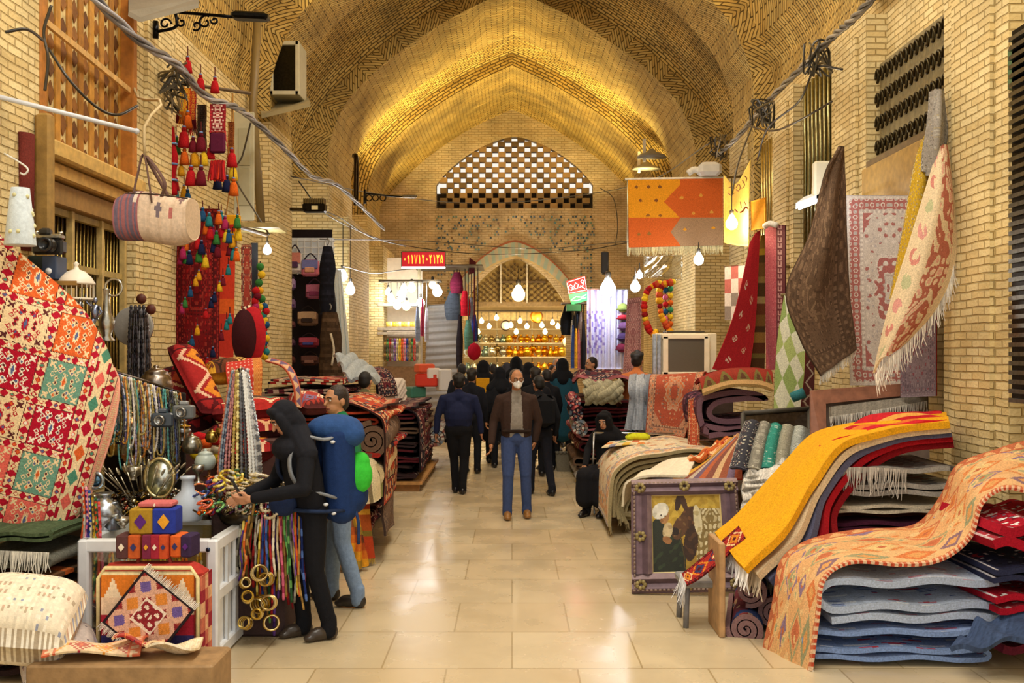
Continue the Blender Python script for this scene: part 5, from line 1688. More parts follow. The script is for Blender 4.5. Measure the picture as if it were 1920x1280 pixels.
# ---- stall of bags
tag(MB().box(pp(581, 580, 17.5), (.78, .06, 2.8), '1E1618').build('velvet_backdrop', M['cloth']), 'black cloth panel behind the hanging bags', 'panel')
o = thing('wire_rack', 'white wire rack at the top of the bag stall', 'rack', pp(585, 500, 17.3))
mb = MB()
for k in range(7):
    mb.tube([pp(545+k*13, 448, 17.35), pp(545+k*13, 515, 17.35)], .012, 'E4E8EC', 4)
for k in range(6):
    mb.tube([pp(542, 452+k*12, 17.35), pp(628, 452+k*12, 17.35)], .012, 'E4E8EC', 4)
mb.build('wire_mesh', M['plastic'], o)
MB().box(pp(580, 478, 17.42), (.85, .02, .6), 'DDE4EC').build('backing', M['paint'], o)
def hbag(label, x, y0, y1, w, d, cols, flap=True):
    a, b = pp(x, y0, d), pp(x, y1, d)
    h = a[2]-b[2]
    ww = w*d/F
    o = thing('hanging_bag', label, 'bag', b, 'woven bags on the black panel')
    c = (a+b)/2
    MB().box(c+(0, 0, -h*.06), (ww, .12, h*.8), cols[0], bev=.04).build('bag_body', M['cloth'], o)
    if flap:
        MB().box(c+(0, -.065, h*.1), (ww*.92, .03, h*.42), cols[1], bev=.012).build('flap', M['cloth'], o)
    MB().box(c+(0, -.075, -h*.16), (ww*.55, .03, h*.24), cols[2], bev=.01).build('pocket', M['cloth'], o)
    MB().tube(catmull([c+(-ww*.38, 0, h*.3), c+(-ww*.2, 0, h*.5), c+(0, 0, h*.62), c+(ww*.2, 0, h*.5), c+(ww*.38, 0, h*.3)], 12), .012, cols[3], 5).build('strap', M['cloth'], o)
BG = [(553, 465, 513, 26, 'white and pink backpack at the top of the bag stall', ['E4D8D0', 'D88A7A', '5A3A5A', '3A2A34']), (582, 480, 520, 33, 'bag woven with a pink and blue sunset, on the wire rack', ['D87A8A', '7A7AB0', 'E0A080', '2A2430']),
      (546, 518, 545, 17, 'small lilac backpack below the white and pink one', ['8A6A9A', 'B89AC0', 'E0D0DC', '3A2A40']), (590, 527, 562, 33, 'dusty pink woven bag in the middle of the stall', ['A85A74', 'B86A80', '8A3A5A', '3A2030']),
      (546, 556, 582, 17, 'small purple backpack with a bright pocket', ['6A4A6A', '8A6A8A', '5A2A9A', '2A1E2A']), (577, 578, 612, 38, 'sandy tweed bag with a dark base', ['7A5A44', 'C09A74', '3A2A24', '2A1E1A']),
      (546, 598, 618, 16, 'tiny maroon backpack beside the tweed bag', ['5A2E34', '7A4A44', '3A1E24', '2A161A']), (579, 628, 652, 37, 'crimson and blue woven bag low on the panel', ['8A2A3A', 'B04A5A', '4A4A8A', '2A1A20']),
      (546, 632, 652, 16, 'tiny plum backpack beside the crimson and blue bag', ['4A2A3E', '6A4A5A', '8A5A6A', '22161E']), (546, 664, 684, 16, 'tiny brown backpack, lowest of its column', ['4A2A24', '6A3A30', '8A5A44', '22140F']),
      (581, 662, 686, 33, 'brown woven bag lowest on the panel', ['4A2E28', '6A443A', '8A6050', '22140F'])]
for x, y0, y1, w, lb, cc in BG:
    hbag(lb, x, y0, y1, w, 17.1, cc)
# fur coats on hangers
for i, (x, y0, y1, w, d, cc, lb) in enumerate(((614, 462, 590, 26, 16.7, '1C1C26', 'black fur coat hanging above the brown sheepskin'), (618, 585, 735, 38, 16.4, '4A3828', 'long brown sheepskin hanging below the black coat'))):
    o = thing('hanging_coat', lb, 'coat', pp(x, y1, d))
    rows = []
    for v in np.linspace(0, 1, 26):
        k = .55+.45*min(1, v*3)+.08*math.sin(v*9+i)
        c = pp(x+6*v*i, y0+(y1-y0)*v, d)
        rows.append([c+np.array((w*d/F*.55*k*math.cos(a)*(1+.1*math.sin(5*a+v*6)), .14*k*math.sin(a), 0)) for a in np.linspace(0, 2*math.pi, 22)])
    G = np.array(rows)
    sheet('coat_body', G, plain(25, 21, cc, .35), .01, M['pile'], o)
    MB().tube(catmull([pp(x, y0-16, d), pp(x+3, y0-10, d), pp(x, y0-2, d)], 8), .012, '8A8A8A', 5).build('hanger_hook', M['metal'], o)
    if i:
        MB().tube(catmull([pp(x+2, y0+40, d-.2), pp(x+8, y0+70, d-.2), pp(x+4, y0+100, d-.2)], 10), .02, 'C8BCA4', 5).build('pale_seam', M['cloth'], o)
# white curtain behind
def curtain(label, x0, x1, y0, y1, d0, d1, col, folds=5, name='curtain', spread=1.0, cols=None, dx=0):
    G = np.zeros((61, 31, 3))
    for i, u in enumerate(np.linspace(0, 1, 61)):
        for j, v in enumerate(np.linspace(0, 1, 31)):
            G[i, j] = pp(x0+(x1-x0)*u*(1+(spread-1)*v)+dx*v, y0+(y1-y0)*v, d0+(d1-d0)*u)+np.array((0, .05*math.sin(u*folds*6.28+.6*v), 0))
    o = thing(name, label, 'curtain', pp((x0+x1)/2, y1, (d0+d1)/2))
    C = plain(60, 30, col, .04) if cols is None else cols(60, 30)
    sheet('cloth_panel', G, C, -.008, M['cloth'], o)
    MB().tube([pp(x0-2, y0-1, d0), pp(x1+2, y0-1, d1)], .018, 'B8B8B4', 6).build('rod', M['metal'], o)
curtain('white cloth curtain beside the fur coats', 628, 640, 505, 695, 18, 18.6, 'CCD4D4', 3, spread=2.6)

# ---- bulbs on wires
def bulb(label, x, y, d, r, mat='bulb_cool', power=12, col=(.95, .98, 1), cord=40, tall=1.2, ytop=None):
    o = thing('light_bulb', label, 'bulb', pp(x, y, d)-(0, 0, r))
    c = pp(x, y, d)
    MB().lathe([(r*.3, r*1.2*tall), (r*.5, r*.9*tall), (r*.95, r*.3), (r, -.1*r), (r*.8, -.65*r), (r*.3, -r)][::-1], c, 'FFFFFF', 14).build('glass_bulb', M[mat], o)
    MB().lathe([(r*.36, 0), (r*.4, r*.7), (r*.2, r*.9)], c+(0, 0, r*1.15*tall), '3A342C', 10).build('socket', M['plastic'], o)
    zt_ = pp(x, ytop, d)[2]-c[2] if ytop else r*1.8*tall+cord*d/F
    MB().tube([c+(0, 0, r*1.8*tall), c+(0, 0, zt_)], .008, '2A2620', 4).build('wire', M['plastic'], o)
    lamp('bulb_light', 'POINT', c-np.array((0, r*1.6, r*.4)), power, col, .08)
    return o
bulb('cool white bulb in front of the brick pier by the pompoms', 501, 469, 12.75, .055, power=14, ytop=428)
bulb('upper cool bulb by the white curtain', 643, 518, 18.9, .09, power=24, ytop=417)
bulb('lower cool bulb by the white curtain', 657, 544, 19.2, .09, power=24, ytop=424, tall=1.5)
# ------------------------------------------------------------------ right side of the bazaar
def hang(name, label, ctrl, nu, nv, C, th=.014, fr=None, mat='pile', cat='rug', rip=None, edge=None, group=None):
    o, G = rug(name, label, ctrl, nu, nv, C, th, mat, group, edge, None, rip, cat)
    if fr:
        side, L, col, n = fr
        line = {'v1': G[:, -1], 'u1': G[-1], 'u0': G[0], 'v0': G[:, 0]}[side]
        fringe(line, (0, -.05, -1), L, col, o, n)
    return o, G
def deco(C, fn):
    U, V = uvgrid(*C.shape[:2])
    fn(C, U, V)
    return C

# brown rug hung by one corner
hang('corner_hung_rug', 'plain brown rug hung by one corner against the brick pier', [[(1573, 276, 9.2), (1545, 325, 9.1), (1518, 440, 9.0), (1472, 545, 8.95), (1500, 640, 8.95), (1538, 705, 8.95)],
     [(1577, 275, 9.2), (1562, 330, 9.15), (1548, 450, 8.85), (1530, 560, 8.9), (1545, 630, 8.95), (1568, 682, 8.95)],
     [(1581, 278, 9.3), (1583, 335, 9.25), (1584, 440, 9.2), (1590, 550, 9.15), (1598, 605, 9.1), (1605, 655, 9.1)]], 70, 120,
     persian(70, 120, 1.8, ['6A5442', '5E4A3A', '4A3A2E', '846A54', '8E745A', '54443A'], 31, border=.24), .016, ('v1', .09, 'E4DED2', 60), rip=(.02, 2, 1, 3, (.3, -1, 0)))
# cream and red medallion rug hung flat
hang('wall_rug', 'silver-cream rug with a deep red medallion hung flat in the recess', [[(1588, 366, 9.6), (1590, 540, 9.58), (1596, 722, 9.55)], [(1670, 366, 9.05), (1672, 540, 9.02), (1676, 722, 9.0)], [(1756, 366, 8.55), (1757, 540, 8.52), (1757, 722, 8.5)]], 150, 260,
     persian(150, 260, 2.1, ['C9C2B8', '9E2C28', 'B4ACA4', 'DAD4CA', '9A3430', 'A8A6A8'], 15, border=.2), .014)
# yellow and grey floral rug, twisted and hung from above
hang('twisted_rug', 'yellow floral rug hanging in a narrow twist beside the cream floral rug', [[(1742, 232, 8.22), (1716, 300, 8.22), (1694, 430, 8.22), (1668, 560, 8.22)], [(1752, 240, 8.22), (1735, 310, 8.17), (1716, 440, 8.12), (1686, 570, 8.17)], [(1760, 245, 8.22), (1748, 320, 8.22), (1728, 450, 8.22), (1700, 560, 8.22)]], 40, 130,
     persian(40, 130, 4, ['C8A01E', 'B88E1A', 'E8D8A0', '9A8E84', 'D8B83A', '7A7068'], 17, med=False, border=.06), .014)
hang('twisted_rug', 'grey floral rug end knotted at the top of the brick pier', [[(1748, 172, 8.22), (1738, 250, 8.17), (1730, 322, 8.17)], [(1758, 168, 8.12), (1756, 250, 8.02), (1752, 330, 8.07)], [(1766, 176, 8.22), (1772, 250, 8.17), (1764, 300, 8.17)]], 40, 70,
     persian(40, 70, 3, ['9A948C', '8A847C', '5A5650', 'B8B2A8', 'A89A78', '6E6A68'], 19, med=False, border=.04), .02, rip=(.04, 3, 1, 5))
# cream floral rug with long fringe
def _cf(C, U, V):
    n = wob(U*2.2, V*5, 41, 6, 9)
    m = (U > .42) & (U < .86)
    C[m & (n > -.1)] = lin('A4201C')
    C[m & (n > .45)] = lin('E8C8A8')
    C[m & (n < -.45)] = lin('E0A090')
    for k in range(9):
        d = np.hypot((U-.2)*2.0, (V-.06-k*.11)*6)
        C[(d < .2) & (n > -.2)] = lin(('D88A8A', 'C86A6A', 'A8B88A')[k % 3])
    C[U > .95] = lin('E8D4A8')
hang('fringed_rug', 'cream floral rug with a red border and long white fringe, hung from a corner', [[(1758, 290, 8.07), (1736, 360, 7.97), (1702, 470, 7.92), (1668, 580, 7.92), (1640, 700, 7.92)], [(1764, 278, 8.02), (1755, 380, 7.82), (1728, 490, 7.77), (1690, 590, 7.77), (1655, 672, 7.82)],
     [(1771, 272, 8.02), (1778, 390, 7.87), (1760, 500, 7.82), (1722, 580, 7.77), (1672, 660, 7.82)], [(1776, 285, 8.07), (1788, 400, 7.97), (1786, 500, 7.92), (1752, 578, 7.87), (1700, 640, 7.87)]], 70, 140,
     deco(mottled(np.tile(lin('E4D2AC'), (70, 140, 1)), .07), _cf), .016, ('v1', .1, 'EEE8DC', 10))
o = bpy.data.objects['fringed_rug']
fringe([pp(*q) for q in ((1788, 470, 7.92), (1783, 520, 7.89), (1752, 582, 7.87), (1702, 642, 7.84), (1668, 672, 7.82), (1642, 702, 7.90))], (0, -.05, -1), .17, 'EEE8DC', o, 110)
# dark lilac rug standing in the shade behind
hang('wall_rug', 'dusky lilac rug with a crimson edge standing in the shade beside the pier', [[(1690, 520, 8.75), (1690, 745, 8.7)], [(1757, 480, 8.42), (1757, 742, 8.4)]], 60, 80, persian(60, 80, 1.8, ['8A7A82', '7A6A74', '5A4A54', '9A8A90', '8E3A44', '6A5E6A'], 23), .014, edge='9A1E28')
# red and striped rugs further back
hang('leaning_rug', 'crimson rug with small pale medallions leaning down from the wall', [[(1405, 462, 11.9), (1375, 590, 11.5), (1335, 692, 11.2)], [(1414, 440, 11.95), (1396, 590, 11.6), (1372, 698, 11.3)], [(1424, 432, 12), (1416, 590, 11.7), (1404, 700, 11.4)]], 70, 130,
     deco(mottled(np.tile(lin('981820'), (70, 130, 1)), .08), lambda C, U, V: [C.__setitem__(((np.abs(U-.5-.2*((k % 2)*2-1))/.1+np.abs(V-.3-k*.1)/.035) < 1) & (wob(U*3, V*9, k, 4, 12) > -.1), lin(('D8C8B0', 'C8A88A')[k % 2])) for k in range(7)]), .014)
hang('leaning_rug', 'dark brown and olive striped rug beside the leaning crimson rug', [[(1424, 442, 12), (1410, 580, 11.7), (1396, 692, 11.5)], [(1437, 440, 12.1), (1434, 580, 11.9), (1432, 692, 11.7)]], 40, 120,
     stripes(40, 120, [(2, '8A6A2A'), (1, 'B8982A'), (1, '3A2A1A'), (2, '6A4A2A'), (1, '8E7A4A'), (2, '2A1A14'), (1, 'A8986A'), (2, '5A2018'), (2, '7A5A2A'), (1, '2E2016'), (2, '9A7A3A'), (2, '4A1A14'), (1, '6E6A34'), (2, '3A2216')]), .014)
hang('pink_runner', 'pale crimson runner with a dark tiled border hung on the brick pier', [[(1436, 420, 11.8), (1437, 560, 11.8), (1438, 695, 11.8)], [(1474, 422, 11.4), (1474, 560, 11.4), (1473, 690, 11.4)]], 50, 130,
     deco(persian(50, 130, 4, ['C4606A', 'B84A56', 'A83A48', 'D88A8A', 'D0747A', 'B0505A'], 26, med=False, border=.02), lambda C, U, V: (C.__setitem__(U > .58, lin('3A1A1E')), C.__setitem__((U > .64) & (U < .84) & ((V*24) % 1 < .75), lin('C8A8A0')), C.__setitem__((U > .69) & (U < .79) & ((V*24) % 1 < .5), lin('4A2024')))), .014)
tag(MB().tube(catmull([pp(1434, 424, 11.7), pp(1444, 419, 11.6), pp(1456, 422, 11.5)], 8), .035, 'E8E4D8', 7).build('white_tuft', M['pile']), 'white wool tuft on top of the pale crimson runner', 'wool')
hang('gabbeh_rug', 'green and white diamond rug hung behind the brown corner-hung rug', [[(1470, 552, 10.2), (1456, 650, 10.1), (1450, 772, 10)], [(1492, 590, 10.15), (1488, 670, 10.05), (1492, 772, 9.95)], [(1524, 655, 10.1), (1524, 700, 10), (1526, 772, 9.9)]], 70, 90,
     checks(70, 90, 2.6, 3.4, ['E4DEC8', '8AA83A', 'A0B050', 'D8A890', '7E9A34'], 3, True), .014)
hang('zigzag_runner', 'narrow runner with a white zigzag on wine red, hung by the green diamond rug', [[(1510, 640, 9.8), (1508, 700, 9.75), (1500, 770, 9.7)], [(1524, 640, 9.85), (1526, 700, 9.8), (1524, 770, 9.75)]], 24, 60,
     (lambda U, V: pick(['5A161C', 'D8C8B0'], (np.abs(np.abs((V*4) % 1-.5)*1.4-U+.15) < .09).astype(int)))(*uvgrid(24, 60)), .012)
tag(MB().tube([pp(1485, 745, 9.6), pp(1508, 736, 9.55)], .05, '3A7A80', 9).build('rolled_mat', M['pile']), 'small teal rolled mat below the green diamond rug', 'mat')
def chk(C, U, V):
    i, j = np.floor(U*3).astype(int), np.floor(V*4).astype(int)
    C[(i+j) % 2 == 0] = lin('E8E4DC')
    C[(i+j) % 2 == 1] = lin('B8342A')
    C[((i+j) % 2 == 1) & (j > 1) & (i < 2)] = lin('6A6A60')
hang('check_panel', 'white, red and grey checked panel hanging below the warm bulb', [[(1360, 500, 12.8), (1360, 600, 12.8)], [(1398, 496, 12.5), (1398, 600, 12.5)]], 40, 50, deco(np.zeros((40, 50, 3)), chk), .012, mat='cloth', cat='panel')

# big gabbeh slung across a line
def gab(C, U, V):
    C[:] = lin('E09A10')
    C[V > .56] = lin('C4501C')
    e = .46-.16*np.abs(V-.3)/.3+.16
    C[(V <= .56) & (U > .38+.17*np.minimum(1, np.abs(V-.33)/.24))] = lin('C4501C')
    C[(V > .56) & (U > .45+.1*np.minimum(1, np.abs(V-.78)/.2))] = lin('8A8068')
    for (u, v, c) in ((.09, .11, '4A3A20'), (.22, .11, '4A3A20'), (.34, .11, '4A3A20'), (.13, .31, '4A3020'), (.3, .31, '4A3020'), (.21, .53, '6A4A20'), (.34, .53, '6A4A20'), (.11, .81, '6A5A2A'), (.22, .8, '6A5A2A'),
                      (.57, .27, 'D8A040'), (.77, .24, 'D8A040'), (.69, .5, 'D8A040'), (.88, .48, 'D8A040'), (.6, .74, 'E0A020'), (.9, .72, 'E0A020')):
        m = ((np.abs(U-u)/.022+np.abs(V-v)/.028) < 1) | ((np.abs(U-u) < .02) & (np.abs(V-v-.012) < .007))
        C[m] = lin(c)
o, G = hang('gabbeh_hanging', 'yellow, orange and grey tribal rug slung on a line across the stalls', [[(1177, 337, 15), (1178, 400, 15), (1179, 464, 15)], [(1265, 336, 15), (1266, 400, 14.98), (1266, 462, 15)], [(1355, 334, 15), (1355, 400, 15), (1355, 460, 15)]], 150, 110,
     deco(np.zeros((150, 110, 3)), gab), .016, ('v1', .13, 'DCD2A4', 150))
o['label'] = 'yellow, orange and grey tribal rug slung high on a line'
o = thing('rug_pole', 'white topped pole carrying the yellow and orange tribal rug', 'pole', pp(1265, 332, 15))
MB().tube([pp(1172, 336, 15), pp(1362, 333, 15)], .02, 'DCD4C0', 7).build('rail', M['wood'], o)
MB().box(pp(1330, 318, 15), (.34, .3, .2), 'C8C4B8', bev=.05).build('junction_box', M['paint'], o)
MB().tube(catmull([pp(1290, 325, 15), pp(1302, 318, 15), pp(1315, 322, 15)], 8), .05, 'D8D4C8', 7).build('bundle', M['cloth'], o)
MB().tube([pp(1355, 333, 15), pp(1390, 331, 15.4)], .02, '8A7A50', 6).build('wall_bracket', M['metal'], o)
MB().tube([pp(1177, 337, 15), pp(1177, 480, 15)], .012, 'D8D4B8', 5).build('side_pole', M['metal'], o)
# yellow banner with brush lettering
o, G = hang('banner', 'pale yellow banner with dark red brush lettering beside the warm bulb', [[(1357, 328, 12.6), (1357, 395, 12.6), (1358, 455, 12.6)], [(1380, 345, 12.5), (1380, 400, 12.5), (1382, 460, 12.5)], [(1408, 300, 12.2), (1405, 380, 12.2), (1404, 462, 12.2)]], 20, 30, plain(20, 30, 'E2C060', .04), .006, mat='cloth', cat='banner')
mb = MB()
for st_ in ([(1380, 352), (1385, 345), (1388, 352), (1384, 358), (1380, 355)], [(1392, 338), (1396, 346), (1393, 352), (1388, 352)], [(1396, 330), (1400, 334), (1399, 340)], [(1366, 352), (1372, 350), (1378, 353)],
            [(1378, 392), (1384, 398), (1392, 396), (1398, 388), (1402, 392)], [(1388, 378), (1390, 390)], [(1395, 376), (1399, 386)], [(1365, 362), (1371, 366), (1376, 362)]):
    mb.tube(catmull([pp(x, y, 12.12 if x > 1379 else 12.45) for x, y in st_], 12), .012, '7A2A1E', 5, flat=.4)
mb.build('lettering', M['paint'], o)
hang('orange_panel', 'orange leather panel hung high beside the pale yellow banner', [[(1410, 378, 12), (1410, 432, 12)], [(1437, 370, 11.8), (1436, 428, 11.8)]], 16, 16, plain(16, 16, 'D08A1A', .08), .02, mat='cloth', cat='panel', rip=(.02, 1, 1, 2))
bulb('large warm bulb hanging beside the tribal rug', 1372, 419, 12.3, .075, 'bulb_warm', 45, (1, .8, .5), 60)
bulb('cool bulb under the fringe of the tribal rug', 1310, 487, 14.6, .075, 'bulb_cool', 16, cord=12)
bulb('upper cool bulb by the tassel garland', 1199, 516, 14.8, .05, 'bulb_cool', 8, cord=10)
bulb('lower cool bulb by the tassel garland', 1191, 538, 14.8, .075, 'bulb_cool', 14, cord=16)
# clear film package, garland, brown rug and white cabinet
o = thing('film_sheet', 'clear plastic sheet hung under the tribal rug', 'plastic sheet', pp(1242, 524, 14.3))
G = patch(net([[(1207, 480, 14.3), (1205, 522, 14.2)], [(1245, 478, 14.25), (1244, 520, 14.15)], [(1280, 478, 14.3), (1279, 526, 14.25)]]), 24, 16)
sheet('film', ripple(G, .05, 3, 2, 4), plain(24, 16, 'C8CCD8'), .004, M['film'], o)
o = thing('flower_garland', 'garland of red, orange and yellow wool flowers looped by the clear plastic sheet', 'garland', pp(1238, 632, 14.4))
pts = catmull([pp(x, y, 14.4) for x, y in ((1262, 528), (1238, 540), (1240, 590), (1256, 622), (1240, 632), (1218, 620), (1208, 580), (1214, 545), (1236, 530))], 44)
for i, p in enumerate(pts):
    MB().ball(p, RG.uniform(.04, .06), RG.choice(['D8641E', 'E0A020', 'B82020', 'E8C030', '8A1A1E', 'C8502A']), 6).build('wool_flower', M['pile'], o)
for i, (x, y0, y1, kk) in enumerate(((1248, 530, 625, 0), (1257, 528, 620, 1), (1230, 622, 700, 2))):
    o = thing('pompom_garland', ('red and blue string of pompoms inside the flower garland', 'orange and green string of pompoms inside the flower garland', 'yellow string of pompoms below the flower garland')[i], 'garland', pp(x, y1, 14.5))
    MB().tube([pp(x, y0, 14.5), pp(x, y1, 14.5)], .008, '4A2A20', 4).build('cord', M['cloth'], o)
    for k in range(8):
        MB().ball(pp(x, y0+(y1-y0)*k/7, 14.45), .045, [('B81E24', '24507A', 'D86A8A'), ('D8641E', '3A8A5A', 'E0B82A'), ('E0B020', 'E09A20', 'E8C840')][kk][k % 3], 6).build('pompom', M['pile'], o)
hang('leaning_rug', 'faded brown-pink rug hanging at the far side of the flower garland', [[(1176, 560, 16), (1172, 640, 16), (1168, 700, 15.8)], [(1204, 556, 16), (1202, 640, 15.9), (1204, 696, 15.7)]], 40, 80, persian(40, 80, 2.5, ['9A6A62', '7A4A48', '5A3836', 'B48A7E', '8A4A4A', '6E6262'], 33), .014)
o = thing('glazed_cabinet', 'white framed cabinet with a dark glass front on the rug pile', 'cabinet', pp(1282, 706, 13.2))
MB().box(pp(1282, 666, 13.3), (.78, .5, .58), 'D8CCB4', bev=.01).build('case', M['paint'], o)
c = pp(1284, 666, 13.02)
MB().box(c+(.02, 0, 0), (.46, .02, .42), '5A5448').build('glass_front', M['plastic'], o)
for (dx, dz, w, h) in ((0, .245, .6, .06), (0, -.245, .6, .06), (-.255, 0, .07, .5), (.285, 0, .07, .5)):
    MB().box(c+(dx, -.01, dz), (w, .05, h), 'E4D8BE', bev=.006).build('frame_rail', M['paint'], o)
for dx in (-.34, -.4):
    MB().box(c+(dx, -.01, 0), (.05, .05, .56), 'B8C0C8', bev=.006).build('side_bar', M['metal'], o)
MB().box(pp(1282, 622, 13.3), (.5, .3, .02), '3A3428').build('lid', M['paint'], o)

# ---- rows of stacks along the walkway, far to near
for i, (k, h) in enumerate((('grey', .2), ('brown', .2), ('wine', .22), ('pink', .2), ('wine', .2), ('wine', .22))):
    z = sum((.2, .2, .22, .2, .2, .22)[:i])
    stackrug('%s folded rug in the far pile by the teal coat, %s from the floor' % (k, ORD[i]), 1.0-.03*(i % 2), 2.0, 14.6, 17, z, h, P_(k, 1.5, 60+i), 3, 0, i+31, 50, 'folded rugs in the far pile', edge='B8707A' if k == 'pink' else None)
rug('draped_rug', 'wine rug with a pink wavy edge over the top of the far pile', [[(1072, 716, 14.5), (1076, 700, 17)], [(1085, 704, 14.4), (1090, 696, 17)], [(1115, 708, 14.4), (1115, 696, 17)], [(1150, 706, 14.4), (1150, 694, 17)], [(1185, 712, 14.4), (1178, 694, 17)]], 70, 50, persian(70, 50, .7, PERS['wine'], 66, border=.08), .04, edge='C07078', rip=(.06, 2, 2, 8, (0, 0, 1)))
rug('sheepskin_rug', 'grey-cream shaggy skin hung on the front of the far pile', [[(1095, 714, 14.3), (1096, 735, 14.2), (1098, 756, 14.25)], [(1130, 716, 14.25), (1132, 738, 14.1), (1130, 754, 14.2)], [(1166, 714, 14.3), (1166, 736, 14.2), (1162, 752, 14.25)]], 60, 30, plain(60, 30, 'A09A80', .3), .05, rip=(.05, 5, 3, 6))
for i, (x, y, k, r) in enumerate(((1082, 770, 'wine', .13), (1086, 795, 'grey', .14), (1078, 745, 'pink', .11))):
    rolled_rug('%s rolled rug at the walkway corner of the far pile' % ('dark wine', 'mottled grey', 'pinkish')[i], pp(x, y, 14.3)+(0, 0, -.05), r, 1.6, (.03, 1, 0), P_(k, 2, 70+i), 2.4, seed=i*2.0)
for i, (k, z) in enumerate((('red', 1.4), ('rust', 1.5))):
    stackrug('%s folded carpet bag lying behind the far pile, %s up' % (k, ORD[i]), 1.75, 2.5, 15.4, 16.4, z, .1, P_(k, 1.2, 80+i), 2, 0, 80+i, 30, cat='bag') if False else None
tag(MB().box((2.3, 13.4, .7), (1.0, 1.6, 1.4), '4A3A34').build('shop_counter', M['wood']), 'dark counter under the blue-grey towels and floral rug', 'counter')
# blue towels, red floral rug
for i, (x0, x1, cc) in enumerate(((1178, 1192, '8A929E'), (1192, 1207, '9AA2AE'), (1206, 1222, '7E8692'))):
    rug('hanging_towel', '%s blue-grey fringed blanket hanging over the counter, %s from the walkway' % (('pale', 'light', 'dull')[i], ORD[i]), [[(x0+4, 706, 13.2), (x0+1, 722, 12.5), (x0, 760, 12.45), (x0-6+4*i, 806, 12.4)], [(x1+2, 704, 13.2), (x1, 720, 12.5), (x1, 760, 12.45), (x1-3+2*i, 806, 12.4)]], 20, 60, plain(20, 60, cc, .2), .03, 'cloth', 'blue-grey blankets over the counter', rip=(.03, 2, 1, i, (.4, -1, 0)), cat='blanket')
o, G = hang('draped_rug', 'red floral rug hung over the counter beside the blue-grey blankets', [[(1222, 702, 13.2), (1218, 712, 12.4), (1214, 760, 12.3), (1210, 812, 12.25)], [(1265, 702, 13.2), (1266, 710, 12.3), (1262, 765, 12.2), (1258, 818, 12.15)], [(1325, 698, 13), (1318, 706, 12.3), (1300, 770, 12.1), (1284, 822, 12.05)]], 110, 110,
     persian(110, 110, 1.2, ['A8402A', 'C09070', '5A4A44', 'C8A888', 'D06A34', '7A8078'], 27, border=.14), .016, edge='A83020')
rug('edge_strip', 'scarlet rug edge falling in a diagonal beside the red floral rug', [[(1325, 700, 12), (1312, 760, 11.9), (1290, 828, 11.8)], [(1345, 696, 11.9), (1326, 760, 11.8), (1304, 834, 11.75)]], 16, 60, plain(16, 60, 'A0281E', .15), .02)
# pile with the purple coils
for i, (k, h) in enumerate((('dark', .3), ('wine', .3), ('dark', .28))):
    stackrug('%s folded rug under the purple coils, %s from the floor' % (k, ORD[i]), 1.95, 3.1, 10.8, 12, sum((.3, .3, .28)[:i]), h, P_(k, 1.5, 90+i), 3, 0, 50+i, 50, 'folded rugs under the purple coils')
def coil(label, pts, th, wd, cols, seed=1):
    """thick rug bundled in loose bends, its edge towards the walkway"""
    q = catmull([pp(*p) for p in pts], 91)
    G = np.stack([q+np.array((0, wd*v, 0)) for v in np.linspace(0, 1, 12)], axis=1)
    o = thing('bundled_rug', label, 'rug', q.mean(0)-(0, 0, .2))
    sheet('pile', G, cols, th, M['pile'], o, edge='7A5A66')
coil('purple rug bundled in loose bends, uppermost on its pile', [(1312, 800, 10.9), (1306, 770, 10.9), (1312, 745, 10.9), (1345, 735, 10.9), (1385, 730, 10.9), (1425, 736, 10.9), (1440, 750, 10.9), (1400, 752, 10.9), (1350, 758, 10.9), (1335, 775, 10.9), (1360, 785, 10.9), (1430, 780, 10.9)], .06, .9, persian(90, 11, .3, ['5A3040', '48283A', '2A1A26', '8A5A68', '6E3A4A', '44384A'], 3))
coil('dark plum rug bundled under the purple one', [(1318, 812, 10.8), (1325, 795, 10.8), (1365, 800, 10.8), (1430, 795, 10.8), (1442, 808, 10.8), (1380, 815, 10.8), (1330, 822, 10.8)], .06, .9, persian(90, 11, .3, ['4A2838', '38202E', '241620', '7A5060', '5A3040', '3A3040'], 5))
hang('draped_rug', 'crimson rug with green triangles spread over the purple coils', [[(1305, 722, 11.9), (1312, 716, 11), (1318, 742, 10.75)], [(1345, 702, 11.9), (1360, 700, 11), (1370, 726, 10.75)], [(1400, 698, 11.9), (1412, 697, 11), (1420, 726, 10.75)], [(1436, 700, 11.9), (1446, 702, 11), (1448, 735, 10.75)]], 90, 40,
     deco(mottled(np.tile(lin('8E1C1C'), (90, 40, 1)), .1), lambda C, U, V: (C.__setitem__(V > .86, lin('C8A870')), C.__setitem__((V > .55) & (V < .85) & (np.abs((U*5) % 1-.5)*2 < (V-.5)*2.4), lin('5A6A34')), C.__setitem__((V > .68) & (V < .82) & (np.abs((U*5) % 1-.5)*2 < (V-.6)*1.6), lin('2A2A20')))), .04)
hang('leaning_rug', 'narrow floral rug hanging from the purple coils to the cream pile', [[(1292, 750, 11.2), (1290, 800, 11), (1290, 840, 10.9)], [(1314, 742, 11.1), (1312, 800, 10.95), (1312, 842, 10.85)]], 24, 60, persian(24, 60, 3, PERS['rust'], 35, med=False), .014)

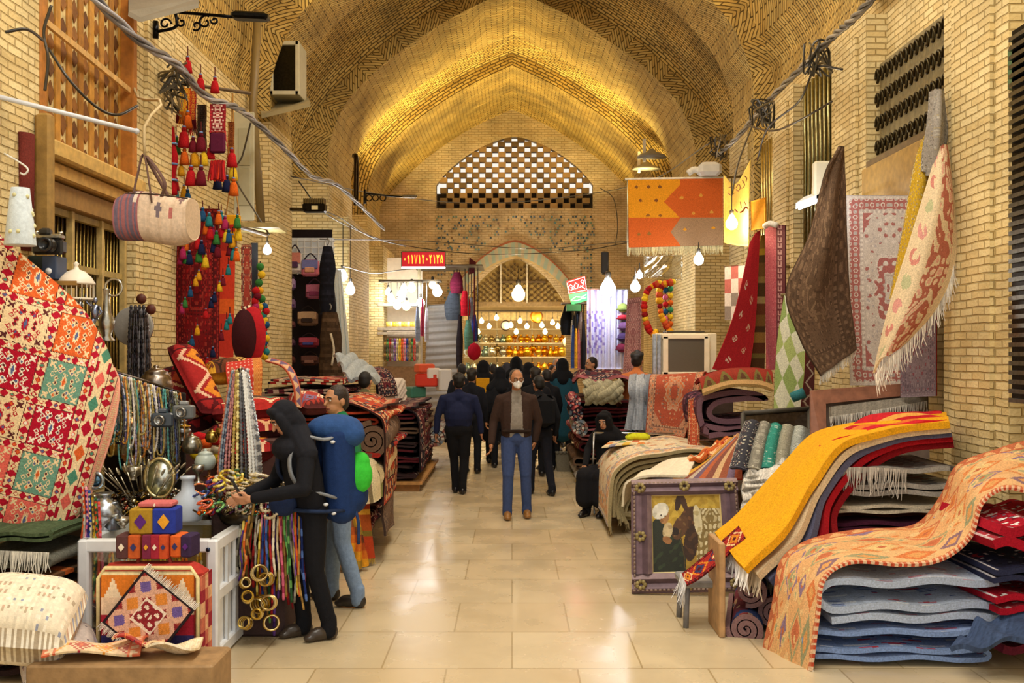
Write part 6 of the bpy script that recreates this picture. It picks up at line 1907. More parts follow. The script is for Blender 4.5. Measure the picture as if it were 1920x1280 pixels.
# ---- cream pile draped towards the walkway: nested layers
CT = ['E2D2B0', 'D8C8A0', 'E8DCC0', 'CDBB92', 'DCCCA8', 'C8B890', 'D4C49C']
for i in range(7):
    g = i*.055
    top, sd = .86-g, 1.02+g*.55
    back = 2.3
    rows = []
    for (x, z) in ((back, top-.02), (1.9, top+.03), (1.6, top+.0), (sd+.28, top-.05), (sd+.1, top-.16), (sd+.03, top-.34), (sd+.02+.02*i, max(.03, .12+.03*((i*3) % 4)))):
        rows.append([(x-.0, 10.4+.05*i, z), (x+.03*math.sin(i), 11.2, z+.02), (x, 12.1, z)])
    C = plain(80, 40, CT[i], .1) if i else persian(80, 40, .6, ['E2D2B0', 'D8A070', '8A8A9A', 'EADCC0', 'C87A4A', '7A9A7A'], 7, med=False, border=.12)
    o, G = rug('cream_rug', 'cream rug draped over the low pile beside the framed picture, %s' % ('topmost of seven' if i == 0 else '%s from the top' % ORD[i]), rows, 80, 40, C, .035, 'pile', 'cream rugs of the low pile', 'A89A74', None, (.025, 3, 2, i, (.5, -.5, .5)), px=False)
    if i % 2 == 0:
        fringe(G[-1], (0, 0, -1), .09, 'B8AC88', o, 50, r=.006)
rug('patchwork_cloth', 'cloth of coloured patches spread on the cream pile', [[(1128, 838, 11.3), (1150, 822, 12.1)], [(1180, 832, 11.3), (1195, 818, 12.1)], [(1240, 834, 11.3), (1240, 820, 12.1)], [(1285, 840, 11.3), (1290, 824, 12.1)]], 60, 24, checks(60, 24, 12, 4, ['E0D0AC', 'D88A4A', '7A9A6A', 'C86A4A', '8A8AA0', 'E0B84A'], 4), .012, 'cloth', cat='cloth')
tag(MB().box((1.85, 9.6, .34), (.95, 1.1, .68), '6A5038', bev=.02).build('low_chest', M['wood']), 'low chest under the cream cloth behind the framed picture', 'chest')
rug('cream_cloth', 'cream cloth over the chest behind the framed picture', [[(1165, 950, 9.0), (1195, 905, 10.1)], [(1172, 905, 8.95), (1215, 880, 10.1)], [(1205, 892, 8.95), (1260, 862, 10.1)], [(1290, 890, 8.95), (1310, 850, 10.1)]], 50, 40, plain(50, 40, 'E4DAC2', .06), .02, 'cloth', rip=(.02, 2, 2, 4, (0, -.4, 1)), cat='cloth')
hang('flat_rug', 'striped kilim with a broad yellow edge sloping behind the framed picture', [[(1262, 898, 9.1), (1310, 900, 8.8), (1392, 900, 8.6)], [(1320, 870, 9.4), (1340, 865, 9.1), (1392, 862, 8.9)], [(1372, 822, 9.9), (1382, 822, 9.6), (1394, 826, 9.4)]], 60, 70,
     deco(stripes(60, 70, [(2, 'E0A828'), (1, 'E8B83A'), (1, '7A2A2A'), (1, 'C8C0B0'), (1, '4A4A7A'), (1, 'B8502A'), (1, '6A2A34'), (1, 'D8B88A'), (1, '8A3A2A'), (1, '5A5A8A'), (1, 'A83A2A')]), lambda C, U, V: None), .016)
hang('flat_rug', 'orange and rust mat heaped above the yellow-edged kilim', [[(1268, 872, 9.8), (1330, 838, 10.2)], [(1300, 862, 9.6), (1350, 824, 10.1)], [(1340, 850, 9.6), (1384, 812, 10)]], 40, 30, kilim(40, 30, ['C8642A', 'E8B080', 'A83A20', 'D89A4A', 'E8D0A0'], 3, .7), .03, rip=(.03, 3, 2, 6, (0, 0, 1)))
# picture in its carved frame
o = thing('framed_picture', 'painting of a bearded man in a white turban with a donkey, in a carved frame', 'painting', pp(1290, 1112, 8.0))
A, B_, Cc, D_ = [pp(*q) for q in ((1184, 1112, 8.0), (1395, 1108, 7.92), (1380, 896, 8.12), (1183, 900, 8.2))]
def fpt(u, v, off=0.0):
    p = (A*(1-u)+B_*u)*(1-v)+(D_*(1-u)+Cc*u)*v
    return p+np.array((0, -1, .12))*off
mb = MB()
for (u0, u1, v0, v1) in ((0, 1, 0, .17), (0, 1, .86, 1), (0, .19, .17, .86), (.84, 1, .17, .86)):
    us, vs = np.linspace(u0, u1, 5), np.linspace(v0, v1, 5)
    hz = u1-u0 > v1-v0
    for a in range(5-1):
        for offs, k in (((.02, .05, .03, .06, .02), 0),):
            q = [(us[0], us[-1], vs[a], vs[a+1]) if hz else (us[a], us[a+1], vs[0], vs[-1])][0]
            f = [fpt(x, y, offs[a] if (x, y) in ((q[0], q[2]), (q[1], q[2])) and hz or (not hz and x == q[0]) else offs[a+1]) for x, y in ((q[0], q[2]), (q[1], q[2]), (q[1], q[3]), (q[0], q[3]))]
            mb.poly(f, .03, ('6A5560', '7A6470', '5A4650', '8A7478')[a], normal=(0, 1, 0))
mb.build('frame', M['wood'], o)
mb = MB()
for u in np.linspace(.02, .98, 26):
    for v in (.03, .97):
        mb.ball(fpt(u, v, .045), (.016, .012, .01), '8A7468', 6)
for v in np.linspace(.05, .95, 26):
    for u in (.025, .975):
        mb.ball(fpt(u, v, .045), (.01, .012, .016), '8A7468', 6)
for (u, v) in ((.08, .08), (.08, .93), (.92, .93), (.5, .94), (.08, .5), (.92, .08), (.5, .07)):
    for k in range(7):
        a = k*.9
        mb.ball(fpt(u+.035*math.cos(a), v+.03*math.sin(a), .05), .018, ('8A7A4A', '9A8A5A')[k % 2], 6)
mb.build('carved_ornament', M['wood'], o)
n = 130
U, V = uvgrid(n, n)
Y = V
def ell(cx, cy, rx, ry, rot=0.0):
    c, s = math.cos(rot), math.sin(rot)
    dx, dy = U-cx, Y-cy
    return ((dx*c+dy*s)/rx)**2+((-dx*s+dy*c)/ry)**2 < 1
nz = wob(U*2, Y*2, 3, 7, 12)
C = pick(['B8962E', 'C8A83E', 'A8842A'], np.clip((nz*1.2+1).astype(int), 0, 2))
rock = (Y > .18) & (U > .55)
C[rock] = pick(['C8B88A', '8A7440', 'E0D4AC', '5A4A2A'], np.clip(((wob(U*3, Y*2, 8, 7, 14))*2+1.4).astype(int), 0, 3))[rock]
C[(Y > .55) & (U > .35) & (U < .62)] = lin('A8862E')
def pt(m, c, c2=None):
    C[m] = lin(c)
    if c2:
        C[m & (nz > .25)] = lin(c2)
pt(ell(.2, .85, .27, .42) | ((U < .33) & (Y > .62)), '1E2416', '2E3A22')
pt(ell(.08, .5, .12, .2), '22281A')
pt(ell(.53, .33, .13, .2, .5), '4A2E1A', '6A4424')
pt(ell(.4, .42, .1, .17, .5) , '5A3A20', '7A5A34')
pt(ell(.55, .62, .1, .24, .15), '3A2416', '54361E')
pt(ell(.39, .08, .045, .13, .25), '3A2414')
pt(ell(.47, .1, .04, .12, -.3), '4A2E1A')
pt(ell(.33, .47, .06, .05, .4), '2A1A10')
pt(ell(.66, .33, .06, .2, -.1), 'D8CCA4', 'B8A878')
pt(ell(.17, .27, .075, .1), 'A87A4A', '8A5E34')
pt(ell(.12, .2, .13, .1, -.5), 'E8E4D4', 'C8C4B0')
pt(ell(.22, .46, .07, .11, .2), 'C8B48A', 'A8926A')
pt(ell(.13, .26, .012, .012) | ell(.19, .27, .012, .01), '2A1A10')
pt(ell(.21, .58, .07, .045, .4), '9A6A3E')
pt((np.abs(U-.43-.02*np.sin(Y*9)) < .008) & (Y > .45) & (Y < .95), '4A3A1A')
G = np.array([[fpt(.2+.64*u, .855-.685*v, -.012) for v in np.linspace(0, 1, n+1)] for u in np.linspace(0, 1, n+1)])
sheet('painted_canvas', G, C, -.01, M['canvas'], o)
mb = MB()
for (a, b) in (((.19, .17), (.84, .17)), ((.84, .17), (.84, .86)), ((.84, .86), (.19, .86)), ((.19, .86), (.19, .17))):
    mb.tube([fpt(*a, .0), fpt(*b, .0)], .009, 'D8C488', 4)
mb.build('gilt_slip', M['paint'], o)

# stool with a runner end
o = thing('wooden_stool', 'small grey stool in front of the framed picture', 'stool', (1.62, 7.2, 0))
a = pp(1316, 1092, 7.05)
MB().box((a[0], 7.15, a[2]), (.3, .34, .05), '8A8A8A', bev=.01).build('seat', M['wood'], o)
for dx in (-.11, .11):
    for dy in (-.13, .13):
        MB().tube([(a[0]+dx, 7.15+dy, a[2]), (a[0]+dx*1.1, 7.15+dy*1.1, 0)], .022, '7A7A7E', 6).build('leg', M['wood'], o)
o, G = hang('patterned_runner', 'narrow red patterned runner with white ends, laid over the small stool', [[(1277, 1075, 6.95), (1300, 1058, 6.95), (1345, 1020, 7.0), (1385, 985, 7.05)], [(1286, 1096, 6.85), (1312, 1082, 6.85), (1358, 1045, 6.9), (1398, 1008, 6.95)]], 20, 60, kilim(20, 60, ['A8302A', '5A1A20', 'E8C890', '3A3A5A', 'D8862A'], 1, 4), .016)
fringe(G[:, 0], (-.25, -.1, -1), .16, 'E0E0E4', o, 26)
tag(MB().box((0.0, 0, 0), (.04, .4, .64), 'B08A5E', bev=.006).add([], [], np.zeros((0, 3))).build('plywood_board', M['wood'], None, (0, 0, 0)), 'upright plywood board under the end of the yellow blanket', 'board').location = tuple(pp(1349, 1210, 6.85)*(1, 1, 0)+(0, .1, .32))

# ---- yellow blanket and the layers under it
YB = [[(1775, 784, 7.95), (1640, 797, 8.0), (1545, 815, 8.0), (1480, 870, 7.8), (1405, 955, 7.5), (1345, 1010, 7.3)], [(1778, 792, 7.6), (1650, 806, 7.6), (1560, 828, 7.6), (1505, 890, 7.4), (1440, 980, 7.1), (1372, 1042, 6.95)], [(1782, 802, 7.3), (1660, 818, 7.3), (1580, 846, 7.3), (1530, 915, 7.1), (1475, 1002, 6.8), (1402, 1078, 6.65)]]
lay = [('golden yellow blanket flowing down over the stack to the plywood board', 'E8A81E', 0, 0), ('cream blanket just under the golden yellow one', 'D8C09A', 9, 16), ('slate blue blanket third in the flowing stack', '5A5A72', 17, 30), ('crimson blanket fourth in the flowing stack', 'A0141E', 26, 46), ('dark red blanket lowest of the flowing stack', '7E1018', 36, 66)]
for i, (lb, cc, dx, dy) in enumerate(lay):
    ctrl = [[(x+dx*(1.15 if j > 1 else .2 if j == 0 else .6)+(14*i if j > 3 else 0), y+dy*(.55 if j < 2 else .75), d+.02*i) for j, (x, y, d) in enumerate(r)] for r in YB]
    o, G = rug('blanket', lb, [list(q) for q in ctrl], 50, 110, plain(50, 110, cc, .07), .05, 'pile', 'flowing stack of blankets', None, None, (.012, 2, 4, 3, (0, -.3, 1)), cat='blanket')
    if i in (0, 1, 3):
        fringe(G[:, -1], (-.15, -.2, -1), .13, 'E8E6E4' if i == 0 else 'C8B8A0', o, 60, r=.006)
rug('folded_blanket', 'red and orange striped cloth folded on top of the yellow blanket', [[(1535, 838, 7.5), (1560, 806, 7.9)], [(1600, 812, 7.4), (1610, 790, 7.9)], [(1700, 795, 7.4), (1700, 768, 7.9)], [(1775, 786, 7.4), (1765, 776, 7.9)]], 80, 24, stripes(80, 24, [(1, 'C81E2A'), (1, 'D8702A'), (1, 'B81420'), (1, 'E0A04A'), (2, 'C0202A')]), .035, 'cloth', rip=(.03, 3, 2, 4, (0, 0, 1)), cat='blanket')
for i, (lb, z, h, ds) in enumerate((('grey patterned folded rug at the foot of the flowing stack', .0, .3, P_('grey', 1.4, 51)), ('grey floral folded rug under the purple one', .3, .28, P_('grey', 1.4, 52)), ('plum and rust folded rug under the cream one', .58, .14, lambda a, b: stripes(a, b, [(1, '4A1E34'), (1, 'A85A34'), (1, '5A2A40')])),
                                    ('cream folded rug in the middle of the flowing stack', .72, .12, lambda a, b: plain(a, b, 'D0C4AC', .1)), ('fringed grey folded rug directly under the blankets', .84, .26, P_('grey', 1.4, 53)))):
    o = stackrug(lb, 2.35+.05*(i % 2), 3.3, 7.35, 8.2, z, h, ds, 2 if h < .2 else 3, 0, 60+i, 40)
    if i == 4:
        fringe([(2.36, 7.33, 1.08), (2.6, 7.32, 1.09), (2.9, 7.32, 1.07)], (-.1, -.1, -1), .2, 'C8C0B4', o, 70)
# brown board with fringed rug, dark framed mirror, leaning rolls
o = thing('picture_board', 'flat brown wooden frame leaning behind the yellow blanket', 'frame', pp(1600, 850, 8.6))
q = [pp(1518, 732, 8.7), pp(1742, 715, 8.9), pp(1745, 860, 8.6), pp(1519, 880, 8.5)]
i_ = [pp(1546, 756, 8.67), pp(1742, 736, 8.87), pp(1745, 860, 8.57), pp(1548, 880, 8.47)]
MB().poly([q[0], q[1], i_[1], i_[0]], .04, '8A5A44', normal=(0, -1, 0)).build('top_rail', M['wood'], o)
MB().poly([q[0], i_[0], i_[3], q[3]], .04, '8A5A44', normal=(0, -1, 0)).build('side_stile', M['wood'], o)
MB().poly([p+(0, .02, 0) for p in (i_[0], i_[1], i_[2], i_[3])], .02, '6A5A50', normal=(0, 1, 0)).build('panel', M['wood'], o)
o, G = hang('fringed_runner', 'grey rug end with a white fringe over the flat brown frame', [[(1556, 782, 8.55), (1556, 762, 8.6)], [(1650, 768, 8.6), (1650, 750, 8.7)], [(1738, 752, 8.7), (1738, 740, 8.8)]], 50, 14, plain(50, 14, '8A8478', .15), .02)
fringe(G[:, 0], (0, -.15, -1), .1, 'E4DED4', o, 90)
o = thing('dark_mirror', 'dark framed mirror leaning behind the floral rolls', 'mirror', pp(1455, 850, 9.2))
q = [pp(1393, 775, 9.3), pp(1518, 766, 9.4), pp(1516, 860, 9.1), pp(1393, 866, 9.1)]
MB().poly(q, .02, '5A5248', normal=(0, 1, 0)).build('glass', M['metal'], o)
for a, b in ((0, 1), (1, 2), (2, 3), (3, 0)):
    MB().tube([q[a], q[b]], .025, '3A3428', 5).build('frame_rail', M['wood'], o)
for i, (x0, x1, xb0, xb1, k) in enumerate(((1402, 1425, 1372, 1402, ['1E2436', 'C8C4B4', '4A4A5A', 'E0DCC8', '7A3A40', '8A8A94']), (1424, 1446, 1400, 1428, ['8A867A', '4A4A44', 'B8B4A4', 'D8D4C4', '5A5A54', 'A8A494']),
                                           (1446, 1466, 1426, 1452, ['2A8A7A', 'C8D0C0', '1E6A60', '6AB0A0', 'E0E4D8', '4A9A8A']), (1466, 1490, 1450, 1478, ['9A9684', '5A5E4A', 'C8C4B0', '7A7A68', 'B0A890', '6A6A5A']), (1488, 1514, 1476, 1508, ['A0A49C', '6A706A', 'C8CCC4', '8A908A', 'D8DCD4', '5A605A']))):
    hang('floral_roll', '%s floral rug roll leaning on the dark mirror, %s of five' % (('navy', 'grey', 'teal', 'olive-grey', 'pale grey')[i], ORD[i]), [[(x0, 792+3*i, 8.95), ((x0+xb0)/2, 830, 8.8), (xb0, 880, 8.6)], [((x0+x1)/2, 790+3*i, 8.85), ((x0+x1+xb0+xb1)/4, 828, 8.7), ((xb0+xb1)/2, 880, 8.5)], [(x1, 795+3*i, 8.95), ((x1+xb1)/2, 832, 8.8), (xb1, 884, 8.6)]], 26, 60, persian(26, 60, 3, k, 71+i, med=False, border=.03), .03, group='floral rolls leaning on the dark mirror')
rug('sheepskin_rug', 'white wool fleece heaped beside the carved picture frame', [[(1388, 965, 8.2), (1395, 900, 8.4)], [(1420, 935, 8.1), (1425, 880, 8.5)], [(1470, 900, 8.1), (1470, 868, 8.5)], [(1510, 880, 8.1), (1505, 862, 8.5)]], 50, 30, plain(50, 30, 'D8D4CC', .2), .06, rip=(.06, 4, 3, 12))
tag(MB().box((2.05, 8.55, .28), (.75, .5, .56), '5A4A3A', bev=.01).build('crate', M['wood']), 'dark crate under the white fleece beside the picture', 'crate')
hang('flat_rug', 'orange cloth end showing between the white fleece and yellow blanket', [[(1415, 950, 7.9), (1428, 922, 8.1)], [(1450, 930, 7.9), (1460, 905, 8.1)], [(1480, 905, 7.9), (1486, 890, 8.1)]], 24, 12, kilim(24, 12, ['D8862A', 'E8C890', 'B0502A', 'E0A84A'], 2, .5), .02)
# rolls below the yellow blanket
for i, (x, y, r, d) in enumerate(((1408, 1108, .12, 6.85), (1398, 1180, .14, 6.75), (1440, 1060, .1, 6.95), (1450, 1150, .12, 6.85), (1400, 1248, .13, 6.7))):
    rolled_rug('multicoloured rolled rug under the yellow blanket, %s of five' % ('second down', 'third down', 'topmost', 'furthest back', 'lowest')[i], pp(x, y, d), r, 1.0, (.25, 1, 0), lambda a, b: persian(a, b, 2, ['7A3A48', '3A4A7A', '2A2030', 'C8A88A', 'A84A44', '5A6A8A'], 91+i), 2.8, 'rolled rugs under the yellow blanket', seed=i*1.3, edge='8A6A6A')
# orange kilim flowing over the near stack
def kf(nu, nv):
    C = kilim(nu, nv, ['E2B078', 'B84A2A', '5A5A9A', 'D8742A', '8AA07A', 'E8CC8A', 'C85A3A'], 4, 2.0, 9)
    U, V = uvgrid(nu, nv)
    n = wob(U*2, V*6, 12, 6, 8)
    m = (U > .16) & (U < .72)
    C[m & (n > .3)] = lin('E8C890')
    C[m & (n > .62)] = lin('8AA882')
    C[m & (n < -.55)] = lin('D87A3A')
    C[U > .95] = lin('C8553A')
    C[(U > .95) & ((V*60) % 1 > .5)] = lin('E8C8A8')
    m = (U > .72) & (U < .95)
    C[m] = lin('E8BC86')
    d = np.abs((V*9) % 1-.5)*2+np.abs(U-.83)/.1
    k = np.floor(V*9).astype(int)
    for q, c in enumerate(('5A4A7A', 'D86A2A', '7A9A7A')):
        C[m & (d < .95) & (k % 3 == q)] = lin(c)
    C[m & (d < .5)] = lin('E0A05A')
    return C
o, G = hang('flowing_kilim', 'orange kilim with coloured diamonds flowing over the blue folded rugs', [
    [(1945, 822, 6.75), (1880, 842, 6.9), (1800, 872, 7.05), (1765, 935, 7.05), (1715, 985, 7.0), (1610, 998, 6.9), (1510, 1018, 6.8), (1466, 1055, 6.7), (1452, 1130, 6.6), (1432, 1225, 6.55)],
    [(1960, 880, 6.7), (1890, 875, 6.7), (1820, 905, 6.65), (1790, 965, 6.6), (1740, 1015, 6.55), (1650, 1022, 6.5), (1550, 1035, 6.45), (1505, 1075, 6.4), (1490, 1145, 6.3), (1475, 1240, 6.3)],
    [(1960, 940, 6.25), (1890, 918, 6.3), (1845, 945, 6.3), (1822, 1010, 6.25), (1770, 1050, 6.2), (1685, 1062, 6.15), (1595, 1058, 6.12), (1548, 1090, 6.1), (1538, 1155, 6.05), (1524, 1260, 6.05)]], 90, 230, kf(90, 230), .018, ('v1', .2, 'F0EAE0', 50), rip=(.02, 2, 4, 5, (0, -.5, .8)))
# blue folded rugs and their neighbours
folded_rug('pale blue floral folded rug directly under the orange kilim', np.array((2.46, 6.6, .22)), 1.1, .9, .33, 3, .04, P_('blue', 1.3, 101, med=False, border=.004), None, 60, 5, 'pile', 'AFBEDA')
folded_rug('stronger blue floral folded rug on the floor in the near corner', np.array((2.42, 6.6, .0)), 1.1, .95, .22, 3, -.03, P_('bluer', 1.3, 103, med=False, border=.004), None, 60, 7, 'pile', '7E98CC')
for i, (lb, z, h, k) in enumerate((('wine folded rug low at the frame edge under the kilim', .05, .25, 'wine'), ('red and white folded rug in the near corner stack', .3, .2, 'pink'), ('navy and white folded rug above the red and white one', .5, .17, 'blue'), ('crimson folded rug highest in the near corner stack', .67, .3, 'pink'))):
    pal = {'wine': ['6A2438', '8A3A4A', '3A1824', 'C8B0B4', 'B0283A', '5A4A5A'], 'pink': ['A8142A', 'D8CCD0', '6A1020', 'E8E4E4', 'C02A3A', '7A6A7A'], 'blue': ['2A2E4A', 'D8D4D8', '1A1E30', 'E8E4E4', 'A82A3A', '6A7080']}[k]
    folded_rug(lb, np.array((3.2, 6.45, z)), .62, .8, h, 2, .02, lambda a, b, pal=pal, i=i: persian(a, b, 1.3, pal, 110+i, med=False, border=.01), None, 40, 110+i, 'pile', pal[0])
rug('denim_cloth', 'dark blue denim cloth lying in the near right corner', [[(1780, 1215, 5.9), (1830, 1165, 6.1)], [(1860, 1205, 5.85), (1880, 1150, 6.1)], [(1960, 1190, 5.8), (1960, 1140, 6.1)]], 30, 24, plain(30, 24, '3A4A6A', .15), .03, 'cloth', rip=(.04, 2, 2, 3, (0, 0, 1)), cat='cloth')
bpy.data.objects['denim_cloth']['label'] = 'dark blue denim cloth lying before the pale blue folded rug'
# crate by the walkway and steel chair
o = thing('woven_crate', 'grey woven crate with a scalloped rim on the walkway floor', 'crate', pp(1068, 881, 16.4)*(1, 1, 0))
c = pp(1068, 881, 16.4)*(1, 1, 0)
MB().box(c+(0, 0, .15), (.42, .32, .3), '7A7464', taper=1.12).build('crate_body', M['cloth'], o)
mb = MB()
for k in range(8):
    mb.ball(c+(-.21+k*.06, -.18, .31), (.035, .02, .03), '6A665A', 7)
mb.build('scalloped_rim', M['cloth'], o)
o = thing('steel_chair', 'chrome tube folding chair under the seated person in black', 'chair', (1.32, 12.3, 0))
cx, cy = 1.18, 12.0
for sx in (-.2, .24):
    MB().tube(catmull([(cx+sx, cy+.3, .02), (cx+sx, cy+.12, .45), (cx+sx, cy+.02, .66), (cx+sx+.0, cy-.1, .67)], 14), .013, 'C8CCD0', 7).build('side_tube', M['metal'], o)
    MB().tube([(cx+sx, cy-.15, .02), (cx+sx, cy+.3, .46)], .013, 'C8CCD0', 7).build('leg', M['metal'], o)
MB().box((cx+.02, cy+.1, .45), (.44, .42, .04), '2A2A2E', bev=.015).build('seat', M['cloth'], o)
MB().tube([(cx-.2, cy-.12, .98), (cx+.75, cy-.12, .97)], .014, 'C8CCD0', 7).build('top_tube', M['metal'], o)
MB().tube([(cx-.2, cy-.12, .98), (cx-.22, cy-.12, .5)], .014, 'C8CCD0', 7).build('back_tube', M['metal'], o)
tag(MB().box(pp(1196, 819, 11.75), (.3, .12, .1), 'C8CC28', rotz(.2), bev=.04).build('plastic_bag', M['cloth']), 'bright yellow-green bag lying on the cream pile', 'bag')
# ------------------------------------------------------------------ far end: lamp shop, stalls, signs
yE = 30.0
# timber fanlight inside the arch
o = struct(MB().box((XC, 30.4, 3.42), (3.1, .16, .16), '9A8054', bev=.02).build('window_4', M['wood']))
mb = MB()
for i in range(-15, 16):
    for j in range(16):
        x, z = i*.1, 3.5+j*.085
        if z+.06 < arch(x, 1.5, DOOR[1], DOOR[2]-.08) and (i+j) % 2:
            mb.box((XC+x, 30.38, z+.04), (.1, .05, .018), '5A4426', roty(.78))
            mb.box((XC+x, 30.38, z+.04), (.1, .05, .018), '5A4426', roty(-.78))
mb.build('window_lattice', M['wood'], o)
MB().box((XC, 30.45, 4.1), (3.1, .02, 1.4), 'B89A5A').build('window_backing', M['plaster'], o)
for x in (-.42, .38):
    MB().box((XC+x, 30.33, 4.05), (.05, .06, 1.2), 'D8D0BC').build('window_mullion', M['wood'], o)
MB().box((XC+.2, 30.33, 4.1), (1.5, .05, .06), '6A5434').build('window_rail', M['wood'], o)
# shop interior
struct(MB().box((XC, 33.6, 2), (6, .1, 4), 'D8B878').build('wall_shop', M['plaster']))
tag(MB().box((XC, 31.2, .45), (3.0, .5, .9), '8A6A3A', bev=.02).build('shop_counter', M['wood']), 'timber counter of the lamp shop behind the crowd', 'counter')
sh = thing('display_shelf', 'glass shelves stacked with brassware at the back of the lamp shop', 'shelf', (XC, 32.0, 0))
for z in (.9, 1.35, 1.8, 2.25, 2.7):
    MB().box((XC, 32.1, z), (3.4, .4, .03), 'D8D0B8').build('shelf_board', M['wood'], sh)
for x in (-1.7, -.57, .57, 1.7):
    MB().box((XC+x, 32.3, 1.6), (.05, .05, 3.2), 'C8B890').build('upright', M['wood'], sh)
MB().box((XC, 31.9, 3.1), (3.4, .3, .25), 'E0CC9A').build('pelmet', M['wood'], sh)
n = 0
for r, z in enumerate((.92, 1.37, 1.82, 2.27)):
    for i in range(17):
        x = -1.5+i*.19
        kind = ('vase', 'goblet', 'pot', 'jug', 'bottle', 'vase')[(i*5+r*3) % 6]
        cc = ('E0A828', 'D8921E', 'F0C040', 'C8781A')[(i+r) % 4] if i > 6 else ('B8B8A8', '8AA090', 'D8D0B0', 'A8905A')[(i+r) % 4]
        lb = '%s %s on the lamp shop shelves, %s of its row, %s shelf up' % ('golden' if i > 6 else 'silvery', kind, ORD[i], ORD[r])
        tag(MB().lathe([(q*(.26 if r % 2 else .34), w*(.26 if r % 2 else .34)) for q, w in prof_l[kind]], (XC+x, 32.0, z), cc, 9).build(kind, M['metal']), lb, kind, 'brassware on the lamp shop shelves')
        n += 1
# trays, clocks and lamps hung along the top
for i, (x, y, r, cc, lb) in enumerate(((948, 610, .16, '5A4A44', 'dark round wall clock hung in the lamp shop'), (1006, 593, .2, 'D88A2A', 'copper tray hung high in the lamp shop'), (1064, 642, .17, 'C8B89A', 'cream rimmed round mirror by the lamp shop corner'))):
    c = pp(x, y, 30.9)
    o = thing('round_tray' if i == 1 else 'wall_clock', lb, ('clock', 'tray', 'mirror')[i], c-(0, 0, r))
    MB().lathe([(r*.8, 0), (r*.8, .03)], c, tint(cc, 1.4) if i else 'C8C0B4', 22, rotx(math.pi/2)).build('face', M['paint'], o)
    MB().ring(c, r*.88, r*.16, cc, rotx(math.pi/2), 20).build('rim', M['metal'], o)
for i, (x, y) in enumerate(((903, 602), (917, 612), (931, 596), (958, 610), (975, 602), (988, 612), (1016, 610), (1036, 605), (1022, 622), (1046, 612), (896, 622), (968, 622))):
    bulb('warm lamp hanging in the lamp shop, %s along' % ORD[i], x, y, 30.8+.1*(i % 3), .075, 'bulb_gold', 38 if i % 3 == 0 else .5, (1, .75, .38), ytop=584)
bulb('bright lamp on the beam above the lamp shop', 972, 552, 29.6, .2, 'bulb_warm', 60, (1, .85, .6), 22)

# corner stall with the red number sign
xs0 = -3.1
st = thing('stall_cabinet', 'lit stall cabinet hung with strings of beads under the red number sign', 'cabinet', (-2.7, 25, 0))
MB().box(pp(752, 600, 25.6), (1.1, .1, 3.2), 'E8DCC8').build('back_panel', M['paint'], st)
for y in (572, 617, 625, 690):
    MB().box(pp(750, y, 25), (1.05, .6, .07), 'A89A84').build('shelf_board', M['wood'], st)
for x in (716, 786):
    MB().box(pp(x, 610, 24.9), (.07, .07, 2.9), 'C8B890').build('upright', M['wood'], st)
MB().box(pp(750, 720, 25), (1.1, .7, .9), '8A6A4A').build('base_case', M['wood'], st)
for i in range(14):
    x = 722+i*4.6
    nm, cc = hp[(i*3+1) % 10]
    strand('%s bead string in the lit stall, %s along' % (nm, ORD[i]), loop(pp(x, 634, 24.6), .05, .55), .02, cc, 'bead strings in the lit stall', step=.06, n=4)
for i in range(10):
    vessel('cup', 'small yellow cup on the upper shelf of the lit stall, %s along' % ORD[i], pp(728+i*5.5, 612, 24.9), .12, ('E0C050', 'E8D890', 'D8B030')[i % 3], 'plastic', 'yellow cups in the lit stall', n=8)
for i, (x, y, r) in enumerate(((733, 560, .09), (745, 572, .1), (752, 556, .11), (762, 574, .1), (772, 540, .1), (789, 568, .1), (811, 534, .09), (820, 547, .12), (728, 548, .08), (757, 540, .08))):
    bulb('white bulb of the cluster over the lit stall, %s of ten' % ORD[i], x, y, 24.3+.1*(i % 3), r, 'bulb_cool' if i % 3 else 'bulb_warm', 14 if i % 2 == 0 else 2, (.97, .98, 1), ytop=528)
# hanging clothes of that stall
def garment(label, x, y0, y1, d, w, cc, cat='clothing', name='hanging_scarf', fat=.1, grp='clothes hung round the grey shutter', yt=503):
    yt = 527 if x < 810 else yt
    G = np.zeros((25, 19, 3))
    for i, v in enumerate(np.linspace(0, 1, 25)):
        k = (.45+.55*min(1, v*2.2))*(1-.25*max(0, v-.8)*5*.5)
        for j, a in enumerate(np.linspace(0, 2*math.pi, 19)):
            G[i, j] = pp(x, y0+(y1-y0)*v, d)+np.array((w*d/F*.5*k*math.cos(a)*(1+.12*math.sin(3*a+v*4+x)), fat*k*math.sin(a), 0))
    o = thing(name, label, cat, pp(x, y1, d), grp)
    sheet('cloth_panel', G, plain(24, 18, cc, .15), .008, M['cloth'], o)
    MB().tube([pp(x, yt, d), pp(x, y0+2, d)], .012, '5A5A5A', 4).build('hanger_hook', M['metal'], o)
